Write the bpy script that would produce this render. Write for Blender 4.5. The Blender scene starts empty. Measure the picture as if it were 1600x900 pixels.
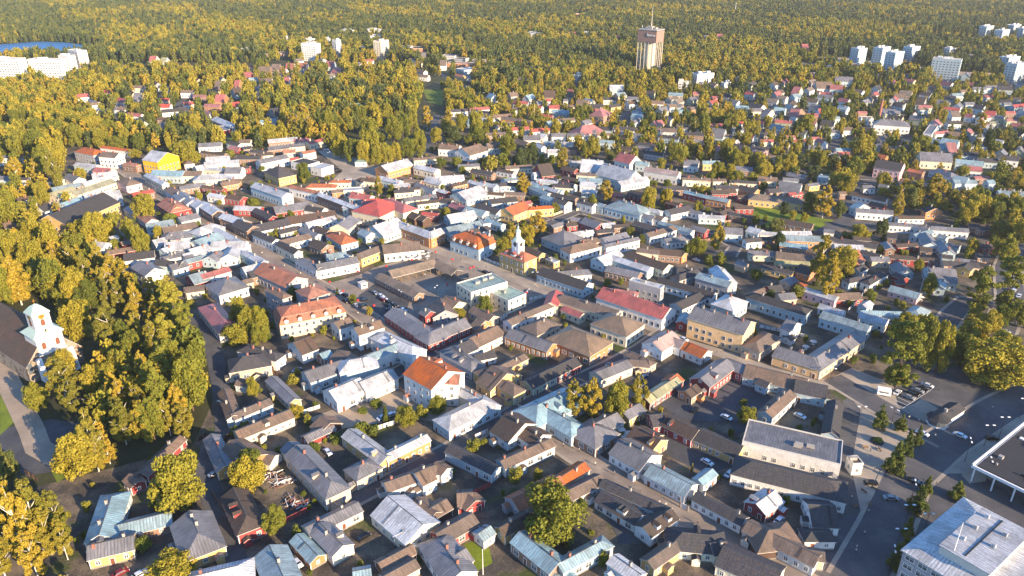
import bpy, bmesh, math, random
import numpy as np
from mathutils import Vector, Matrix
R = math.radians
D = bpy.data
C = bpy.context.scene.collection
scene = bpy.context.scene

# ---------------------------------------------------------------- camera, sky, sun, exposure
cam_d = D.cameras.new('camera'); cam = D.objects.new('camera', cam_d); C.objects.link(cam)
cam.location = (0, 0, 160); cam.rotation_euler = (R(90 - 24.9), 0, 0)
cam_d.sensor_width = 36; cam_d.lens = 36 * 1184 / 1600
cam_d.clip_start = 1; cam_d.clip_end = 20000
scene.camera = cam
SUN_AZ, SUN_EL = R(134.5), R(17.5)
world = D.worlds.new('World'); scene.world = world; world.use_nodes = True
wn = world.node_tree
sky = wn.nodes.new('ShaderNodeTexSky'); sky.sky_type = 'NISHITA'; sky.sun_disc = False
sky.sun_elevation = SUN_EL; sky.sun_rotation = SUN_AZ; sky.air_density = 1.0; sky.dust_density = 0.3; sky.ozone_density = 6.0
bg = wn.nodes['Background']; bg.inputs[1].default_value = 0.135
wn.links.new(sky.outputs[0], bg.inputs[0])
sl = D.lights.new('sun', 'SUN'); sun = D.objects.new('sun', sl); C.objects.link(sun)
sl.energy = 5.0; sl.angle = R(0.5); sl.color = (1.0, 0.76, 0.50)
to_sun = Vector((math.sin(SUN_AZ) * math.cos(SUN_EL), math.cos(SUN_AZ) * math.cos(SUN_EL), math.sin(SUN_EL)))
sun.rotation_euler = to_sun.to_track_quat('Z', 'Y').to_euler()
scene.view_settings.view_transform = 'Standard'; scene.view_settings.look = 'None'
scene.view_settings.exposure = 1.68; scene.view_settings.gamma = 1.0
scene.render.engine = 'CYCLES'
try:
    scene.cycles.max_bounces = 5; scene.cycles.diffuse_bounces = 3; scene.cycles.volume_bounces = 0
    scene.cycles.transparent_max_bounces = 4
except Exception: pass
CAM = Vector((0, 0, 160)); CP, SP = math.cos(R(24.9)), math.sin(R(24.9))
def proj(x, y, z=0):
    zc = y * CP - (z - 160) * SP
    return 800 + 1184 * x / zc, 450 - 1184 * (y * SP + (z - 160) * CP) / zc, zc

# ---------------------------------------------------------------- materials
def lin(h):
    h = h.lstrip('#'); c = [int(h[i:i+2], 16) / 255 for i in (0, 2, 4)]
    return tuple((v / 12.92 if v <= .04045 else ((v + .055) / 1.055) ** 2.4) for v in c) + (1,)
class NT:
    def __init__(s, name):
        s.m = D.materials.new(name); s.m.use_nodes = True; s.t = s.m.node_tree; s.b = s.t.nodes['Principled BSDF']
    def n(s, ty, **kw):
        x = s.t.nodes.new('ShaderNode' + ty)
        for k, v in kw.items():
            if isinstance(k, str) and k[0] == '_': x.inputs[int(k[1:])].default_value = v
            else: setattr(x, k, v)
        return x
    def l(s, a, b): s.t.links.new(a, b)
    def math(s, op, a, b=None, clamp=False):
        x = s.n('Math', operation=op, use_clamp=clamp)
        for i, v in enumerate((a, b)):
            if v is None: continue
            if isinstance(v, (int, float)): x.inputs[i].default_value = v
            else: s.l(v, x.inputs[i])
        return x.outputs[0]
    def mix(s, f, a, b, mode='MIX'):
        x = s.n('MixRGB', blend_type=mode)
        for i, v in enumerate((f, a, b)):
            if isinstance(v, (int, float)): x.inputs[i].default_value = v
            elif isinstance(v, tuple): x.inputs[i].default_value = v
            else: s.l(v, x.inputs[i])
        return x.outputs[0]
    def ramp(s, f, *stops):
        x = s.n('ValToRGB'); e = x.color_ramp.elements
        while len(e) < len(stops): e.new(.5)
        for k, (p, c) in enumerate(stops): e[k].position = p; e[k].color = c if isinstance(c, tuple) else (c, c, c, 1)
        s.l(f, x.inputs[0]); return x.outputs[0]
    def noise(s, vec, scale, detail=4, rough=.6):
        x = s.n('TexNoise'); x.inputs['Scale'].default_value = scale; x.inputs['Detail'].default_value = detail; x.inputs['Roughness'].default_value = rough
        if vec is not None: s.l(vec, x.inputs['Vector'])
        return x.outputs[0]
    def bump(s, h, dist, strength=.6):
        x = s.n('Bump'); x.inputs['Distance'].default_value = dist; x.inputs['Strength'].default_value = strength
        s.l(h, x.inputs['Height']); s.l(x.outputs[0], s.b.inputs['Normal'])
    def col(s, c): s.l(c, s.b.inputs['Base Color'])
    def set(s, rough=None, metal=None, spec=None):
        if rough is not None: s.b.inputs['Roughness'].default_value = rough
        if metal is not None: s.b.inputs['Metallic'].default_value = metal
        if spec is not None: s.b.inputs['Specular IOR Level'].default_value = spec
def plain(name, hexc, rough=.7, metal=0, spec=.4):
    a = NT(name); pos = a.n('NewGeometry').outputs['Position']
    n = a.noise(pos, 1.3); c = lin(hexc)
    a.col(a.mix(n, tuple(v * .78 for v in c[:3]) + (1,), tuple(min(1, v * 1.18) for v in c[:3]) + (1,))); a.set(rough, metal, spec); return a.m
def roof_mat(name, hexc, style):
    a = NT(name); c = lin(hexc); uv = a.n('UVMap').outputs[0]
    sx = a.n('SeparateXYZ'); a.l(uv, sx.inputs[0]); u, v = sx.outputs[0], sx.outputs[1]
    geo = a.n('NewGeometry').outputs['Position']
    rnd = a.n('ObjectInfo').outputs['Random']
    big = a.noise(geo, .16, 3); fine = a.noise(geo, 1.6, 6, .7)
    mp = a.n('Mapping'); mp.inputs['Scale'].default_value = (2.2, .22, 1); a.l(uv, mp.inputs[0]); streak = a.noise(mp.outputs[0], 1.0, 5, .65)
    base = a.mix(a.ramp(streak, (.34, 0.), (.66, 1.)), tuple(x * .52 for x in c[:3]) + (1,), tuple(min(.9, x * 1.22) for x in c[:3]) + (1,))
    base = a.mix(a.math('MULTIPLY', a.ramp(fine, (.47, 0.), (.66, 1.)), .42), base, lin('#6a5a48') if style != 'tile' else lin('#54382c'))
    base = a.mix(a.math('MULTIPLY', a.ramp(big, (.45, 0.), (.58, 1.)), .34), base, (.04, .045, .04, 1))
    hsv = a.n('HueSaturation'); a.l(base, hsv.inputs['Color']); a.l(a.math('ADD', a.math('MULTIPLY', rnd, .36), .86), hsv.inputs['Value'])
    a.l(a.math('ADD', a.math('MULTIPLY', rnd, .5), .75), hsv.inputs['Saturation'])
    base = hsv.outputs[0]
    if style == 'seam':
        w = a.math('FRACT', a.math('MULTIPLY', u, 1 / .85)); ln = a.math('LESS_THAN', w, .24)
        sh = a.math('FRACT', a.math('MULTIPLY', v, 1 / 1.9)); ln2 = a.math('LESS_THAN', sh, .03)
        base = a.mix(a.math('MULTIPLY', ln, .6), base, tuple(x * .4 for x in c[:3]) + (1,))
        base = a.mix(a.math('MULTIPLY', ln2, .22), base, tuple(x * .4 for x in c[:3]) + (1,))
        a.bump(a.math('ADD', a.math('MULTIPLY', ln, .05), a.math('MULTIPLY', fine, .02)), 1.0, .8); a.set(.5, .12, .5)
    elif style == 'tile':
        w = a.math('FRACT', a.math('MULTIPLY', u, 1 / .5)); sh = a.math('FRACT', a.math('MULTIPLY', v, 1 / .6))
        k = a.math('MAXIMUM', a.math('LESS_THAN', sh, .22), a.math('LESS_THAN', w, .18))
        base = a.mix(a.math('MULTIPLY', k, .5), base, tuple(x * .4 for x in c[:3]) + (1,))
        a.bump(a.math('MULTIPLY', k, -.04), 1.0, .8); a.set(.75, 0, .3)
    else:
        sh = a.math('FRACT', a.math('MULTIPLY', v, 1 / 1.0)); k = a.math('LESS_THAN', sh, .1)
        base = a.mix(a.math('MULTIPLY', k, .5), base, tuple(x * .45 for x in c[:3]) + (1,))
        a.bump(a.math('MULTIPLY', fine, .03), 1.0, .8); a.set(.85, 0, .25)
    a.col(base); return a.m
ROOF = {'k': ('#3a3b41', 'felt', 'black'), 'g': ('#77777b', 'seam', 'grey'), 'b': ('#74655a', 'tile', 'brown'), 'd': ('#4b3f3a', 'felt', 'dark brown'),
        'l': ('#bcbfc2', 'seam', 'silvery'), 't': ('#8aa3ab', 'seam', 'blue-grey'), 'r': ('#ae625c', 'seam', 'red'), 'o': ('#a96c52', 'tile', 'orange'),
        'm': ('#93ab9f', 'seam', 'mint green'), 'y': ('#a5a27c', 'seam', 'yellow-green'), 'w': ('#c9c9c6', 'felt', 'white'), 'n': ('#756a60', 'felt', 'taupe'), 'e': ('#84705a', 'seam', 'olive-brown'), 'p': ('#b39c94', 'seam', 'pinkish grey')}
RM = {k: roof_mat('roof_' + v[2].replace(' ', '_'), v[0], v[1]) for k, v in ROOF.items()}
WALL = {'w': ('#d0cfca', 'white'), 'c': ('#cfc4aa', 'cream'), 'y': ('#bd9f68', 'ochre yellow'), 'o': ('#ad7850', 'orange'), 'r': ('#8c3c3c', 'red'),
        'b': ('#a0b2b8', 'pale blue'), 'g': ('#97979a', 'grey'), 's': ('#bfa98e', 'beige'), 'n': ('#83695a', 'brown'), 'p': ('#cfa8a8', 'pink'), 'e': ('#9fa68c', 'sage green'), 'd': ('#534038', 'dark brown'), 'Y': ('#e0ab22', 'bright yellow'), 'a': ('#d6b181', 'peach-cream')}
def wall_mat(name, hexc):
    a = NT(name); c = lin(hexc); uv = a.n('UVMap').outputs[0]
    sx = a.n('SeparateXYZ'); a.l(uv, sx.inputs[0]); u, v = sx.outputs[0], sx.outputs[1]
    geo = a.n('NewGeometry').outputs['Position']; rnd = a.n('ObjectInfo').outputs['Random']
    n1 = a.noise(geo, .7, 5); mp = a.n('Mapping'); mp.inputs['Scale'].default_value = (3, .35, 1); a.l(uv, mp.inputs[0]); st = a.noise(mp.outputs[0], 1, 4)
    base = a.mix(a.ramp(n1, (.3, 0.), (.7, 1.)), tuple(x * .82 for x in c[:3]) + (1,), tuple(min(.88, x * 1.1) for x in c[:3]) + (1,))
    base = a.mix(a.math('MULTIPLY', a.ramp(st, (.5, 0.), (.75, 1.)), .28), base, tuple(x * .5 for x in lin('#8a7a68')[:3]) + (1,))
    w = a.math('LESS_THAN', a.math('FRACT', a.math('MULTIPLY', u, 1 / .3)), .13)
    base = a.mix(a.math('MULTIPLY', w, .22), base, tuple(x * .4 for x in c[:3]) + (1,))
    hsv = a.n('HueSaturation'); a.l(base, hsv.inputs['Color']); a.l(a.math('ADD', a.math('MULTIPLY', rnd, .3), .85), hsv.inputs['Value'])
    a.bump(a.math('MULTIPLY', w, -.02), 1., .7); a.col(hsv.outputs[0]); a.set(.8, 0, .25); return a.m
WM = {k: wall_mat('wall_' + v[1].replace(' ', '_'), v[0]) for k, v in WALL.items()}
M = {}
M['trim'] = plain('white_trim', '#d4d2cc'); M['fascia'] = plain('fascia_board', '#b8b4aa')
M['plinth'] = plain('stone_plinth', '#77726c', .9); M['brick'] = plain('chimney_brick', '#87564a', .85); M['render'] = plain('chimney_render', '#8f8a84', .85)
M['cap'] = plain('chimney_cap', '#4a4a4c', .6); M['door'] = plain('door_wood', '#6b3f2c', .6); M['post'] = plain('timber_post', '#6e563f', .8)
M['metal'] = plain('dark_metal', '#3c4044', .4, .6); M['white'] = plain('white_paint', '#dcdcda', .5); M['concrete'] = plain('pale_concrete', '#b9ae9c', .85)
M['redball'] = plain('red_flowers', '#b8282a', .8); M['stone'] = None
M['mint'] = plain('copper_green', '#9db0a4', .6); M['gold'] = plain('gold_dial', '#c08a30', .4, .6); M['black'] = plain('black_felt', '#2c2d31', .9)
M['skin'] = plain('skin', '#b98a70'); M['cloth'] = plain('dark_cloth', '#34363f'); M['cloth2'] = plain('light_cloth', '#bdb8ae'); M['tyre'] = plain('tyre_rubber', '#17181a', .8)
a = NT('window_glass'); gn = a.noise(a.n('NewGeometry').outputs['Position'], .4, 2); a.col(a.mix(gn, (.02, .028, .036, 1), (.12, .14, .16, 1))); a.set(.08, 0, .8); M['glass'] = a.m
a = NT('car_glass'); a.b.inputs['Base Color'].default_value = (.01, .013, .016, 1); a.set(.05, 0, .9); M['cglass'] = a.m
for k, h in {'k': '#15171a', 'w': '#d8dadb', 's': '#8e9296', 'r': '#7a1e20', 't': '#2d5f8a'}.items():
    a = NT('car_paint_' + {'k': 'black', 'w': 'white', 's': 'silver', 'r': 'red', 't': 'blue'}[k]); a.b.inputs['Base Color'].default_value = lin(h); a.set(.25, .3, .6); M['car' + k] = a.m
# field-stone masonry of the church
a = NT('fieldstone_masonry'); geo = a.n('NewGeometry').outputs['Position']
vo = a.n('TexVoronoi', feature='F1'); vo.inputs['Scale'].default_value = 1.1; a.l(geo, vo.inputs['Vector'])
sp = a.n('SeparateXYZ'); a.l(vo.outputs['Color'], sp.inputs[0])
nb = a.noise(geo, .35, 4)
base = a.ramp(sp.outputs[0], (.0, lin('#2c292a')), (.35, lin('#655245')), (.6, lin('#8e8274')), (1., lin('#3f352f')))
a.col(a.mix(a.ramp(nb, (.42, 0.), (.56, 1.)), base, lin('#85796a'))); a.bump(vo.outputs['Distance'], .3, .8); a.set(.9); M['stone'] = a.m
def ground_mat(name, stops, s1, s2, rough=.9, patch=None, bump=.05):
    a = NT(name); geo = a.n('NewGeometry').outputs['Position']
    n1 = a.noise(geo, s1, 6, .62); n2 = a.noise(geo, s2, 6, .7)
    f = a.math('ADD', a.math('MULTIPLY', n1, .65), a.math('MULTIPLY', n2, .35))
    base = a.ramp(f, *[(p, lin(h)) for p, h in stops])
    if patch:
        n3 = a.noise(geo, patch[0], 3, .5); base = a.mix(a.ramp(n3, (patch[1], 0.), (patch[1] + .08, 1.)), base, a.ramp(n2, (.3, lin(patch[2])), (.7, lin(patch[3]))))
    a.bump(n2, bump, .7); a.col(base); a.set(rough, 0, .25); return a.m
G = {}
G['ground'] = ground_mat('forest_floor', [(.35, '#26291a'), (.55, '#3b3d22'), (.7, '#5a5630')], .05, .9)
G['yard'] = ground_mat('yard_soil_and_grass', [(.36, '#2f2e2b'), (.47, '#46413b'), (.56, '#6b6051'), (.68, '#80725f')], .09, 1.5, patch=(.05, .56, '#2c351a', '#4c5428'))
G['asphalt'] = ground_mat('asphalt', [(.35, '#3b3c3f'), (.52, '#4f4f51'), (.68, '#666360')], .08, 2.2)
G['asphalt2'] = ground_mat('dark_asphalt', [(.35, '#33353a'), (.52, '#45474b'), (.68, '#5b5a59')], .1, 2.)
G['cobble'] = ground_mat('cobblestones', [(.35, '#655d55'), (.52, '#80756a'), (.68, '#9b8e7e')], .1, 2.6)
G['paver'] = ground_mat('stone_pavers', [(.35, '#77706a'), (.52, '#918779'), (.68, '#aa9d8b')], .1, 2.)
G['gravel'] = ground_mat('gravel', [(.35, '#7e7365'), (.55, '#948675'), (.7, '#ab9c88')], .1, 2.)
G['grass'] = ground_mat('lawn_grass', [(.35, '#4c5c1c'), (.55, '#66741f'), (.7, '#818a34')], .1, 1.2)
a = NT('lake_water'); nw = a.noise(a.n('NewGeometry').outputs['Position'], .05, 3); a.b.inputs['Base Color'].default_value = lin('#3a6a96'); a.bump(nw, .4, .3); a.set(.5, 0, .15); G['water'] = a.m
def leaf_mat(name, stops, trans=.28):
    a = NT(name); geo = a.n('NewGeometry').outputs['Position']; oi = a.n('ObjectInfo'); rnd = oi.outputs['Random']
    n = a.noise(geo, .55, 4, .75); ri = a.n('Attribute'); ri.attribute_name = 'tone'; ri.attribute_type = 'INSTANCER'
    f = a.math('ADD', a.math('MULTIPLY', n, .9), a.math('MULTIPLY', a.math('SUBTRACT', a.math('FRACT', a.math('ADD', rnd, ri.outputs['Fac'])), .5), .6))
    base = a.ramp(f, *[(p, lin(h)) for p, h in stops]); a.col(base); a.set(.75, 0, .12)
    tr = a.n('BsdfTranslucent'); a.l(base, tr.inputs[0]); mx = a.n('MixShader'); mx.inputs[0].default_value = trans
    out = a.t.nodes['Material Output']; a.l(a.b.outputs[0], mx.inputs[1]); a.l(tr.outputs[0], mx.inputs[2]); a.l(mx.outputs[0], out.inputs[0]); return a.m
LM = {'m': leaf_mat('broadleaf_foliage', [(.1, '#4e5823'), (.35, '#6f7028'), (.6, '#8a802b'), (.9, '#998a31')], .16),
      'b': leaf_mat('birch_foliage', [(.1, '#636427'), (.4, '#83782b'), (.62, '#98842e'), (.9, '#a18631')], .18),
      's': leaf_mat('spruce_foliage', [(.1, '#3b4a20'), (.5, '#585f28'), (.9, '#78742f')], .1),
      'p': leaf_mat('column_foliage', [(.1, '#545b24'), (.5, '#7a7a2d'), (.9, '#938a33')], .16),
      'u': leaf_mat('shrub_foliage', [(.1, '#465324'), (.5, '#6a7029'), (.9, '#928434')], .16),
      'k': leaf_mat('dark_foliage', [(.1, '#37432a'), (.5, '#525a2e'), (.9, '#706c34')], .1)}
M['bark'] = plain('bark', '#5a4a3c', .9); M['birchbark'] = plain('birch_bark', '#b9b2a6', .8)

# ---------------------------------------------------------------- helpers
def setp(o, label=None, cat=None, group=None, kind=None):
    if label: o['label'] = label
    if cat: o['category'] = cat
    if group: o['group'] = group
    if kind: o['kind'] = kind
def mesh(name, verts, faces, mats, mi=None, uvs=None, smooth=False):
    me = D.meshes.new(name); me.from_pydata([tuple(v) for v in verts], [], faces)
    for m in mats: me.materials.append(m)
    if mi: me.polygons.foreach_set('material_index', mi)
    if uvs:
        l = me.uv_layers.new(name='UVMap'); l.data.foreach_set('uv', [c for f in uvs for p in f for c in p])
    if smooth: me.polygons.foreach_set('use_smooth', [True] * len(me.polygons))
    me.update(); return me
def link(name, data, parent=None, loc=(0, 0, 0), rot=0.0, scale=None):
    o = D.objects.new(name, data); C.objects.link(o); o.location = loc
    if rot: o.rotation_euler = (0, 0, rot)
    if scale: o.scale = scale
    if parent: o.parent = parent
    return o
class MB:
    def __init__(s): s.v = []; s.f = []; s.mi = []
    def box(s, x0, x1, y0, y1, z0, z1, m=0):
        b = len(s.v); s.v += [(x0,y0,z0),(x1,y0,z0),(x1,y1,z0),(x0,y1,z0),(x0,y0,z1),(x1,y0,z1),(x1,y1,z1),(x0,y1,z1)]
        s.f += [(b,b+3,b+2,b+1),(b+4,b+5,b+6,b+7),(b,b+1,b+5,b+4),(b+1,b+2,b+6,b+5),(b+2,b+3,b+7,b+6),(b+3,b,b+4,b+7)]; s.mi += [m]*6; return s
    def frus(s, rings, n=8, m=0, cx=0, cy=0, a0=0., cap=True):   # rings: (radius, z[, sy])
        b = len(s.v)
        for r in rings:
            for k in range(n):
                t = a0 + 2*math.pi*k/n; s.v.append((cx + r[0]*math.cos(t), cy + r[0]*math.sin(t), r[1]))
        for i in range(len(rings)-1):
            for k in range(n):
                q = b+i*n; k2 = (k+1) % n; s.f.append((q+k, q+k2, q+n+k2, q+n+k)); s.mi.append(m)
        if cap:
            s.f.append(tuple(b+(len(rings)-1)*n+k for k in range(n))); s.f.append(tuple(b+n-1-k for k in range(n))); s.mi += [m, m]
        return s
    def tube(s, p, q, r0, r1, n=6, m=0):
        p, q = Vector(p), Vector(q); d = (q-p).normalized(); u = d.orthogonal().normalized(); w = d.cross(u); b = len(s.v)
        for c, r in ((p, r0), (q, r1)):
            for k in range(n):
                t = 2*math.pi*k/n; s.v.append(tuple(c + u*math.cos(t)*r + w*math.sin(t)*r))
        for k in range(n): s.f.append((b+k, b+(k+1)%n, b+n+(k+1)%n, b+n+k)); s.mi.append(m)
        s.f.append(tuple(b+n+k for k in range(n))); s.f.append(tuple(b+n-1-k for k in range(n))); s.mi += [m, m]; return s
    def poly(s, pts, faces, m=0):
        b = len(s.v); s.v += [tuple(p) for p in pts]
        for f in faces: s.f.append(tuple(b+i for i in f)); s.mi.append(m)
        return s
    def me(s, name, *mats, smooth=False): return mesh(name, s.v, s.f, mats, s.mi, None, smooth)
    def obj(s, name, parent, *mats, loc=(0,0,0), rot=0., smooth=False): return link(name, s.me(name, *mats, smooth=smooth), parent, loc, rot)
def uvauto(me, sc=1.0):
    l = me.uv_layers.new(name='UVMap')
    for p in me.polygons:
        n = p.normal; h = Vector((-n.y, n.x, 0)) if abs(n.z) < .98 else Vector((1, 0, 0)); h.normalize(); w = n.cross(h)
        for li in p.loop_indices:
            c = me.vertices[me.loops[li].vertex_index].co; l.data[li].uv = (c.dot(h), c.dot(w))

# ---------------------------------------------------------------- survey tables, all in metres on the ground
YARD = [(-379.6, 502.0), (-342.1, 529.1), (-375.0, 635.1), (-311.7, 603.8), (-237.2, 584.4), (-176.6, 646.2), (-122.9, 593.9), (-84.4, 613.9), (-65.4, 779.8), (-30.7, 928.6), (152.3, 920.0), (658.8, 937.4), (153.2, 143.0), (-143.2, 143.0), (-151.9, 193.6), (-110.3, 213.7), (-114.7, 254.9), (-129.6, 285.7), (-203.7, 368.9), (-303.9, 461.7), (-353.1, 461.7)]
AREAS = [('street_paving', 'asphalt', [(73.2, 143.0), (96.1, 181.7), (110.3, 213.7), (126.1, 243.5), (151.8, 258.7), (184.4, 269.6), (224.6, 274.8), (139.8, 143.0)]), ('market_square', 'cobble', [(-97.8, 347.0), (-79.9, 360.5), (-71.8, 372.3), (-51.2, 386.6), (-35.9, 394.1), (16.0, 343.2), (19.3, 331.4), (-17.0, 295.0), (-34.4, 277.0), (-57.5, 301.0), (-77.9, 324.4)]), ('car_park', 'asphalt2', [(-75.4, 335.7), (-68.7, 352.5), (-49.6, 330.0), (-49.8, 297.4), (-57.5, 301.0)]), ('plaza', 'paver', [(-132.4, 502.0), (-126.8, 562.5), (-153.2, 603.8), (-124.7, 603.8), (-78.1, 562.5), (-90.6, 516.8), (-105.9, 502.0), (-106.8, 461.7)]), ('station_plaza', 'paver', [(127.9, 259.6), (138.6, 267.1), (154.1, 250.2), (162.6, 228.9), (201.7, 254.9), (185.3, 213.7), (160.4, 187.5), (153.4, 200.0), (134.5, 200.0), (120.3, 187.5), (106.9, 181.7), (112.7, 203.3), (130.0, 237.1)]), ('parking', 'asphalt2', [(150.0, 254.9), (167.4, 267.1), (168.9, 254.9), (152.3, 241.3), (144.3, 237.1)]), ('parking', 'asphalt2', [(261.3, 377.6), (285.3, 391.3), (274.6, 352.5), (251.3, 316.3), (230.4, 316.3)]), ('church_plaza', 'asphalt2', [(-183.4, 224.9), (-177.0, 227.3), (-168.3, 230.9), (-150.0, 226.9), (-147.4, 217.3), (-154.4, 213.7), (-150.1, 201.6), (-158.7, 198.4), (-176.5, 213.7)]), ('church_yard', 'asphalt2', [(-220.6, 285.7), (-208.6, 274.8), (-193.1, 254.9), (-171.8, 228.9), (-177.0, 227.3), (-201.7, 254.9)]), ('lawn', 'grass', [(152.3, 435.6), (176.6, 461.7), (207.9, 437.9), (192.7, 428.9), (167.4, 422.4)]), ('lawn', 'grass', [(139.6, 461.7), (168.2, 474.5), (176.6, 449.5), (158.7, 443.6)]), ('lawn', 'grass', [(-201.7, 254.9), (-198.7, 254.9), (-180.7, 228.9), (-181.0, 221.1)]), ('lawn', 'grass', [(-152.2, 201.6), (-150.5, 208.4), (-145.0, 200.0), (-146.6, 195.2)]), ('lawn', 'grass', [(-487.3, 720.8), (-469.0, 720.8), (-435.7, 694.3), (-441.6, 664.7), (-455.8, 669.5)]), ('lawn', 'grass', [(-261.0, 650.7), (-238.3, 657.7), (-230.4, 641.7), (-247.7, 628.6)]), ('lawn', 'grass', [(-103.1, 886.8), (-73.6, 886.8), (-73.3, 796.0), (-88.3, 812.7)]), ('lawn', 'grass', [(557.6, 950.9), (612.6, 950.9), (607.0, 928.6), (556.0, 920.0)]), ('lawn', 'grass', [(286.9, 405.8), (308.0, 416.1), (293.1, 386.6), (280.0, 391.3)]), ('lawn', 'grass', [(-13.9, 168.2), (-7.5, 170.8), (-5.4, 160.8), (-10.6, 157.2)]), ('yard', 'asphalt2', [(78.7, 237.1), (88.2, 245.7), (103.4, 254.9), (104.9, 237.1), (92.9, 228.9), (79.2, 221.1)]), ('yard', 'asphalt2', [(51.4, 217.3), (59.6, 224.9), (75.0, 213.7), (74.4, 203.3), (63.0, 200.0), (52.3, 210.1)]), ('yard', 'asphalt2', [(41.8, 267.1), (50.4, 272.2), (61.4, 259.6), (75.6, 254.9), (92.1, 259.6), (105.4, 245.7), (76.6, 228.9), (60.8, 230.9)]), ('yard', 'gravel', [(-51.2, 259.6), (-39.2, 245.7), (-19.1, 237.1), (-27.9, 228.9), (-42.4, 232.9), (-50.1, 237.1)]), ('yard', 'gravel', [(-74.8, 230.9), (-66.8, 237.1), (-46.6, 245.7), (-46.4, 228.9), (-64.0, 224.1)]), ('yard', 'asphalt2', [(27.8, 184.6), (32.5, 190.5), (41.2, 181.7), (40.9, 168.2), (31.6, 168.2)]), ('lake', 'water', [(-783.6, 1115.1), (-728.9, 1115.1), (-681.3, 1127.5), (-642.0, 1140.2), (-624.5, 1179.9), (-656.1, 1259.8), (-745.7, 1316.2), (-793.1, 1324.7), (-821.0, 1299.6), (-884.1, 1267.6)]), ('field', 'gravel', [(-150.4, 1153.2), (-137.5, 1207.8), (-105.7, 1179.9), (-92.1, 1127.5), (-135.3, 1103.0)]), ('paver_circle', 'gravel', [(143.2, 219.6), (146.9, 222.6), (151.9, 223.4), (153.9, 221.1), (152.8, 217.3), (148.3, 213.0), (143.2, 211.6), (141.5, 214.4)]), ('paver_circle', 'gravel', [(147.1, 199.3), (153.1, 203.3), (157.5, 201.6), (153.3, 196.1), (147.4, 194.9)]), ('field', 'gravel', [(655.0, 1350.6), (805.9, 1386.8), (905.7, 1333.2), (863.5, 1267.6), (728.1, 1283.4)]), ('field', 'gravel', [(413.7, 1153.2), (493.1, 1140.2), (583.6, 1013.9), (654.6, 993.7), (662.7, 955.5), (552.2, 955.5), (424.9, 1034.9)])]
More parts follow.
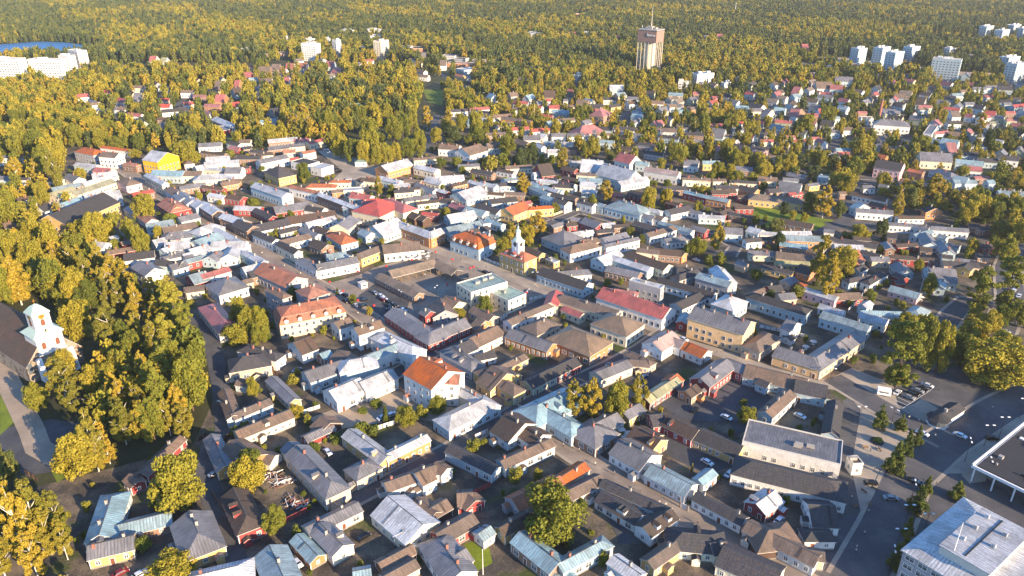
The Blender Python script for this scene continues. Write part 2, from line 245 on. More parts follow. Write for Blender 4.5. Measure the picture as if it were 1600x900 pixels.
ROADS = [('main_street', 'cobble', 8.5, [(-309.4, 575.1), (-248.5, 504.9), (-186.8, 440.2), (-170.4, 426.7), (-153.0, 405.8), (-134.2, 386.6), (-113.7, 362.2), (-98.3, 347.8), (-78.1, 325.8), (-57.5, 301.0), (-35.5, 277.0), (-30.5, 268.6), (-15.0, 252.1), (0.0, 235.4), (16.1, 217.3), (26.9, 204.6), (40.7, 191.1), (51.5, 180.6), (66.5, 166.7), (78.1, 154.9), (84.8, 147.2)]), ('market_street', 'paver', 9.0, [(-155.5, 613.9), (-126.8, 562.5), (-95.1, 516.8)]), ('market_street', 'paver', 7.0, [(-163.1, 513.7), (-136.5, 482.5), (-109.3, 454.3), (-85.2, 431.1), (-59.1, 407.9)]), ('market_street', 'paver', 10.0, [(-59.3, 409.9), (-37.2, 392.2), (-16.6, 375.8), (11.6, 347.8), (25.0, 332.8)]), ('market_street', 'paver', 7.0, [(22.1, 337.2), (37.9, 324.4), (58.4, 306.6), (67.1, 298.6), (75.5, 288.0), (94.1, 274.8), (104.9, 264.5), (114.8, 258.7), (127.9, 253.0), (142.6, 246.6)]), ('cross_street', 'asphalt', 6.0, [(-54.9, 181.7), (-49.0, 188.1), (-33.8, 201.6), (-22.0, 212.6), (-9.2, 225.7), (0.0, 235.0), (7.3, 242.2), (20.0, 252.5), (39.4, 268.6), (54.7, 282.9), (65.1, 295.0), (74.3, 304.7), (82.2, 323.0)]), ('cross_street', 'asphalt', 6.0, [(-48.7, 260.6), (-35.1, 278.0), (-18.1, 295.0), (-3.0, 311.0), (18.7, 332.8)]), ('park_street', 'asphalt', 7.0, [(-203.7, 368.9), (-167.2, 330.0), (-131.7, 291.5), (-114.7, 254.9), (-102.7, 224.9), (-103.7, 213.7), (-100.8, 200.0), (-90.2, 181.7), (-79.3, 163.2), (-73.4, 153.8)]), ('cross_street', 'asphalt', 6.0, [(-59.3, 409.9), (-39.2, 437.9), (-8.4, 474.5), (27.5, 437.9), (58.8, 405.8)]), ('cross_street', 'asphalt', 7.0, [(22.0, 437.9), (43.1, 461.7), (63.5, 443.6)]), ('cross_street', 'asphalt', 6.0, [(120.0, 386.6), (127.4, 400.9), (120.2, 416.1), (79.4, 443.6), (42.5, 481.1)]), ('back_street', 'asphalt', 7.0, [(226.1, 368.9), (248.7, 416.1), (255.0, 437.9), (227.6, 437.9), (192.3, 437.9)]), ('back_street', 'asphalt', 8.0, [(181.1, 420.3), (205.5, 443.6), (238.4, 502.0), (251.9, 529.1), (286.4, 548.7), (316.0, 532.3)]), ('boulevard', 'asphalt', 13.0, [(93.0, 152.7), (110.1, 173.4), (129.1, 198.4), (151.9, 217.3), (181.3, 237.1), (211.8, 254.9)]), ('boulevard', 'asphalt', 10.0, [(127.9, 259.6), (141.2, 232.9), (151.9, 217.3)]), ('boulevard', 'asphalt', 12.0, [(216.4, 297.4), (241.6, 330.0), (263.1, 368.9), (290.6, 405.8), (321.7, 437.9)]), ('boulevard', 'asphalt', 9.0, [(184.9, 291.5), (206.4, 316.3), (219.9, 330.0), (237.4, 323.0)]), ('boulevard', 'asphalt', 9.0, [(191.7, 584.4), (214.8, 548.7), (249.0, 527.6), (306.3, 513.7), (336.3, 474.5)]), ('hill_street', 'asphalt', 8.0, [(98.9, 694.3), (123.3, 796.0), (133.0, 830.1)]), ('hill_street', 'asphalt', 8.0, [(195.1, 613.9), (225.9, 681.7), (243.6, 720.8)]), ('hill_street', 'asphalt', 9.0, [(254.5, 603.8), (281.5, 646.2), (307.7, 669.5)]), ('hill_street', 'asphalt', 6.0, [(-433.3, 796.0), (-384.3, 734.8), (-338.8, 681.7)]), ('hill_street', 'asphalt', 6.0, [(-353.4, 830.1), (-350.0, 796.0), (-315.5, 749.3)]), ('hill_street', 'asphalt', 9.0, [(-157.2, 1207.8), (-126.9, 1109.0), (-101.0, 1024.3), (-27.2, 812.7), (0.0, 694.3), (-33.6, 657.7)]), ('highway', 'asphalt', 9.0, [(-143.1, 1024.3), (-86.6, 1056.7), (-35.0, 1067.9), (17.7, 1079.4)]), ('hill_street', 'asphalt', 7.0, [(-72.7, 603.8), (-69.6, 635.1), (-74.4, 749.3)]), ('church_path', 'gravel', 8.0, [(-213.9, 274.8), (-198.2, 254.9), (-182.7, 237.1), (-171.5, 224.1), (-163.3, 213.7), (-150.3, 206.0)])]
PARKLINE = [(144.3, 236.6), (163.8, 251.1)]
ZONES = [(8.5, 13.0, 19.0, 0.68, [(-2105.4, 2818.6), (2105.4, 2818.6), (1200.5, 1575.2), (-1200.5, 1575.2)]), (7.5, 13.0, 19.0, 0.58, [(-1200.5, 1575.2), (1200.5, 1575.2), (848.1, 1091.0), (-848.1, 1091.0)]), (7.5, 12.0, 18.0, 0.35, [(-793.6, 1103.0), (-144.3, 1103.0), (-125.0, 1013.9), (-33.3, 1013.9), (-30.7, 928.6), (653.1, 928.6), (766.6, 1103.0), (-92.1, 1127.5), (-176.8, 1368.5)]), (8.0, 12.0, 18.0, 0.12, [(-716.9, 1013.9), (-316.8, 1013.9), (-275.6, 848.3), (-225.4, 720.8), (-202.1, 620.1), (-262.8, 611.9), (-372.4, 620.1), (-339.4, 524.4), (-389.4, 516.8)]), (8.5, 13.0, 20.0, 0.2, [(-316.8, 1013.9), (-133.4, 1013.9), (-98.9, 848.3), (-94.2, 694.3), (-141.3, 694.3), (-155.8, 603.8), (-195.6, 635.1), (-265.0, 812.7)]), (9.0, 11.0, 17.0, 0.2, [(-116.7, 1013.9), (708.6, 1013.9), (636.4, 903.1), (-29.7, 894.9), (-78.5, 950.9)]), (7.0, 9.0, 14.0, 0.2, [(-82.7, 907.2), (653.1, 928.6), (575.8, 779.8), (-39.0, 773.5), (-60.9, 720.8)]), (7.8, 8.0, 14.0, 0.15, [(-42.5, 779.8), (580.1, 786.2), (439.0, 562.5), (243.9, 562.5), (100.9, 584.4), (-31.2, 603.8)]), (9.0, 7.0, 12.0, 0.1, [(176.6, 584.4), (454.1, 584.4), (369.2, 449.5), (277.7, 443.6), (211.9, 502.0)]), (9.0, 9.0, 14.0, 0.05, [(-389.4, 516.8), (-330.5, 516.8), (-283.3, 461.7), (-255.0, 437.9), (-200.3, 368.9), (-133.8, 297.4), (-109.7, 237.1), (-113.9, 217.3), (-127.6, 203.3), (-144.2, 206.7), (-153.0, 232.9), (-173.9, 259.6), (-203.0, 309.8), (-248.4, 352.5), (-276.0, 344.7)]), (8.0, 14.0, 19.0, 0.1, [(-281.1, 352.5), (-246.8, 352.5), (-226.5, 309.8), (-237.2, 285.7)]), (9.0, 8.0, 13.0, 0.1, [(303.9, 461.7), (353.1, 474.5), (292.0, 368.9), (279.5, 405.8)]), (10.0, 9.0, 14.0, 0.05, [(215.0, 344.7), (235.4, 330.0), (201.3, 285.7), (181.9, 274.8), (169.7, 282.9)]), (7.5, 11.0, 16.0, 0.03, [(-298.0, 502.0), (-211.8, 386.6), (-142.3, 297.4), (-119.8, 254.9), (-111.7, 217.3), (-125.7, 213.7), (-139.9, 206.7), (-155.0, 237.1), (-181.9, 274.8), (-246.5, 360.5), (-286.9, 405.8), (-353.2, 502.0)]), (10.0, 9.0, 15.0, 0.15, [(-186.4, 1316.2), (-109.2, 1350.6), (0.0, 1207.8), (8.5, 1034.9), (-83.4, 1013.9), (-141.4, 1079.4)])]
PT = {'ch_l': (-186.4, 257.2), 'ch_r': (-178.1, 268.6), 'th_a': (-6.4, 370.3), 'th_b': (6.1, 358.4), 'th_c': (14.5, 363.3), 'wt': (180.1, 1029.6), 'of_a': (130.8, 173.6), 'of_b': (102.9, 152.7), 'of_c': (116.7, 140.5), 'kb_a': (147.5, 196.6), 'kb_b': (178.6, 219.9), 'kb_c': (156.6, 184.0), 'chim': (340.7, 704.7), 'round': (127.3, 217.3), 'trailer': (142.8, 247.1), 'ki_a': (151.2, 228.3), 'ki_b': (153.1, 225.1), 'ki_c': (168.5, 236.0), 'kiosk': (-74.9, 345.5), 'term': (-76.8, 377.6)}
ITEMS = [('lamp', 124.1, 225.7, 9.0), ('lamp', 135.8, 225.7, 8.0), ('lamp', 151.8, 206.0, 9.0), ('lamp', 163.0, 214.4, 9.0), ('lamp', 170.9, 219.2, 9.0), ('lamp', 185.1, 230.9, 9.0), ('lamp', 123.1, 184.6, 9.0), ('lamp', 116.6, 174.5, 9.0), ('lamp', 109.5, 164.7, 9.0), ('lamp', 104.2, 157.0, 9.0), ('lamp', 120.3, 170.8, 9.0), ('lamp', 154.8, 198.4, 7.0), ('lamp', 125.1, 254.9, 7.0), ('lamp', -53.7, 328.6, 6.0), ('lamp', -36.9, 333.6, 6.0), ('lamp', 7.7, 327.2, 7.0), ('lamp', 11.7, 350.9, 6.0), ('lamp', -48.4, 840.9, 12.0), ('lamp', -29.6, 802.6, 12.0), ('lamp', 477.6, 964.8, 16.0), ('lamp', 51.5, 928.6, 9.0), ('lamp', 99.1, 704.7, 9.0), ('lamp', 398.4, 1283.4, 14.0), ('lamp', 138.2, 974.3, 12.0), ('lamp', 126.6, 635.1, 8.0), ('lamp', 175.5, 681.7, 8.0), ('lamp', -138.5, 562.5, 12.0), ('lamp', -178.3, 477.1, 10.0), ('flagpole', -8.0, 156.5, 9.0), ('flagpole', 199.8, 335.7, 9.0), ('flagpole', 361.3, 584.4, 12.0), ('flagpole', 127.9, 648.5, 9.0), ('flagpole', 21.8, 737.7, 12.0), ('mast', 496.7, 1788.7, 26.0), ('ball', -41.7, 383.0, 4.0), ('ball', -31.8, 372.3, 4.0), ('ball', -21.7, 360.5, 4.0), ('ball', -79.2, 356.4, 4.0), ('ball', -53.6, 374.1, 3.0), ('ball', -66.0, 365.5, 3.0), ('ball', -90.8, 343.2, 4.0), ('ball', -82.0, 332.8, 4.0), ('ball', -72.9, 322.3, 4.0), ('ball', -34.8, 307.2, 3.0), ('ball', 7.1, 331.4, 4.0), ('ball', -32.4, 344.7, 2.0), ('ball', -20.2, 364.7, 3.0), ('ball', -64.8, 318.9, 3.0), ('terrace', -53.2, 383.0, 0.0), ('terrace', -50.5, 380.3, 0.0), ('terrace', -48.5, 384.8, 0.0), ('terrace', -46.1, 381.2, 0.0), ('terrace', -52.4, 387.5, 0.0), ('terrace', -49.6, 388.5, 0.0), ('terrace', -45.9, 386.6, 0.0), ('terrace', -54.6, 379.4, 0.0), ('terrace', 129.6, 285.7, 0.0), ('terrace', 124.8, 281.3, 0.0), ('terrace', 38.7, 221.5, 0.0), ('terrace', 41.0, 219.6, 0.0), ('terrace', 39.0, 218.1, 0.0), ('terrace', 196.5, 332.8, 0.0), ('terrace', 201.6, 334.3, 0.0), ('terrace', 205.7, 335.7, 0.0), ('terrace', 197.6, 330.0, 0.0), ('person', 11.6, 346.2, 0.0), ('person', 12.2, 344.7, 0.0), ('person', -37.4, 343.2, 0.0), ('person', -45.1, 358.9, 0.0), ('person', -34.0, 352.5, 0.0), ('person', 122.6, 211.6, 0.0), ('person', 149.2, 197.4, 0.0), ('person', 136.2, 194.2, 0.0), ('person', -60.6, 309.8, 0.0), ('person', -59.4, 305.9, 0.0), ('person', -78.1, 354.0, 0.0), ('person', 27.7, 204.0, 0.0), ('person', 23.0, 211.6, 0.0), ('person', 55.6, 176.1, 0.0), ('person', 47.5, 184.0, 0.0), ('person', 64.5, 166.2, 0.0), ('person', 74.1, 158.9, 0.0), ('person', 147.5, 228.9, 0.0), ('person', 108.8, 181.1, 0.0), ('person', 99.1, 166.2, 0.0), ('person', 98.3, 164.7, 0.0), ('person', 103.7, 171.8, 0.0), ('person', -25.7, 260.6, 0.0), ('person', -3.3, 237.1, 0.0), ('person', -109.9, 360.5, 0.0), ('person', -148.2, 399.9, 0.0), ('person', -171.2, 428.9, 0.0), ('person', -22.1, 213.7, 0.0), ('person', -58.8, 352.5, 0.0), ('person', -44.0, 335.7, 0.0), ('person', 159.4, 201.0, 0.0), ('person', 148.6, 219.6, 0.0), ('bench', 115.6, 192.4, 0.0), ('bench', 111.1, 185.1, 0.0), ('bench', 111.8, 191.1, 0.0), ('bench', 106.2, 184.0, 0.0), ('bench', 126.2, 212.3, 0.0), ('bench', 121.8, 213.7, 0.0), ('pile', -78.2, 198.0, 0.0), ('pile', -75.0, 194.9, 0.0), ('pile', -72.5, 196.1, 0.0), ('pile', -65.4, 184.6, 0.0), ('pile', -68.3, 186.3, 0.0), ('person', -43.6, 281.3, 0.0), ('person', -71.6, 314.9, 0.0), ('person', -104.6, 352.5, 0.0), ('person', -121.0, 370.6, 0.0), ('person', -138.3, 388.5, 0.0), ('person', -183.6, 435.6, 0.0), ('person', -26.0, 264.5, 0.0), ('person', -9.8, 245.7, 0.0), ('person', 9.2, 225.7, 0.0), ('person', 17.7, 214.4, 0.0), ('person', 33.5, 199.3, 0.0), ('person', 40.6, 190.5, 0.0), ('person', 45.7, 185.1, 0.0), ('person', 61.6, 169.5, 0.0), ('person', 70.6, 162.0, 0.0), ('person', -27.8, 379.4, 0.0), ('person', -13.6, 368.9, 0.0), ('person', 0.0, 355.6, 0.0), ('person', -57.6, 343.2, 0.0), ('person', -43.7, 364.7, 0.0), ('person', 129.3, 256.8, 0.0), ('person', 131.2, 237.1, 0.0), ('person', 119.6, 201.6, 0.0), ('person', 106.3, 187.5, 0.0), ('person', 144.9, 230.9, 0.0), ('person', 178.9, 237.1, 0.0), ('person', 77.2, 285.7, 0.0), ('person', 86.6, 279.1, 0.0)]
FENCES = [('w', 1.8, [(-35.2, 231.7), (-42.1, 227.7), (-48.0, 224.1)]), ('w', 2.0, [(164.4, 352.5), (174.6, 347.8), (176.2, 341.7), (167.0, 328.6), (157.6, 317.6)]), ('r', 1.8, [(-71.6, 171.8), (-68.2, 176.7)]), ('r', 1.8, [(-68.2, 176.7), (-62.7, 181.7)]), ('w', 1.8, [(-13.0, 218.8), (-8.6, 222.2)]), ('r', 1.8, [(-12.1, 189.3), (-6.8, 193.6)]), ('w', 1.8, [(-33.9, 313.6), (-28.5, 304.7)]), ('w', 2.0, [(-5.6, 307.8), (-2.1, 313.6)]), ('w', 1.6, [(-80.7, 254.9), (-73.0, 247.5)]), ('w', 1.6, [(-77.9, 233.7), (-71.7, 237.9)]), ('w', 2.0, [(51.8, 183.7), (54.1, 181.7)]), ('w', 1.6, [(158.9, 386.6), (170.4, 370.6)]), ('k', 1.8, [(-96.5, 225.7), (-100.5, 217.3)]), ('w', 1.6, [(8.1, 330.0), (18.2, 334.3)]), ('s', 1.6, [(41.1, 461.7), (56.8, 474.5)]), ('n', 1.5, [(103.7, 405.8), (115.0, 409.9), (128.8, 420.3)]), ('n', 1.5, [(51.9, 377.6), (62.8, 368.9), (81.0, 375.8)]), ('g', 1.6, [(-142.0, 206.7), (-150.0, 213.7)]), ('k', 1.5, [(-159.7, 200.0), (-153.3, 196.1)]), ('w', 1.6, [(-15.7, 382.1), (-10.3, 375.8), (-6.2, 372.3)]), ('s', 1.6, [(25.8, 451.9), (32.7, 459.2)]), ('n', 1.6, [(130.6, 405.8), (136.5, 400.9)]), ('n', 1.6, [(125.6, 437.9), (142.8, 443.6)]), ('w', 1.6, [(111.3, 302.2), (129.3, 292.6)]), ('k', 1.5, [(-109.5, 217.3), (-108.2, 221.1)]), ('n', 1.6, [(-122.9, 593.9), (-109.1, 603.8)]), ('w', 1.5, [(161.0, 603.8), (169.4, 595.9)]), ('w', 1.5, [(206.6, 599.8), (211.8, 592.0)]), ('n', 1.6, [(-88.2, 181.7), (-95.3, 190.5)]), ('w', 1.4, [(13.0, 168.2), (9.5, 173.4)]), ('g', 1.6, [(104.9, 237.1), (116.5, 254.9)]), ('n', 1.6, [(-47.9, 254.9), (-39.2, 245.7)]), ('n', 1.6, [(-104.1, 269.6), (-92.1, 259.6)])]
LANDMARKS = [(75, 530, 'the church'), (812, 400, 'the town hall'), (1013, 70, 'the water tower'), (655, 428, 'the market square'), (665, 590, 'the white building with orange tiles'), (1130, 500, 'the long cream building'), (640, 512, 'the dark red corner shops'), (475, 495, 'the orange-roofed corner block'), (990, 475, 'the long red-roofed building'), (1060, 272, 'the pink-roofed house'), (255, 250, 'the yellow-gabled hall'), (1400, 198, 'the white factory'), (1510, 830, 'the corner office block'), (1480, 645, 'the plaza kiosk'), (1110, 578, 'the red-walled house'), (1463, 332, 'the orange gabled villa'), (850, 650, 'the pale blue corner house'), (620, 500, 'the car park'), (60, 95, 'the white lakeside blocks'), (490, 72, 'the white blocks mid-forest'), (597, 68, 'the cream tower block'), (1370, 88, 'the three tall white blocks'), (1485, 100, 'the wide white block'), (290, 370, 'the tan-and-white yard'), (1230, 310, 'the green-roofed villa'), (1270, 700, 'the flat-roofed warehouse'), (400, 670, 'the blue courtyard house'), (430, 790, 'the red end-on house'), (545, 770, 'the two-chimney grey roof'), (680, 770, 'the red sheds'), (870, 800, 'the big courtyard tree'), (1010, 790, 'the dark-roofed courtyard'), (1160, 790, 'the long white garage'), (290, 760, 'the lone round tree'), (950, 615, 'the four birches'), (140, 330, 'the tall yellow apartment house'), (600, 190, 'the dense park trees'), (690, 235, 'the white villa by the park'), (420, 275, 'the yellow shop block'), (840, 190, 'the red-roofed long house'), (940, 180, 'the red hipped block'), (250, 150, 'the leafy left suburb'), (1080, 130, 'the pale school blocks'), (1480, 225, 'the small grey villas'), (1530, 180, 'the far right suburb'), (1460, 410, 'the narrow right lane'), (1560, 450, 'the right-hand car park'), (700, 100, 'the far main road'), (1290, 140, 'the far pale hall'), (1000, 370, 'the blue hipped roofs'), (1110, 330, 'the blue metal roofs'), (700, 330, 'the roofs past the tiled block'), (250, 550, 'the long church avenue'), (130, 430, 'the park by the church'), (1390, 560, 'the large plaza tree')]
OVERRIDE = [(665.0, 585.0, '', 'white three-storey building with orange tiled roof and red chimneys, above the courtyard garden', 'building'), (1130.0, 500.0, '', 'long cream two-storey building with grey roof dormers and white end gable', 'building'), (475.0, 500.0, '', 'long block with orange mansard roof and small round dormers beside the car park', 'building'), (985.0, 475.0, '', 'long white shop building with pinkish red metal roof', 'building'), (1060.0, 272.0, '', 'long pink house with pink metal roof and three chimneys', 'house'), (255.0, 250.0, '', 'big hall with bright yellow gable and striped white metal roof', 'hall'), (1400.0, 195.0, '', 'large white factory building with long grey roof below the tall brick chimney', 'factory'), (1463.0, 332.0, '', 'orange wooden villa with black gable roof and white window frames', 'villa'), (620.0, 512.0, '', 'dark red L-shaped shop house with glass fronts facing two streets', 'shop'), (785.0, 445.0, '', 'pale market building with flat mint-green roof, beside the square', 'building'), (1110.0, 575.0, '', 'red-walled house with grey roof and row of roof windows', 'house'), (140.0, 325.0, '', 'tall pale yellow apartment house with long black roof beside the park', 'building'), (650.0, 372.0, '', 'pale shop building with silver roof and rounded corner towards the square', 'shop'), (700.0, 355.0, '', 'white building with orange mansard roof and blue-white dormers at the square corner', 'building'), (420.0, 275.0, '', 'yellow shop block with black roof and red awnings', 'shop'), (690.0, 228.0, '', 'white villa with brown roof and many gables beside the dense park', 'villa')]
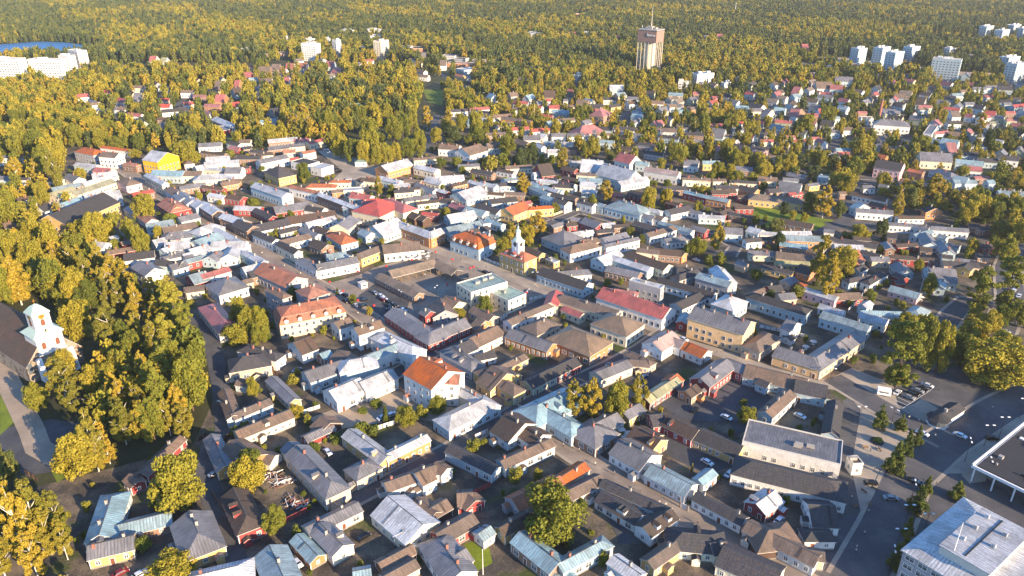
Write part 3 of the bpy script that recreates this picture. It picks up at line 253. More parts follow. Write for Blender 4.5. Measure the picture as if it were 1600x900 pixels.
HDATA = """
-1197 1754 -1317 206 82 40 g 1 27 tb 2
+ -1093 1731 402 166 70 29 g - 27 tn 0
+ -1131 1637 356 114 73 36 g - 27 gy 2
-901 1671 -999 167 114 41 g 2 27 gy 2
-1199 1924 -722 53 47 32 g - 27 br 0
-1168 2053 1328 199 47 29 g - 27 br 1
-805 1774 -991 187 79 42 g 2 27 dr 0
-779 1525 334 160 76 40 g 2 27 lw 1
-640 1554 -1021 137 92 37 g - 27 ty 1
-579 1636 -819 111 47 29 g - 27 to 0
-531 1749 689 167 55 36 g - 27 gc 2
+ -515 1661 -819 120 67 40 g - 27 gc 1
-624 1950 -869 280 82 50 g 2 27 gs 2
-480 1972 752 94 74 42 g 12 27 gs 1
-977 2058 -1010 199 53 40 g - 27 gy 2
-876 2224 713 197 64 38 g - 27 bc 2
-1039 2346 -1079 195 47 40 g - 27 bb 1
+ -949 2314 758 144 49 40 g - 27 bb 2
+ -1039 2506 -277 43 47 32 g - 27 bb 0
-871 2449 -878 207 47 36 g - 27 gy 0
-890 2051 -625 136 107 38 g - 27 bo 0
-736 2567 637 157 92 48 g - 27 gb 2
-628 2425 752 130 100 52 g - 27 lw 1
+ -522 2492 727 143 86 52 g - 27 lw 0
-659 2234 -819 58 91 27 g - 27 bd 0
+ -676 2188 752 108 47 27 g - 27 gr 0
-485 2088 -780 214 61 44 g - 27 ly 1
+ -357 2081 734 171 47 44 g - 27 lo 2
-738 2082 -819 43 61 38 g - 27 gs 0
-804 2044 -372 43 60 29 g - 27 bw 0
-294 2457 -760 156 164 105 g - 27 ow 2
+ -241 2427 -99 91 73 100 g - 27 ow 1
-147 2376 -695 147 47 52 g 12 27 lc 2
-161 2284 733 235 92 46 g 12 27 lb 1
12 2200 -819 88 156 40 g - 27 dw 2
+ 72 2159 -819 87 89 40 g - 27 dw 1
46 2056 624 203 53 40 g - 27 bb 3
-130 2024 -647 196 47 40 g - 27 kb 0
-51 2498 2324 231 59 46 g 12 27 by 1
-204 2659 2373 184 66 46 g 12 27 gg 0
103 2528 752 129 72 36 g - 27 ke 0
+ 203 2616 731 137 70 36 g - 27 kr 0
-323 1929 530 172 58 40 g - 27 bw 2
+ -284 1932 678 50 84 46 g - 27 bw 1
+ -227 1972 -735 49 47 44 g - 27 bw 0
-315 1743 -793 165 126 40 g - 27 lc 0
+ -357 1769 227 47 47 38 g - 27 tc 0
+ -323 1715 -1390 74 47 38 g - 27 lc 0
-257 1793 -819 88 58 34 g - 27 bd 1
+ -222 1797 752 56 62 34 g - 27 bd 0
-145 1842 94 43 79 32 g - 27 br 0
+ -125 1827 -914 43 71 32 g - 27 br 0
-167 1711 698 127 68 34 g - 27 br 1
75 1867 636 183 75 34 g - 27 og 1
6 1727 655 103 50 36 g - 27 dy 1
75 1611 -849 155 70 40 g - 27 tn 2
+ 199 1603 596 176 47 40 g 2 27 tb 2
-81 1690 752 43 47 34 g - 27 tw 0
-180 1591 -1040 171 96 38 g 1 27 gw 2
+ -152 1588 752 56 70 36 g - 27 gw 0
-325 1606 670 105 47 25 g - 27 bd 0
-307 1552 676 96 47 27 g - 27 bs 0
-407 1539 245 43 47 32 g - 27 tw 0
185 1950 752 131 52 36 g - 27 oc 1
+ 78 1866 709 142 51 36 g - 27 oc 1
376 1840 2506 224 42 38 g - 27 kw 1
+ 219 1890 617 147 57 34 g - 27 bw 0
+ 425 1728 687 120 62 40 g - 27 dw 0
329 1800 -784 148 64 32 g - 27 kw 0
423 1611 677 127 48 34 g - 27 by 1
523 1660 -136 167 92 34 g 12 27 kc 0
312 1549 -819 94 49 40 g - 27 lb 1
504 1923 -758 146 77 38 g - 27 tw 1
615 1939 752 74 42 36 g - 27 tw 0
626 1792 -762 162 47 36 g - 27 kw 2
766 1648 -729 206 61 38 g - 27 bw 0
+ 845 1605 -242 43 47 36 g - 27 bs 0
750 1677 148 137 104 32 g 12 27 bd 0
875 1921 2727 339 105 46 g 12 27 kw 0
770 1823 684 92 75 34 g - 27 lr 1
922 1773 -75 73 118 34 g - 27 kw 0
881 1684 0 86 49 32 g 12 27 kw 0
580 1632 164 43 60 38 g - 27 kc 1
+ 652 1559 -604 157 103 38 g - 27 kc 0
410 2050 -819 123 119 40 g - 27 gw 2
283 2171 2323 126 126 38 g 12 27 gn 1
160 2247 -815 216 84 44 g 2 27 tb 2
+ 136 2320 678 244 132 44 g 1 27 tb 1
334 2240 669 102 77 34 g - 27 gc 1
432 2307 707 86 61 36 g - 27 gy 1
463 2137 -819 105 87 40 g - 27 dy 1
+ 478 2168 -758 76 47 38 g - 27 dy 0
516 2260 168 46 83 32 g - 27 kr 0
597 2206 -775 123 79 36 g - 27 dr 0
708 2121 -689 157 84 34 g - 27 ky 0
566 2455 778 205 53 32 g - 27 yr 0
+ 627 2528 832 53 63 32 g - 27 or 0
677 2445 752 65 60 34 g - 27 do 1
394 2590 617 165 68 40 g - 27 gc 1
502 2653 2958 105 53 34 g 12 27 bs 0
790 2558 809 197 86 44 g - 27 gr 1
+ 896 2617 -752 88 74 40 g - 27 gr 0
1028 2532 -514 226 107 38 g - 27 bb 1
+ 972 2498 -770 43 47 34 g - 27 kb 0
975 2347 817 193 56 42 g - 27 bb 3
1134 2447 2706 109 101 42 g - 27 kb 0
+ 1142 2251 -2016 222 54 42 g - 27 kb 1
942 2090 2721 308 141 65 f - 0 gw 0
1124 2014 95 35 42 46 f - 0 bw 0
-1395 3368 2313 165 149 48 g 12 27 gw 1
-1318 3029 2203 309 87 48 g 12 27 rw 1
-908 3038 469 292 140 70 M 12 27 os 3
-931 3201 2254 124 113 95 g 12 27 og 3
-1094 3204 -757 155 47 89 g 12 27 bg 2
-1055 2635 375 157 113 48 g 12 27 ks 1
+ -1029 2709 2714 198 61 50 g 12 27 kw 3
-874 2768 752 72 126 46 g - 27 dw 0
-745 2949 691 69 77 58 g - 27 bw 1
-619 2870 657 118 76 79 g - 27 bw 2
-686 2676 -819 75 108 36 g - 27 bw 0
-474 2761 -694 253 79 63 g 12 27 lw 1
+ -527 2690 766 198 56 63 g - 27 tw 1
+ -612 2597 337 151 91 63 g 12 27 lb 0
-770 2712 752 43 61 36 g - 27 tn 0
-144 3296 627 208 129 100 f - 0 mc 3
+ -18 3240 2328 124 116 70 f - 0 mc 1
-429 2962 2260 357 93 38 g 1 27 gr 2
+ -299 2911 751 236 93 38 g 1 27 gr 2
-385 3076 2323 45 58 48 g - 27 gr 1
-318 3122 -1299 124 115 38 g - 27 bg 1
+ -278 3186 -773 88 108 38 g - 27 bc 1
-129 3085 -819 133 64 36 g - 27 bs 1
-137 2996 -758 43 94 32 g - 27 bo 0
-234 3022 651 55 52 29 g - 27 bn 0
-203 2686 2321 208 67 40 g 12 27 gw 1
-122 2856 786 161 98 42 g - 27 bw 1
+ -197 2767 752 66 94 42 g - 27 kw 1
-113 2712 385 83 52 32 g - 27 kw 0
-12 2641 783 171 47 36 g - 27 by 1
+ -50 2529 -819 83 164 36 g - 27 by 0
80 2826 -629 214 78 42 g - 27 go 0
31 3034 758 141 58 42 g - 27 bw 1
+ 115 3106 715 166 47 46 g - 27 bw 0
124 2954 769 149 104 44 g 12 27 bs 1
345 3151 -594 334 78 48 g 1 27 bc 1
+ 195 3217 1342 139 66 48 g - 27 rc 0
+ 281 3106 -763 110 47 36 g - 27 rc 0
571 3151 2446 351 123 59 g - 27 rw 3
+ 533 3285 -339 137 49 52 g 12 27 rw 1
645 3302 2524 165 42 95 f - 0 lg 1
464 2954 2453 183 150 55 g 12 27 ec 2
286 2818 2417 228 162 48 g 12 27 eo 0
631 2805 -2343 138 99 48 g - 27 pw 2
+ 698 2804 -743 61 64 44 g - 27 pw 0
264 3453 2435 284 92 46 g - 27 kb 1
280 3528 187 242 64 42 g 12 27 gw 2
771 3031 1155 91 45 40 g - 27 tr 0
523 2688 2323 130 42 34 g 12 27 bs 0
907 2915 2488 249 138 92 g - 27 ga 4
1056 2812 795 186 81 44 g 12 27 bs 0
1217 2928 -819 43 100 57 g - 27 gw 0
1169 2669 2480 191 93 46 g 1 27 ga 2
+ 1329 2736 730 380 93 46 g 1 27 ga 2
1196 2879 752 41 42 27 g - 27 kw 0
1235 3158 2416 282 72 55 g 12 27 kb 2
1001 3411 2447 172 68 59 g - 27 tg 1
+ 1053 3460 -1457 177 81 59 g - 27 lw 1
913 3536 614 232 59 40 g 12 27 kg 1
853 3359 -674 292 64 42 g - 27 kw 1
829 3213 704 179 73 40 g - 27 kw 1
1009 3160 814 139 112 58 g 12 27 lb 1
1479 3282 -751 155 47 44 g - 27 lp 0
1597 3279 106 136 73 32 g - 27 br 0
1479 3134 -769 109 52 34 g - 27 lw 0
1480 2986 2396 204 71 48 g - 27 tb 1
1376 3598 -625 157 47 34 g - 27 ky 1
+ 1479 3678 -98 179 47 36 g - 27 yy 0
1519 3585 -724 68 105 36 g - 27 ko 0
1211 3670 -771 54 53 34 g - 27 gs 1
1282 3363 219 67 72 34 g - 27 kr 1
1182 3315 651 108 50 34 g - 27 bn 0
1309 3272 181 78 70 36 g - 27 gs 0
1387 3458 656 73 60 32 g - 27 gs 0
1435 3411 -372 43 47 32 g - 27 oo 0
1807 3679 824 161 47 36 g - 27 og 0
1801 3606 653 76 52 36 g - 27 kb 0
767 2749 -819 99 78 38 g - 27 ow 0
1743 3471 387 174 47 40 g 12 27 kb 1
+ 1822 3474 720 196 47 42 g 12 27 kw 1
1906 3325 -752 131 69 32 g - 27 tp 0
2164 3504 -266 123 167 42 g - 27 gb 2
+ 2139 3437 -2130 194 47 42 g - 27 tb 1
2342 3645 -208 167 64 42 g - 27 ks 1
+ 2355 3613 -2293 75 62 42 g - 27 ky 0
1853 3094 752 120 73 42 g 12 27 tb 0
1679 3081 -74 177 47 42 g - 27 tb 0
1653 3180 707 66 42 38 g - 27 lb 0
1627 3029 -715 110 62 42 g - 27 lw 0
2017 3599 -1643 100 82 36 g - 27 gb 1
1975 3517 -1238 66 47 29 g - 27 kr 0
1955 3726 0 95 60 38 g - 27 gs 1
2137 3744 -215 212 47 36 g - 27 dr 1
1939 3458 0 43 47 27 g - 27 kr 0
-2633 4375 1330 436 220 79 g - 27 ky 2
-2668 4731 609 205 156 48 g - 27 lb 3
+ -2815 4647 1173 171 91 48 g - 27 tb 1
-2855 4970 1179 313 85 44 g - 27 yc 1
+ -2998 4850 1162 154 107 44 g - 27 yc 0
-2902 5153 1043 255 60 44 g - 27 lc 1
-3049 4988 741 176 74 40 g - 27 tn 1
-2464 4848 829 132 62 42 g - 27 rn 2
-2657 5078 2364 171 102 52 g 12 27 bp 1
-2352 4492 2401 212 54 38 g - 27 gb 0
+ -2223 4372 2329 155 70 36 g - 27 ow 0
-2146 4576 2308 233 128 46 g 12 27 or 3
+ -2161 4589 -913 228 91 46 g - 27 oo 1
-2100 4259 539 149 84 38 g - 27 tb 0
-1977 4375 752 114 81 38 g - 27 gb 1
-1947 4178 558 184 90 46 g - 27 bw 1
-2945 4566 1185 108 102 38 g - 27 kw 1
-3015 4520 831 86 61 34 g - 27 dy 0
-2789 4377 668 102 78 42 g - 27 kb 1
-3001 4254 801 54 90 34 g - 27 bn 1
-2285 4190 667 46 47 32 g - 27 tb 0
-2291 4074 752 43 47 27 g - 27 lb 0
-2305 3944 -217 89 70 34 g - 27 lw 1
-2142 3862 497 141 56 32 g - 27 br 1
-2184 3988 752 43 47 29 g - 27 br 0
-1996 3756 386 145 92 44 g - 27 kw 1
-1861 3881 983 148 58 46 g - 27 lb 1
-1992 3984 752 61 77 36 g - 27 lb 1
-1761 3962 752 81 56 38 g - 27 lr 0
-1715 3804 752 134 58 40 g - 27 lb 0
-1926 4074 344 163 102 38 g 12 27 gb 0
-1789 3649 -239 146 70 46 g - 27 kb 1
+ -1818 3752 665 121 47 42 g - 27 gw 1
-1877 3586 -732 160 102 44 g - 27 gw 1
-1732 3749 803 43 61 36 g - 27 gb 0
-1575 3468 752 81 120 42 g - 27 tr 1
-1546 3348 371 80 49 36 g - 27 bc 0
-3117 4648 1121 85 58 34 g - 27 dc 1
-3196 4762 708 94 63 34 g - 27 dw 1
-3320 4950 318 91 53 34 g - 27 kw 1
-2254 4861 -846 149 76 52 g - 27 bb 1
-2175 4758 -949 197 68 52 g - 27 gb 1
-2116 4713 -902 242 75 52 g - 27 gb 1
-2018 4621 -869 201 75 52 g - 27 lb 1
-1878 4494 -855 232 77 57 g - 27 ln 1
-1788 4394 -863 153 63 52 g - 27 bd 0
-1659 4289 -661 225 74 59 g - 27 ln 2
-1560 4186 -754 167 85 57 g - 27 kn 1
+ -1435 4211 632 226 107 46 g - 27 kw 1
-1220 4352 423 289 116 46 g - 27 dw 2
-1392 4016 -710 196 57 52 g - 27 kw 1
-1222 3853 -777 195 52 52 g - 27 kc 1
-1058 3641 -772 203 47 48 g 1 27 gw 1
+ -915 3639 507 214 82 48 g - 27 gw 3
-2199 5012 628 161 70 38 g - 27 gn 1
-2038 4986 -348 172 47 38 g - 27 dr 1
-1966 5088 685 120 68 38 g - 27 bo 1
-1948 4808 -425 133 58 38 g - 27 lw 1
-1817 4771 -427 131 71 38 g - 27 dr 1
-1664 4554 -146 173 66 38 g - 27 lr 1
-1534 4453 -779 207 54 38 g - 27 kr 1
-1603 4852 -698 359 86 63 g - 27 lb 2
-1393 4547 501 211 111 42 g - 27 gr 1
-1235 4534 -403 127 76 38 g - 27 kw 1
-1228 4002 683 168 72 42 g - 27 bw 1
-1153 4304 699 185 59 44 g - 27 lw 1
-1175 4131 -730 168 47 38 g - 27 gb 1
-1108 4165 -738 123 60 38 g - 27 dn 1
-1308 4172 685 128 57 36 g - 27 kg 1
-993 4240 1320 156 118 48 g - 27 gc 1
-1061 3917 -724 120 82 42 g - 27 dn 0
-965 4016 2237 193 102 48 g 12 27 ob 1
-940 3750 362 101 95 42 g - 27 tb 2
+ -894 3753 -717 76 60 42 g - 27 tb 0
-839 4108 -819 88 74 40 g - 27 tb 1
-1717 3980 998 152 118 42 g - 27 tb 1
-1781 4154 986 174 101 48 g 12 27 lb 1
+ -1623 4047 -782 444 47 48 g - 27 lw 1
-1563 3906 0 186 82 50 g - 27 lb 1
-1712 3843 832 104 88 42 g - 27 lb 1
-1511 3771 1705 106 90 48 g - 27 lb 0
+ -1373 3729 -772 207 47 48 g - 27 lb 1
-1589 3742 1305 87 96 42 g - 27 gb 1
-1323 3577 698 124 83 52 g - 27 lb 1
+ -1503 3510 759 141 58 52 g - 27 rw 2
-1299 3525 752 78 77 44 g - 27 kn 1
-1162 3471 -700 277 129 57 g - 27 og 1
-1685 3717 752 116 54 40 g - 27 tr 0
-1921 4037 0 79 48 38 g - 27 gb 1
-1849 3905 314 125 116 42 g - 27 lb 1
-1808 3779 752 75 70 40 g - 27 gw 1
-1740 3625 796 81 75 42 g - 27 gb 1
-1553 3359 347 87 49 38 g - 27 bs 0
-1325 3455 657 43 50 32 g - 27 bs 0
-555 4117 2419 332 74 59 g 1 27 lo 1
+ -453 4052 814 120 74 59 g 1 27 lo 1
-286 4163 540 213 105 52 g - 27 tb 1
-216 3920 2444 214 143 66 M 12 27 ob 3
-186 4150 662 97 66 46 g - 27 kw 1
-832 4492 1052 248 219 63 g 12 27 rc 1
+ -718 4533 -779 263 119 63 g 12 27 rc 2
-853 4624 384 210 87 52 g - 27 rc 2
-990 4780 -381 147 79 42 g - 27 rb 1
-740 4169 874 183 170 48 g - 27 lb 2
-766 3800 876 188 72 50 g - 27 by 1
+ -608 3856 294 199 117 50 g - 27 bw 1
-956 4296 688 87 53 44 g - 27 gw 1
-870 4217 -819 86 47 38 g - 27 dw 0
-999 4546 -441 117 71 52 g - 27 lb 1
-769 4300 -819 87 47 40 g - 27 dn 1
-607 4427 -952 142 66 40 g - 27 dd 1
+ -542 4368 -772 74 66 40 g - 27 dd 0
-507 4451 -241 100 47 36 g - 27 rr 1
-316 4386 499 176 100 46 g - 27 lb 1
+ -222 4461 -586 150 95 46 g - 27 tb 0
-141 4509 -758 188 88 48 g - 27 kb 1
14 4493 894 176 134 52 g - 27 oy 2
+ 177 4526 216 165 47 52 g 12 27 oy 1
-155 4348 289 77 147 40 f - 0 tw 0
-104 4294 -757 136 47 38 g - 27 tb 0
-501 4690 349 234 47 40 g - 27 dc 2
+ -444 4695 -439 124 57 40 g - 27 kb 1
-329 4577 -815 139 79 40 g - 27 rn 1
-585 4976 -817 202 47 46 g - 27 gb 1
-468 4894 2415 110 42 44 g - 27 lr 1
-286 4824 865 205 152 46 g - 27 lb 1
-111 4851 -228 123 47 40 g - 27 dw 1
-58 4699 310 175 79 42 g - 27 kb 1
54 4630 712 162 48 38 g - 27 rn 1
-728 4904 222 129 51 40 g - 27 kc 1
-782 5045 228 132 47 38 g - 27 lw 1
-603 4757 398 211 64 40 g - 27 gc 2
-355 4934 -313 92 47 36 g - 27 tb 0
-369 5081 675 127 47 36 g - 27 do 1
-249 4978 253 116 47 36 g - 27 bo 1
-710 5139 -607 182 53 40 g - 27 bn 1
-541 5114 -620 146 67 42 g - 27 lc 1
-159 5046 -735 141 57 40 g - 27 lb 1
-27 5054 0 106 64 40 g - 27 kb 1
17 4862 -201 140 50 36 g - 27 bn 0
185 4917 -944 214 47 42 g - 27 tb 1
-559 3403 -803 323 59 34 g - 27 nn 0
-518 3603 590 259 88 36 P - 27 nn 0
-343 3615 -818 177 74 36 P - 27 nn 0
-247 3521 246 42 44 34 P - 27 nn 0
294 4013 721 179 179 48 g 12 27 gb 2
121 3825 -819 119 47 42 g - 27 dy 0
216 3730 -904 68 42 34 f - 0 ly 0
378 3863 551 211 94 52 g 12 27 bw 1
608 3936 524 231 42 52 g - 27 gw 2
427 3967 388 104 63 46 g - 27 bs 1
578 4023 563 170 79 44 g - 27 gw 1
626 3643 -752 229 60 48 g - 27 lb 1
+ 507 3729 789 167 88 48 g - 27 lb 1
720 3674 -809 244 83 48 g - 27 dc 1
572 3553 -573 175 73 40 g - 27 gn 0
392 4351 -412 56 47 38 g - 27 gn 0
485 4278 2275 129 92 38 g - 27 gr 0
571 4252 274 81 60 38 g - 27 lb 0
542 4157 211 101 47 36 g - 27 kn 0
647 4244 230 96 47 36 g - 27 dn 0
352 4266 341 65 47 36 g - 27 dr 1
267 4255 680 89 47 36 g - 27 gn 0
344 4099 398 107 48 38 g - 27 lb 1
435 4131 297 70 47 38 g - 27 lw 1
290 4067 752 92 83 38 g - 27 on 1
730 4524 2442 262 152 52 g 12 27 tb 4
+ 858 4493 -558 159 50 50 g 12 27 lb 1
478 4619 2410 122 51 52 g - 27 kw 1
573 4588 -819 43 47 48 g - 27 tb 0
237 4728 -864 97 61 50 g - 27 tb 1
323 4632 -819 103 68 55 g - 27 kw 1
830 4394 -722 98 52 42 g - 27 gw 0
+ 902 4357 -819 58 64 44 g - 27 bw 0
856 4119 610 216 62 46 g - 27 bw 1
936 4013 367 170 63 40 g - 27 gw 1
802 4224 -733 174 61 40 g - 27 kn 0
839 3813 -249 151 81 42 g - 27 dn 0
+ 913 3795 -819 48 50 42 g - 27 do 0
741 3825 -319 118 52 44 g - 27 bc 1
966 4196 -765 222 47 46 g - 27 tb 2
1101 4171 -720 90 59 40 g - 27 gr 0
1285 4130 -212 100 64 42 g - 27 tb 0
1041 4507 513 177 80 42 g - 27 kw 1
1149 4487 -728 97 47 36 g - 27 gw 0
1222 4392 -154 154 47 40 g - 27 lb 1
1221 4819 -748 171 47 46 g - 27 tr 3
1344 4719 -638 146 54 46 g - 27 to 0
1424 4985 -291 101 58 40 g - 27 kw 0
1391 4865 0 111 47 40 g - 27 dr 0
839 5109 521 250 77 48 g - 27 lb 1
1302 5162 -169 187 47 44 g - 27 rc 2
1108 4973 0 158 63 38 g - 27 kn 0
1043 4662 -744 95 47 36 g - 27 dr 1
700 4850 0 67 47 36 g - 27 rr 0
714 4700 -765 132 49 36 g - 27 dr 0
836 4849 -734 109 84 36 g - 27 kr 0
530 5051 -283 107 80 42 g - 27 lw 1
522 4910 -299 96 51 38 g - 27 lb 0
352 5023 -210 143 55 38 g - 27 kc 1
238 4966 -641 246 47 40 g - 27 tb 2
337 4797 -704 213 47 40 g - 27 kn 1
914 3577 0 118 73 40 g - 27 kg 1
1420 4148 -819 79 78 40 g - 27 lw 1
+ 1484 4110 -229 91 47 38 g - 27 lw 0
1699 4279 -570 193 78 36 g - 27 dn 0
1646 4118 0 164 50 38 g - 27 lw 2
1655 4023 -103 200 78 40 g - 27 to 1
+ 1890 3971 -500 293 68 40 g - 27 kc 1
1862 3903 -129 150 59 38 g - 27 lb 0
1568 3923 -420 143 57 38 g - 27 to 1
1359 3999 213 94 52 40 g - 27 kw 1
1450 4033 250 80 47 36 g - 27 kn 0
1355 3815 -137 135 57 36 g - 27 gc 1
1510 3755 -313 177 88 38 g - 27 by 2
1280 4119 -213 100 90 48 g - 27 gb 0
1723 4711 -332 350 100 46 g 12 27 ny 4
1469 4578 0 113 57 36 g - 27 dr 0
1419 4893 173 166 65 40 g - 27 dr 0
1464 4989 0 149 63 42 g - 27 kw 1
1606 4951 -819 130 73 38 g - 27 ko 1
1894 4870 285 99 47 34 g - 27 rr 0
1800 4930 192 151 72 36 g - 27 kn 1
1561 4814 189 147 48 34 g - 27 dr 0
1624 5120 -169 184 47 38 g - 27 kc 1
1795 5166 0 126 47 38 g - 27 ko 0
1931 5075 -430 145 47 38 g - 27 gw 1
2081 5060 351 86 47 38 g - 27 gy 0
2213 4878 0 43 47 36 g - 27 bn 0
1325 4490 752 110 60 36 g - 27 dr 1
1419 4427 -559 156 47 36 g - 27 kn 0
1848 3802 679 113 47 36 g - 27 oo 0
1832 3730 697 98 47 36 g - 27 ob 0
1942 3798 -753 97 47 38 g - 27 kb 0
2249 4472 -236 210 61 46 g - 27 gw 1
+ 2199 4558 -1206 52 115 46 g - 27 tb 0
+ 2363 4784 -729 207 72 38 g - 27 dw 1
2339 4620 -751 91 62 38 g - 27 dr 0
2620 4490 1605 55 105 46 g - 27 ko 1
2440 4397 0 158 47 34 g - 27 dw 0
2304 4244 -173 129 47 44 g - 27 gw 1
+ 2404 4201 -819 98 47 44 g - 27 gw 1
2184 4073 -457 45 72 38 g - 27 kn 0
2372 4109 498 156 49 38 g - 27 tb 1
2557 4163 -225 194 55 44 g - 27 gw 1
2464 4053 -891 45 47 40 g - 27 tb 0
2349 3995 -1837 167 77 40 g - 27 gb 0
2383 3879 -1763 156 68 42 g - 27 gb 2
2460 3919 -819 51 47 38 g - 27 gb 0
2332 3756 -376 47 47 40 g - 27 kb 1
2270 3862 -336 55 63 38 g - 27 dn 0
2086 3910 -1724 96 47 38 g - 27 gn 0
2197 3934 156 125 47 36 g - 27 dr 1
2625 3915 251 76 47 36 g - 27 dr 1
2747 4244 -425 51 47 36 g - 27 kn 0
2783 4200 242 89 47 36 g - 27 kn 1
2536 3789 0 68 62 34 g - 27 kn 0
3142 5088 0 152 65 48 g - 27 tb 1
3338 5120 648 76 47 38 g - 27 tb 0
3328 4845 -409 141 65 42 g - 27 tb 3
2407 3704 -432 82 47 36 g - 27 gb 0
2457 3661 -774 82 47 36 g - 27 kn 0
2441 4999 0 78 47 34 g - 27 gw 0
2563 5036 -737 55 55 34 g - 27 gb 0
2000 4049 -230 88 47 29 g - 27 dn 0
1861 4173 -390 54 47 29 g - 27 gw 0
-3289 5811 2639 236 115 74 g 12 27 og 1
+ -3168 5985 -393 324 47 52 g - 27 ow 0
-3051 5660 2893 145 100 84 g - 27 bw 2
-2629 5554 2688 157 196 95 g - 27 lY 0
-2846 5530 -401 139 48 52 g 12 27 on 1
-3159 5498 -356 203 65 52 g - 27 lb 0
-2981 5386 -256 133 80 46 g - 27 rp 1
-2915 5262 506 157 91 46 g - 27 lc 3
-2461 5070 -782 308 47 74 g - 27 lc 1
+ -2458 5278 -139 239 105 52 g - 27 tb 1
-2282 5272 0 129 93 52 g - 27 bc 2
-2448 5605 2058 76 70 44 g 12 27 bw 0
-2301 5444 677 70 84 48 g - 27 lb 0
-3604 7274 -345 167 58 44 g - 36 rw 1
-3437 7100 -742 160 44 44 g - 36 rc 0
-3859 7539 0 110 66 46 g - 36 gw 1
-3756 7389 -696 181 48 42 g - 36 kw 0
-3481 7661 0 112 68 46 g - 36 rw 1
-3347 7454 413 147 68 44 g - 36 kw 0
-3267 7102 0 92 63 42 g - 36 dn 0
-4251 7801 744 94 59 44 g - 36 bw 0
-3845 5752 0 241 48 46 g - 27 gw 1
-3477 5184 0 117 47 42 g - 27 kw 0
-3585 5199 0 80 67 42 g - 27 gb 0
-3250 5165 -180 175 51 42 g - 27 kc 1
-3100 5193 -673 163 86 44 g - 27 gw 1
-3789 5549 0 105 47 42 g - 27 tn 0
-2475 6133 240 175 92 42 g - 27 gw 0
-2296 6203 -607 147 61 38 g - 27 kb 0
+ -2223 6247 0 92 79 44 g - 27 bw 0
-2250 6079 -403 102 61 32 g - 27 rr 0
-2606 6769 0 180 170 40 f - 0 gr 0
-2644 6957 -854 437 82 44 g 12 36 lw 0
-1926 6291 380 236 79 44 g - 27 ln 1
+ -1812 6300 0 136 51 38 g - 27 rc 1
-1629 6224 849 165 60 50 g - 27 rc 1
+ -1732 6266 0 82 79 50 g - 27 rc 2
-1899 6058 525 162 79 38 g - 27 gn 1
+ -1769 6135 324 129 65 38 g - 27 gc 1
-1780 5940 456 90 66 38 g - 27 oc 1
-1612 5876 757 109 55 52 g - 27 ow 0
-1684 5727 559 69 47 38 g - 27 rn 0
-1823 5640 768 233 87 57 g - 27 gw 0
-1561 5584 2532 185 119 60 f - 0 kw 0
-1406 5463 992 122 113 60 f - 0 lw 0
-1661 5267 746 134 220 61 g 12 27 ky 2
-1309 5018 0 207 64 42 g 12 27 oc 1
-1201 5109 0 146 47 46 g 12 27 oc 1
-1382 4884 -565 269 49 57 g - 27 ow 1
-1107 4627 -752 425 47 63 g - 27 ln 2
-1026 5159 657 124 50 44 g 12 27 dc 1
-1175 4899 377 76 49 42 g - 27 eo 0
-1074 4934 212 133 70 50 f - 0 lc 0
-995 4805 -598 165 47 46 g - 27 rn 1
-912 4696 271 98 48 46 g - 27 ro 0
-2016 5943 -268 151 63 38 g - 27 kn 1
-2159 6072 606 69 60 34 g - 27 kn 0
-1946 5863 341 116 64 38 g - 27 dc 1
-2031 5750 0 180 76 40 g - 27 kn 1
-2276 5742 224 171 63 40 g - 27 lb 0
-2366 5904 -357 228 49 36 g - 27 dn 0
-2228 5431 -275 255 47 46 g - 27 lc 2
-2189 5582 307 241 74 46 g - 27 lw 1
-2018 5362 0 111 120 48 g - 27 gw 1
-1983 5486 0 65 47 40 g - 27 kr 1
-2140 5196 290 215 104 48 g 12 27 lc 0
-2015 5219 -279 115 53 44 g - 27 lb 0
-1963 5133 261 119 53 42 g - 27 bo 1
-2185 5053 259 116 47 40 g - 27 bc 0
-1157 5678 0 86 47 36 g 12 27 mw 0
-2314 7008 0 127 45 40 g - 36 tw 0
-2232 7057 0 80 62 40 g - 36 tb 0
-2288 7332 811 79 170 40 g - 36 kb 0
-2283 7583 0 111 48 38 g - 36 gw 0
-3039 7760 0 152 49 40 g - 36 rr 0
-3205 7536 -663 296 56 40 g - 36 bn 0
-1587 7654 0 170 68 60 g 12 36 mw 0
-867 5446 849 247 142 57 g - 27 lo 2
-625 5415 -608 201 69 50 g - 27 lc 2
-651 5723 342 225 47 44 g - 27 bc 1
-852 5137 -603 184 61 48 g - 27 lb 2
-774 5025 0 141 47 44 g - 27 lw 0
-1020 5148 -345 148 55 46 g 12 27 dc 1
-694 5126 -250 124 53 44 g - 27 bn 1
-708 4955 177 165 51 42 g - 27 kc 1
-556 5185 -297 107 56 44 g - 27 lc 1
-426 5200 194 165 77 44 g - 27 lw 1
-498 5997 -256 164 103 57 g - 27 bw 3
-323 5910 854 204 167 52 g - 27 bw 1
+ -292 5986 0 176 47 52 g - 36 bw 1
-150 6064 355 117 91 50 g - 36 bb 1
-128 5706 308 123 67 42 g - 36 rc 1
-325 5521 228 156 58 42 g - 27 gc 1
-210 5351 -617 192 59 42 g - 27 kn 4
-42 5384 -579 140 47 40 g - 27 dw 1
+ 48 5480 180 195 47 42 g - 36 bc 1
219 5345 513 157 47 42 g - 27 lw 0
232 5358 346 99 180 40 g - 36 dr 0
46 7028 -522 324 44 54 g - 36 bo 1
-321 7523 319 193 57 50 g - 36 rw 1
-525 7454 339 178 57 46 g - 36 kw 0
+ -255 7401 -326 89 44 44 g - 36 rw 0
57 6694 266 185 56 44 g - 36 rw 1
248 6644 298 163 54 44 g - 36 rw 2
280 7266 -489 241 45 44 g - 36 rn 2
421 7615 0 99 48 44 g - 36 rc 0
448 7420 0 96 65 46 g - 36 tb 0
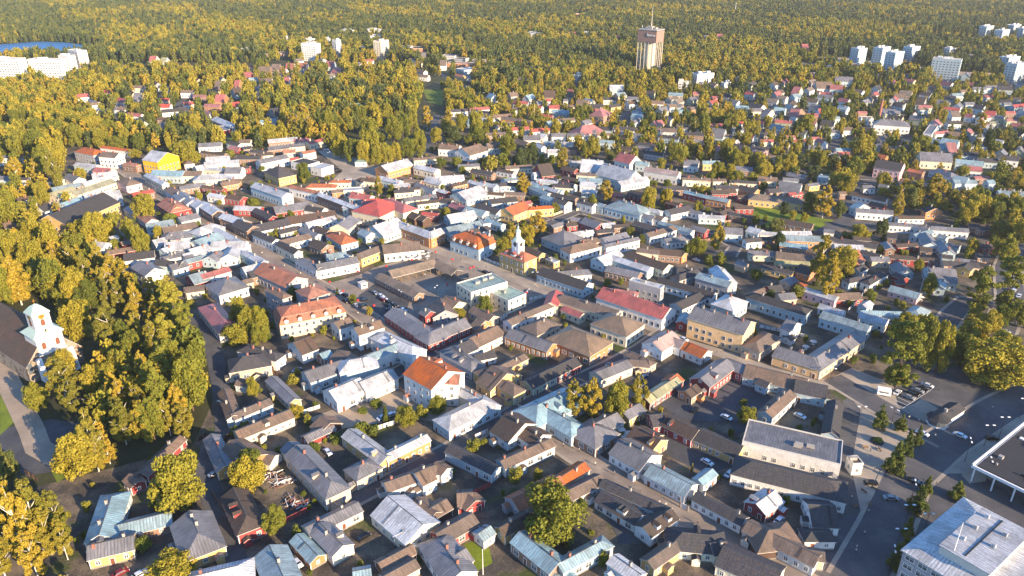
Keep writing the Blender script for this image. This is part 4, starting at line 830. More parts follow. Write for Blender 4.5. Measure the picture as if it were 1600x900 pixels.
-346 6934 -459 117 87 48 g - 36 tb 0
-226 7048 -425 129 59 46 g - 36 lb 0
-91 7224 304 187 63 44 g - 36 bs 0
-75 6852 889 196 44 46 g - 36 bw 0
-144 6526 261 179 52 38 g - 36 bn 0
79 6218 -847 171 71 40 g - 36 bn 0
167 6329 0 137 90 48 g - 36 gw 1
+ 256 6414 -553 84 73 46 g - 36 lw 0
383 6438 0 106 60 48 g - 36 gc 1
229 6076 -950 99 50 46 g - 36 lw 0
349 6198 -287 149 49 42 g - 36 tb 0
330 5918 0 91 62 44 g - 36 lb 0
-13 5175 259 121 47 40 g - 27 tw 0
-31 5047 254 118 47 42 g - 27 kb 0
-240 5077 -733 143 47 42 g - 27 lb 2
-132 5038 0 105 47 40 g - 27 tb 0
226 4989 -887 268 47 42 g - 27 lb 2
284 5175 -308 102 54 38 g - 27 kb 0
877 5619 2331 145 134 59 g - 36 rw 2
977 5540 -374 96 54 52 g - 36 tb 2
1079 5278 2603 250 82 67 g - 27 pw 4
1297 5160 3061 189 43 48 g - 27 bc 2
1457 5153 0 89 47 42 g - 27 bc 1
1343 5533 -350 103 88 52 g - 36 gw 2
1496 5567 0 125 47 52 g - 36 ty 1
835 7166 1020 190 146 80 g 12 36 rn 3
657 6579 485 276 170 50 g 12 36 rw 1
500 7050 310 175 54 46 g - 36 bc 0
484 7392 -338 177 59 50 g - 36 tb 1
424 7668 0 99 48 46 g - 36 rw 0
277 6674 0 98 44 46 g - 36 rw 0
656 6555 -307 155 58 54 g - 36 gc 0
+ 781 6465 0 106 44 50 g - 36 bc 0
540 6414 0 138 61 54 g - 36 gw 1
398 6414 0 117 61 54 g - 36 gw 1
262 6422 0 84 60 52 g - 36 gw 0
832 6676 -394 125 61 48 g - 36 kb 0
994 6664 -276 177 66 50 g - 36 kw 1
1074 6441 -521 90 58 46 g - 36 gw 0
1141 7001 -2045 178 44 48 g - 36 gw 0
1190 7212 -571 102 67 46 g - 36 tb 0
1262 7528 -1138 132 55 48 g - 36 gw 0
1226 7369 -969 140 48 46 g - 36 tb 0
1354 6597 -278 173 67 54 g - 36 bw 2
1335 6376 -526 178 48 48 g - 36 kb 2
1525 6746 -501 102 67 54 g - 36 bw 1
1558 6477 -259 180 58 50 g - 36 kn 2
1499 6204 -283 152 51 50 g - 36 gn 1
1143 6106 -566 231 44 46 g - 36 kg 3
958 5982 -550 236 47 48 g - 36 dn 2
1118 5858 -547 151 47 44 g - 36 kg 1
781 6222 -316 137 50 46 g - 36 tb 1
943 6321 -751 62 50 44 g - 36 dc 0
411 6169 0 186 44 46 g - 36 lb 1
485 6017 0 79 44 42 g - 36 dn 0
593 5455 -234 152 180 42 g - 36 lb 2
479 5603 0 86 47 42 g - 36 lc 0
764 5255 -796 281 180 46 g - 36 lb 2
724 5266 0 91 47 46 g - 27 bo 1
+ 789 5273 -819 91 47 44 g - 27 kn 0
534 5295 -252 131 47 42 g - 27 bc 1
552 5142 -204 154 80 42 g - 27 tb 1
651 5358 -792 142 50 42 g - 27 tb 1
420 5184 -724 130 47 42 g - 27 dr 1
363 5079 -762 183 63 42 g - 27 kb 1
429 5434 -754 120 68 40 g - 27 dr 0
268 5122 -334 189 47 42 g - 27 lb 2
1842 6806 0 112 60 50 g - 36 rw 0
1775 6460 -453 105 170 44 g - 36 gb 0
1994 6667 0 76 59 48 g - 36 lb 0
1672 7402 0 108 50 52 g - 36 tb 0
1815 7545 452 138 59 50 g - 36 bo 0
1636 7663 394 163 64 52 g - 36 bw 0
1937 7525 0 85 47 50 g - 36 bn 0
848 7606 0 111 48 46 g - 36 kr 0
1027 7666 524 124 61 50 g - 36 ky 0
609 7658 0 61 48 48 g - 36 bc 0
1582 5129 0 61 47 40 g - 27 ko 0
2490 6943 -377 142 56 52 g - 36 re 2
2851 7230 0 106 64 50 g - 36 rn 0
2636 7077 -1086 59 58 50 g - 36 tb 0
2643 7507 -651 98 58 52 g - 36 tb 0
2744 7303 -1123 63 170 46 g - 36 rn 0
2291 7511 -813 81 58 52 g - 36 tb 0
2386 7450 0 121 66 52 g - 36 gc 0
2435 7234 -941 69 170 48 g - 36 gc 0
1992 6658 0 98 59 50 g - 36 gb 0
2226 6483 -567 84 62 48 g - 36 bc 0
2122 6247 0 103 44 48 g - 36 rc 1
2003 6009 -324 125 49 46 g - 36 kp 0
2367 6389 0 73 44 46 g - 36 rw 0
2392 6255 0 103 44 46 g - 36 rb 0
2558 6344 0 72 44 46 g - 36 rc 0
2568 6217 -1226 89 65 48 g - 36 rw 1
2460 6048 -397 104 49 46 g - 36 gb 0
2582 5833 0 110 60 46 g - 36 rr 0
2640 5953 0 112 47 50 g - 36 tw 0
2790 6563 0 119 58 50 g - 36 gb 0
2930 6599 0 86 59 64 g - 36 bw 0
3270 6989 0 129 54 90 f - 0 bw 0
3037 7123 0 69 45 50 g - 36 tb 0
3388 7371 0 83 49 46 g - 36 rn 0
1840 6234 -1139 93 77 50 g - 36 bw 0
1838 6427 0 84 44 48 g - 36 bb 0
1807 5180 -262 121 79 40 g - 27 bc 1
1893 4963 -458 133 180 40 g - 27 gw 1
2044 5266 -736 124 71 40 g - 27 gn 1
1971 5182 -308 102 47 38 g - 27 gb 0
2223 5228 -717 67 58 40 g - 27 tb 0
2719 5762 378 102 47 44 g - 36 dr 1
1701 5422 -272 127 86 44 g - 27 gn 0
2439 5015 0 60 47 38 g - 27 gb 0
1863 6816 0 100 44 48 g - 36 rb 0
2096 6928 0 90 44 46 g - 36 rb 0
2012 5765 0 68 47 38 g - 36 bs 0
2976 7339 0 58 121 52 g - 36 rb 0
3655 7353 0 169 65 48 g - 36 ge 0
3356 6689 2803 291 112 90 g 12 36 gw 6
+ 3659 6589 979 406 69 70 f - 0 gw 0
3048 6043 -822 109 44 46 g - 36 bn 0
3143 6026 353 116 64 48 g - 36 bc 0
2978 6116 -507 83 49 40 g - 36 gb 0
2843 5733 -856 99 62 52 g - 36 oo 0
2754 5385 2500 177 162 74 g - 27 kp 2
+ 2930 5338 -819 103 52 52 g - 27 on 0
3216 5650 2897 220 141 59 g - 36 gc 1
3511 6001 2478 121 203 54 g - 36 tw 0
3370 5825 0 110 60 48 g - 36 kw 0
3120 5305 -1258 193 89 48 g 12 27 gw 1
3133 5115 2411 85 119 52 g - 27 tb 2
3608 5799 -193 204 65 52 g - 36 kb 1
3439 5568 -413 180 69 48 g - 36 tb 1
3388 5405 -383 90 89 48 g - 27 rw 0
3614 5639 -285 131 63 46 g - 36 kb 0
3750 5602 2712 126 76 74 g - 36 kw 1
3329 5101 0 43 65 44 g - 27 tb 0
3337 5222 0 100 47 40 g - 27 rn 0
3330 4857 -180 158 51 46 g - 27 tb 4
3487 5952 0 70 180 46 g - 36 rb 0
3726 6536 314 151 49 48 g - 36 rw 0
3820 6493 -503 94 60 46 g - 36 bn 0
4025 6899 0 125 61 52 g - 36 kw 1
3974 7042 -1430 52 51 48 g - 36 gw 0
4198 7225 0 82 118 52 g - 36 bw 0
4348 7507 -652 98 58 52 g - 36 rb 0
4150 7629 -954 74 59 52 g - 36 rb 0
4056 7535 0 98 48 48 g - 36 bb 0
3845 7319 -1050 64 65 48 g - 36 rw 0
4339 7201 -939 67 69 48 g - 36 rb 0
4438 7139 413 136 54 50 g - 36 rw 1
4279 6844 -784 70 63 44 g - 36 rw 0
4408 6928 0 78 44 46 g - 36 yc 0
4586 7136 -827 73 67 50 g - 36 ge 0
4806 7352 0 95 49 50 g - 36 rn 0
4624 7017 0 103 46 50 g - 36 re 1
5068 7655 392 163 60 52 g - 36 rb 0
4340 6413 -1252 45 71 56 g - 36 kw 0
4049 6224 -849 55 57 46 g - 36 lb 0
3929 6050 0 59 44 44 g - 36 gb 0
3823 6158 -303 138 117 38 f - 0 gw 0
5031 7774 0 74 49 50 g - 36 gb 0
3673 7444 -456 133 70 46 g - 36 ge 0
3892 7673 -932 76 68 50 g - 36 kb 0
2768 6574 421 114 50 50 g - 36 gb 0
-6114 9514 2965 374 130 260 F - 0 ww 0
-5690 9589 2988 431 130 240 F - 0 ww 0
-5827 10548 2503 262 130 220 F - 0 ww 0
-5875 10353 2724 181 116 180 F - 0 ww 0
-4418 8446 0 102 63 46 g - 36 rc 0
-4304 7896 -742 244 44 46 g - 36 gc 0
-4032 7939 -608 146 83 48 g - 36 rw 0
-3960 7749 0 110 58 48 g - 36 gc 0
-3859 7533 -292 131 67 48 g - 36 bw 0
-4211 8710 0 123 65 50 g - 36 bc 0
-3940 8098 0 64 170 44 g - 36 gc 0
-3932 8733 0 123 66 46 g - 36 kb 0
-3808 8332 0 135 63 50 g - 36 bc 0
-3621 8004 0 97 60 46 g - 36 rc 0
-3498 7723 0 110 46 46 g - 36 rw 0
-3536 8392 0 136 63 56 g - 36 bw 0
-3318 8175 0 133 62 46 g - 36 rn 0
-3290 8525 0 138 50 50 g - 36 by 0
-3324 8816 0 88 170 46 g - 36 bn 0
-3033 8009 0 97 170 44 g - 36 ro 0
-3004 8400 594 82 170 44 g - 36 db 0
-3016 7708 -224 177 58 44 g - 36 ro 0
-3429 10209 0 122 61 48 g - 36 rc 0
-3204 9445 0 74 170 44 g - 36 rr 0
-3149 8893 0 52 170 42 g - 36 ro 0
-3955 11670 2822 167 82 90 F - 0 ww 0
-4911 10757 0 84 170 50 g - 36 rw 0
-4700 10606 0 72 170 50 g - 36 yw 0
-2828 11093 2769 239 118 240 F - 0 ww 0
-2506 11299 944 91 83 260 F - 0 ww 0
-2514 11512 930 86 64 100 F - 0 ww 0
-1862 11248 1130 201 130 260 F - 0 oc 0
-3750 13099 2857 155 68 90 F - 0 ww 0
-3233 12668 2892 168 63 120 F - 0 ww 0
-2909 14090 2753 265 130 100 F - 0 ww 0
-2449 14214 2951 269 119 100 F - 0 ww 0
-2263 13211 2929 211 115 100 F - 0 ww 0
-2892 12499 2689 94 72 140 F - 0 ww 0
-2275 11907 2344 127 74 90 F - 0 ww 0
-1332 12466 2950 105 42 90 F - 0 oo 0
-1442 12141 1455 224 178 50 f - 0 ko 0
-1638 12176 1429 189 171 60 f - 0 kw 0
-946 13376 2962 249 101 60 f - 0 rc 0
-3583 11508 968 203 182 60 f - 0 bn 0
-879 11159 2741 203 133 70 f - 0 gw 0
-710 10929 2700 177 153 60 f - 0 kg 0
-694 10565 2942 355 150 50 f - 0 oo 0
-374 10832 2923 341 106 50 f - 0 rw 0
-579 10066 624 220 193 50 f - 0 lb 0
-633 9457 -844 154 57 55 g - 36 oy 0
-536 9463 -531 113 62 50 g - 36 gw 0
-1141 9830 -835 167 67 50 g - 36 bw 0
-1071 9457 -447 133 64 50 g - 36 bw 0
-1367 10806 0 85 61 55 g - 36 bw 0
-1257 10506 -554 132 59 50 g - 36 bc 0
-906 10317 0 81 170 60 g - 36 bw 0
-2386 10287 0 102 170 50 g - 36 rb 0
-2169 9746 -512 126 170 50 g - 36 rn 0
-1948 10718 0 106 62 50 g - 36 rw 0
-1775 10224 -678 105 49 50 g - 36 rw 0
-1565 10263 0 81 61 50 g - 36 rr 0
-2864 10107 0 100 170 50 g - 36 rw 0
-2709 10148 0 100 170 50 g - 36 ow 0
-3031 10040 0 99 170 50 g - 36 bn 0
-3117 9842 0 138 170 50 g - 36 bn 0
-2835 8953 0 126 170 50 g - 36 bc 0
-2620 9029 0 62 170 50 g - 36 rw 0
-2348 7515 -477 80 44 46 g - 36 gb 0
-3333 11498 539 160 170 60 f - 0 rn 0
393 13795 2711 286 130 80 F - 0 tw 0
1434 17554 520 152 101 70 f - 0 oo 0
2511 17871 2984 247 72 50 f - 0 gw 0
3392 17613 2828 243 54 50 f - 0 gw 0
3732 17267 2830 118 69 60 f - 0 gw 0
1986 8908 -395 138 42 90 F - 0 tw 0
+ 2273 9288 507 262 127 120 F - 0 tw 0
2493 9015 612 111 59 60 F - 0 tw 0
799 9375 892 120 63 90 F - 0 bb 0
1160 8589 0 148 113 60 g - 36 lb 0
1020 8025 0 130 60 50 g - 36 kw 0
401 8224 0 116 170 46 g - 36 dn 0
656 8548 -622 80 44 46 g - 36 rn 0
378 7973 0 42 51 46 g - 36 rw 0
90 7821 -276 149 64 50 g - 36 rw 0
270 7596 -561 70 61 50 g - 36 rb 0
31 7508 0 59 57 50 g - 36 bw 0
846 7703 0 142 46 50 g - 36 kr 0
556 7953 0 46 51 50 g - 36 gw 0
717 7722 -361 113 170 46 g - 36 bn 0
1756 8238 -304 149 65 56 g - 36 tc 0
1978 8279 0 65 62 60 g - 36 rn 0
1276 8059 -330 132 57 50 g - 36 gb 0
1489 7832 -323 127 67 50 g - 36 bw 0
1613 7672 -232 170 65 50 g - 36 gb 1
2137 8106 434 101 57 48 g - 36 rn 0
2286 7850 -952 99 80 50 g - 36 gw 0
2290 7593 -324 119 65 50 g - 36 tw 0
2424 7569 -905 146 130 50 g - 36 kw 0
1817 7575 -555 144 49 50 g - 36 bw 0
1028 13626 0 134 170 50 g - 36 rw 0
1525 14242 0 154 63 50 g - 36 bw 0
1746 13119 0 49 170 50 g - 36 rr 0
2713 13933 0 123 63 50 g - 36 rw 0
2961 13776 -751 172 57 50 g - 36 rw 0
3495 13345 0 104 170 50 g - 36 rr 0
3224 13163 0 76 170 50 g - 36 gb 0
1286 13747 0 79 170 50 g - 36 lw 0
129 9268 -497 115 60 46 g - 36 bn 0
4668 10596 497 167 130 240 F - 0 wb 0
5028 10708 732 244 130 240 F - 0 wb 0
4917 10092 684 233 130 260 F - 0 wb 0
5624 11086 611 207 130 200 F - 0 wb 0
5275 9491 2557 309 130 260 F - 0 wb 0
6313 11369 522 171 126 140 F - 0 ww 0
6588 10377 492 247 130 160 F - 0 wb 0
6017 9294 500 259 130 240 F - 0 wb 0
8318 13970 576 239 130 180 F - 0 wb 0
8239 13369 651 276 130 180 F - 0 wb 0
9030 14353 570 250 130 160 F - 0 wb 0
8887 13829 638 254 99 160 F - 0 wb 0
3983 10483 2748 181 133 50 f - 0 gw 0
4137 10141 622 158 105 60 F - 0 oo 0
4511 10213 1051 156 109 80 F - 0 oo 0
6414 10994 2824 100 49 80 F - 0 ww 0
3901 9115 -291 189 120 60 g - 36 gb 0
3518 8730 -119 170 170 50 g - 36 bw 0
3629 8630 -383 130 111 54 g - 36 rb 0
3117 8415 -663 75 170 50 g - 36 rc 0
3353 8430 -932 55 44 50 g - 36 rc 0
3398 8322 -422 110 60 50 g - 36 rc 0
3340 8185 -580 160 58 46 g - 36 gb 0
3820 8486 -974 113 65 46 g - 36 bb 0
4102 8126 -428 104 99 54 g - 36 bb 0
3905 7702 -819 107 97 50 g - 36 kb 0
4184 7826 -609 71 170 50 g - 36 dw 0
4436 7866 -342 122 58 54 g - 36 gc 0
4105 7602 0 124 57 54 g - 36 re 0
4773 8243 0 116 62 50 g - 36 tb 0
4992 8499 0 102 50 46 g - 36 eg 0
5285 8908 -869 66 61 50 g - 36 ro 0
5205 8602 0 139 65 52 g - 36 gb 0
5394 8699 0 123 65 52 g - 36 gb 0
5509 8616 -360 137 98 48 g - 36 kb 0
5054 8160 0 115 48 50 g - 36 rw 0
4648 7779 0 94 59 50 g - 36 gb 0
5063 7861 -434 96 69 52 g - 36 kb 0
5270 8038 0 114 51 50 g - 36 kb 0
5845 8892 -904 64 63 52 g - 36 gb 0
4329 7508 -579 136 52 50 g - 36 rb 0
2627 7486 -375 101 65 52 g - 36 tb 0
2698 7255 -476 77 170 46 g - 36 rn 0
2521 7441 -820 48 49 50 g - 36 bc 0
4459 12032 0 94 170 50 g - 36 rr 0
7306 15076 -1016 95 170 50 f - 0 bn 0
2869 6871 -574 109 89 46 g - 42 kw 0
4459 8281 -842 112 77 50 g - 34 dw 1
366 6880 603 127 88 49 g - 38 te 1
1317 6853 516 94 84 56 g - 38 rs 0
2195 6063 -783 103 90 45 g - 42 kg 1
1517 8384 -607 97 79 46 g - 34 de 1
2250 5720 755 120 94 49 g - 42 rs 1
3541 6857 528 100 76 49 g - 34 dw 1
10 8212 516 98 87 54 g - 38 bg 1
2293 8207 -741 95 81 48 g - 38 kw 0
3137 6640 -767 110 85 45 g - 34 ds 0
4006 5882 976 97 87 53 g - 42 ge 1
3978 7986 991 104 76 56 g - 34 rw 1
3331 6032 755 128 84 52 g - 38 ne 1
1624 5933 695 113 88 58 g - 34 rs 0
3647 7915 688 113 74 45 g - 34 ge 1
3808 8131 736 107 82 47 g - 34 dg 1
2924 8427 597 105 70 46 g - 42 de 0
3367 6312 -1028 126 85 53 g - 34 kw 1
2871 6328 -1052 99 77 47 g - 34 ke 1
4208 6684 606 130 81 53 g - 42 gw 0
3424 7893 -962 111 77 56 g - 38 rw 0
793 7887 -853 105 80 47 g - 42 tc 0
636 8200 -1067 117 82 51 g - 38 ks 0
1162 8258 554 115 83 50 g - 34 ts 0
4660 8596 -570 99 84 50 g - 42 ng 1
2518 6537 -896 96 70 47 g - 42 gb 0
2852 8088 -754 95 72 52 g - 34 nw 0
2836 7749 791 123 80 52 g - 34 db 1
4624 7552 -925 94 76 54 g - 42 kb 1
4095 8666 806 107 85 44 g - 42 kw 0
5636 8842 -643 129 75 48 g - 38 kb 1
4969 7416 913 121 84 44 g - 42 gb 0
3278 7544 -809 92 84 53 g - 34 tw 1
4598 7322 -659 101 86 44 g - 38 rw 1
3121 7946 -604 102 75 47 g - 38 db 1
4509 6733 -754 93 89 56 g - 38 rg 1
2456 5707 673 105 92 54 g - 38 gc 1
2046 7812 604 97 81 56 g - 34 rw 1
3831 6864 626 100 87 52 g - 42 rb 1
3392 7681 -853 91 76 49 g - 34 db 1
1466 7047 -937 96 88 54 g - 34 gc 0
3817 5806 915 116 78 58 g - 38 gs 0
3025 8178 547 124 79 49 g - 38 tb 1
3795 7105 -683 120 81 47 g - 38 ge 1
1911 7183 540 124 74 53 g - 34 kg 1
1691 6644 748 126 85 46 g - 42 ds 0
2843 8267 778 114 76 52 g - 42 rb 1
3984 6580 758 96 82 47 g - 34 rb 1
4469 7658 820 113 78 52 g - 38 gw 1
1674 8048 681 123 74 52 g - 34 bc 1
180 8066 945 122 85 54 g - 42 tg 1
2043 6448 -827 107 82 46 g - 42 rw 1
675 6940 757 100 81 46 g - 34 gw 1
3904 8284 813 101 74 52 g - 34 rc 0
2575 8304 -778 105 70 54 g - 34 rw 1
-211 8160 -1011 110 89 45 g - 42 tw 1
4262 8325 -611 119 87 48 g - 42 ns 0
4592 8044 -674 100 76 54 g - 38 kg 1
3155 6361 887 105 72 53 g - 34 kg 0
3953 6376 528 114 70 52 g - 34 gg 1
3006 7565 -772 94 86 51 g - 42 gw 1
3595 7113 -752 124 81 46 g - 38 ks 1
1811 5978 -631 96 90 52 g - 42 ke 1
2683 6820 -697 113 87 55 g - 42 rg 0
1216 7808 577 109 78 54 g - 38 dw 1
2274 6958 -696 101 82 45 g - 38 rg 1
3520 6207 -803 101 84 49 g - 34 tw 0
3308 8591 806 129 79 45 g - 34 nw 1
294 7804 571 120 72 54 g - 34 gg 1
1701 7867 856 124 84 55 g - 38 nc 1
1462 7429 555 96 85 55 g - 42 gs 1
2692 7922 -624 112 81 52 g - 34 ng 1
2377 6762 -882 115 75 45 g - 34 tw 1
1894 8031 693 129 80 48 g - 34 ge 1
-2993 7034 -1040 93 79 53 g - 38 ne 0
-2905 7284 -714 118 70 56 g - 38 rw 1
-2799 7670 843 129 81 52 g - 42 rw 1
-2519 7375 -827 106 74 51 g - 38 rw 1
-3072 9182 805 106 89 49 g - 38 tg 0
-4558 8159 631 115 76 53 g - 38 rw 1
-2716 8255 -935 91 79 48 g - 38 gc 0
-4007 7393 -1052 121 80 47 g - 42 ts 0
-3145 6788 807 103 79 48 g - 38 gg 1
-2831 8616 588 97 80 52 g - 38 gc 0
-3437 9208 -1038 114 85 45 g - 42 ge 1
-4133 8373 -665 123 70 48 g - 34 ds 1
-4078 8891 -1013 124 84 44 g - 42 bg 0
-3706 9163 -1054 120 77 45 g - 42 ks 0
-3346 6889 -1052 109 79 46 g - 42 ke 0
-3301 7796 659 96 74 45 g - 34 rw 1
-2035 10453 -938 93 72 45 g - 34 gg 1
-2215 9474 807 108 77 52 g - 34 nb 1
-2924 10737 834 98 90 50 g - 34 nw 0
-2667 9357 993 105 85 52 g - 42 ke 1
-1897 9685 591 99 73 45 g - 42 dw 1
-2618 9680 -668 98 77 46 g - 38 gb 0
-2610 10780 -908 101 88 49 g - 34 bg 1
-2882 9526 604 124 79 48 g - 34 ke 0
4429 9007 780 98 81 50 g - 34 rb 1
4675 9098 -977 118 71 55 g - 34 rs 1
5009 8905 -1036 126 74 48 g - 42 rw 1
2752 8867 524 109 72 53 g - 42 ke 1
3664 9504 580 92 81 54 g - 42 gb 1
4835 9453 -756 119 89 50 g - 34 ng 1
2720 9333 944 92 82 45 g - 34 gw 0
2315 8872 -1007 102 78 46 g - 34 bg 1
3190 9095 760 120 85 48 g - 34 rw 1
3489 9016 552 99 85 54 g - 38 ng 1
5554 9497 960 112 87 53 g - 42 gb 1
4049 9352 828 90 77 48 g - 34 bc 1
3020 8905 725 102 83 48 g - 34 dw 1
4476 9491 849 121 78 45 g - 42 nb 0
"""
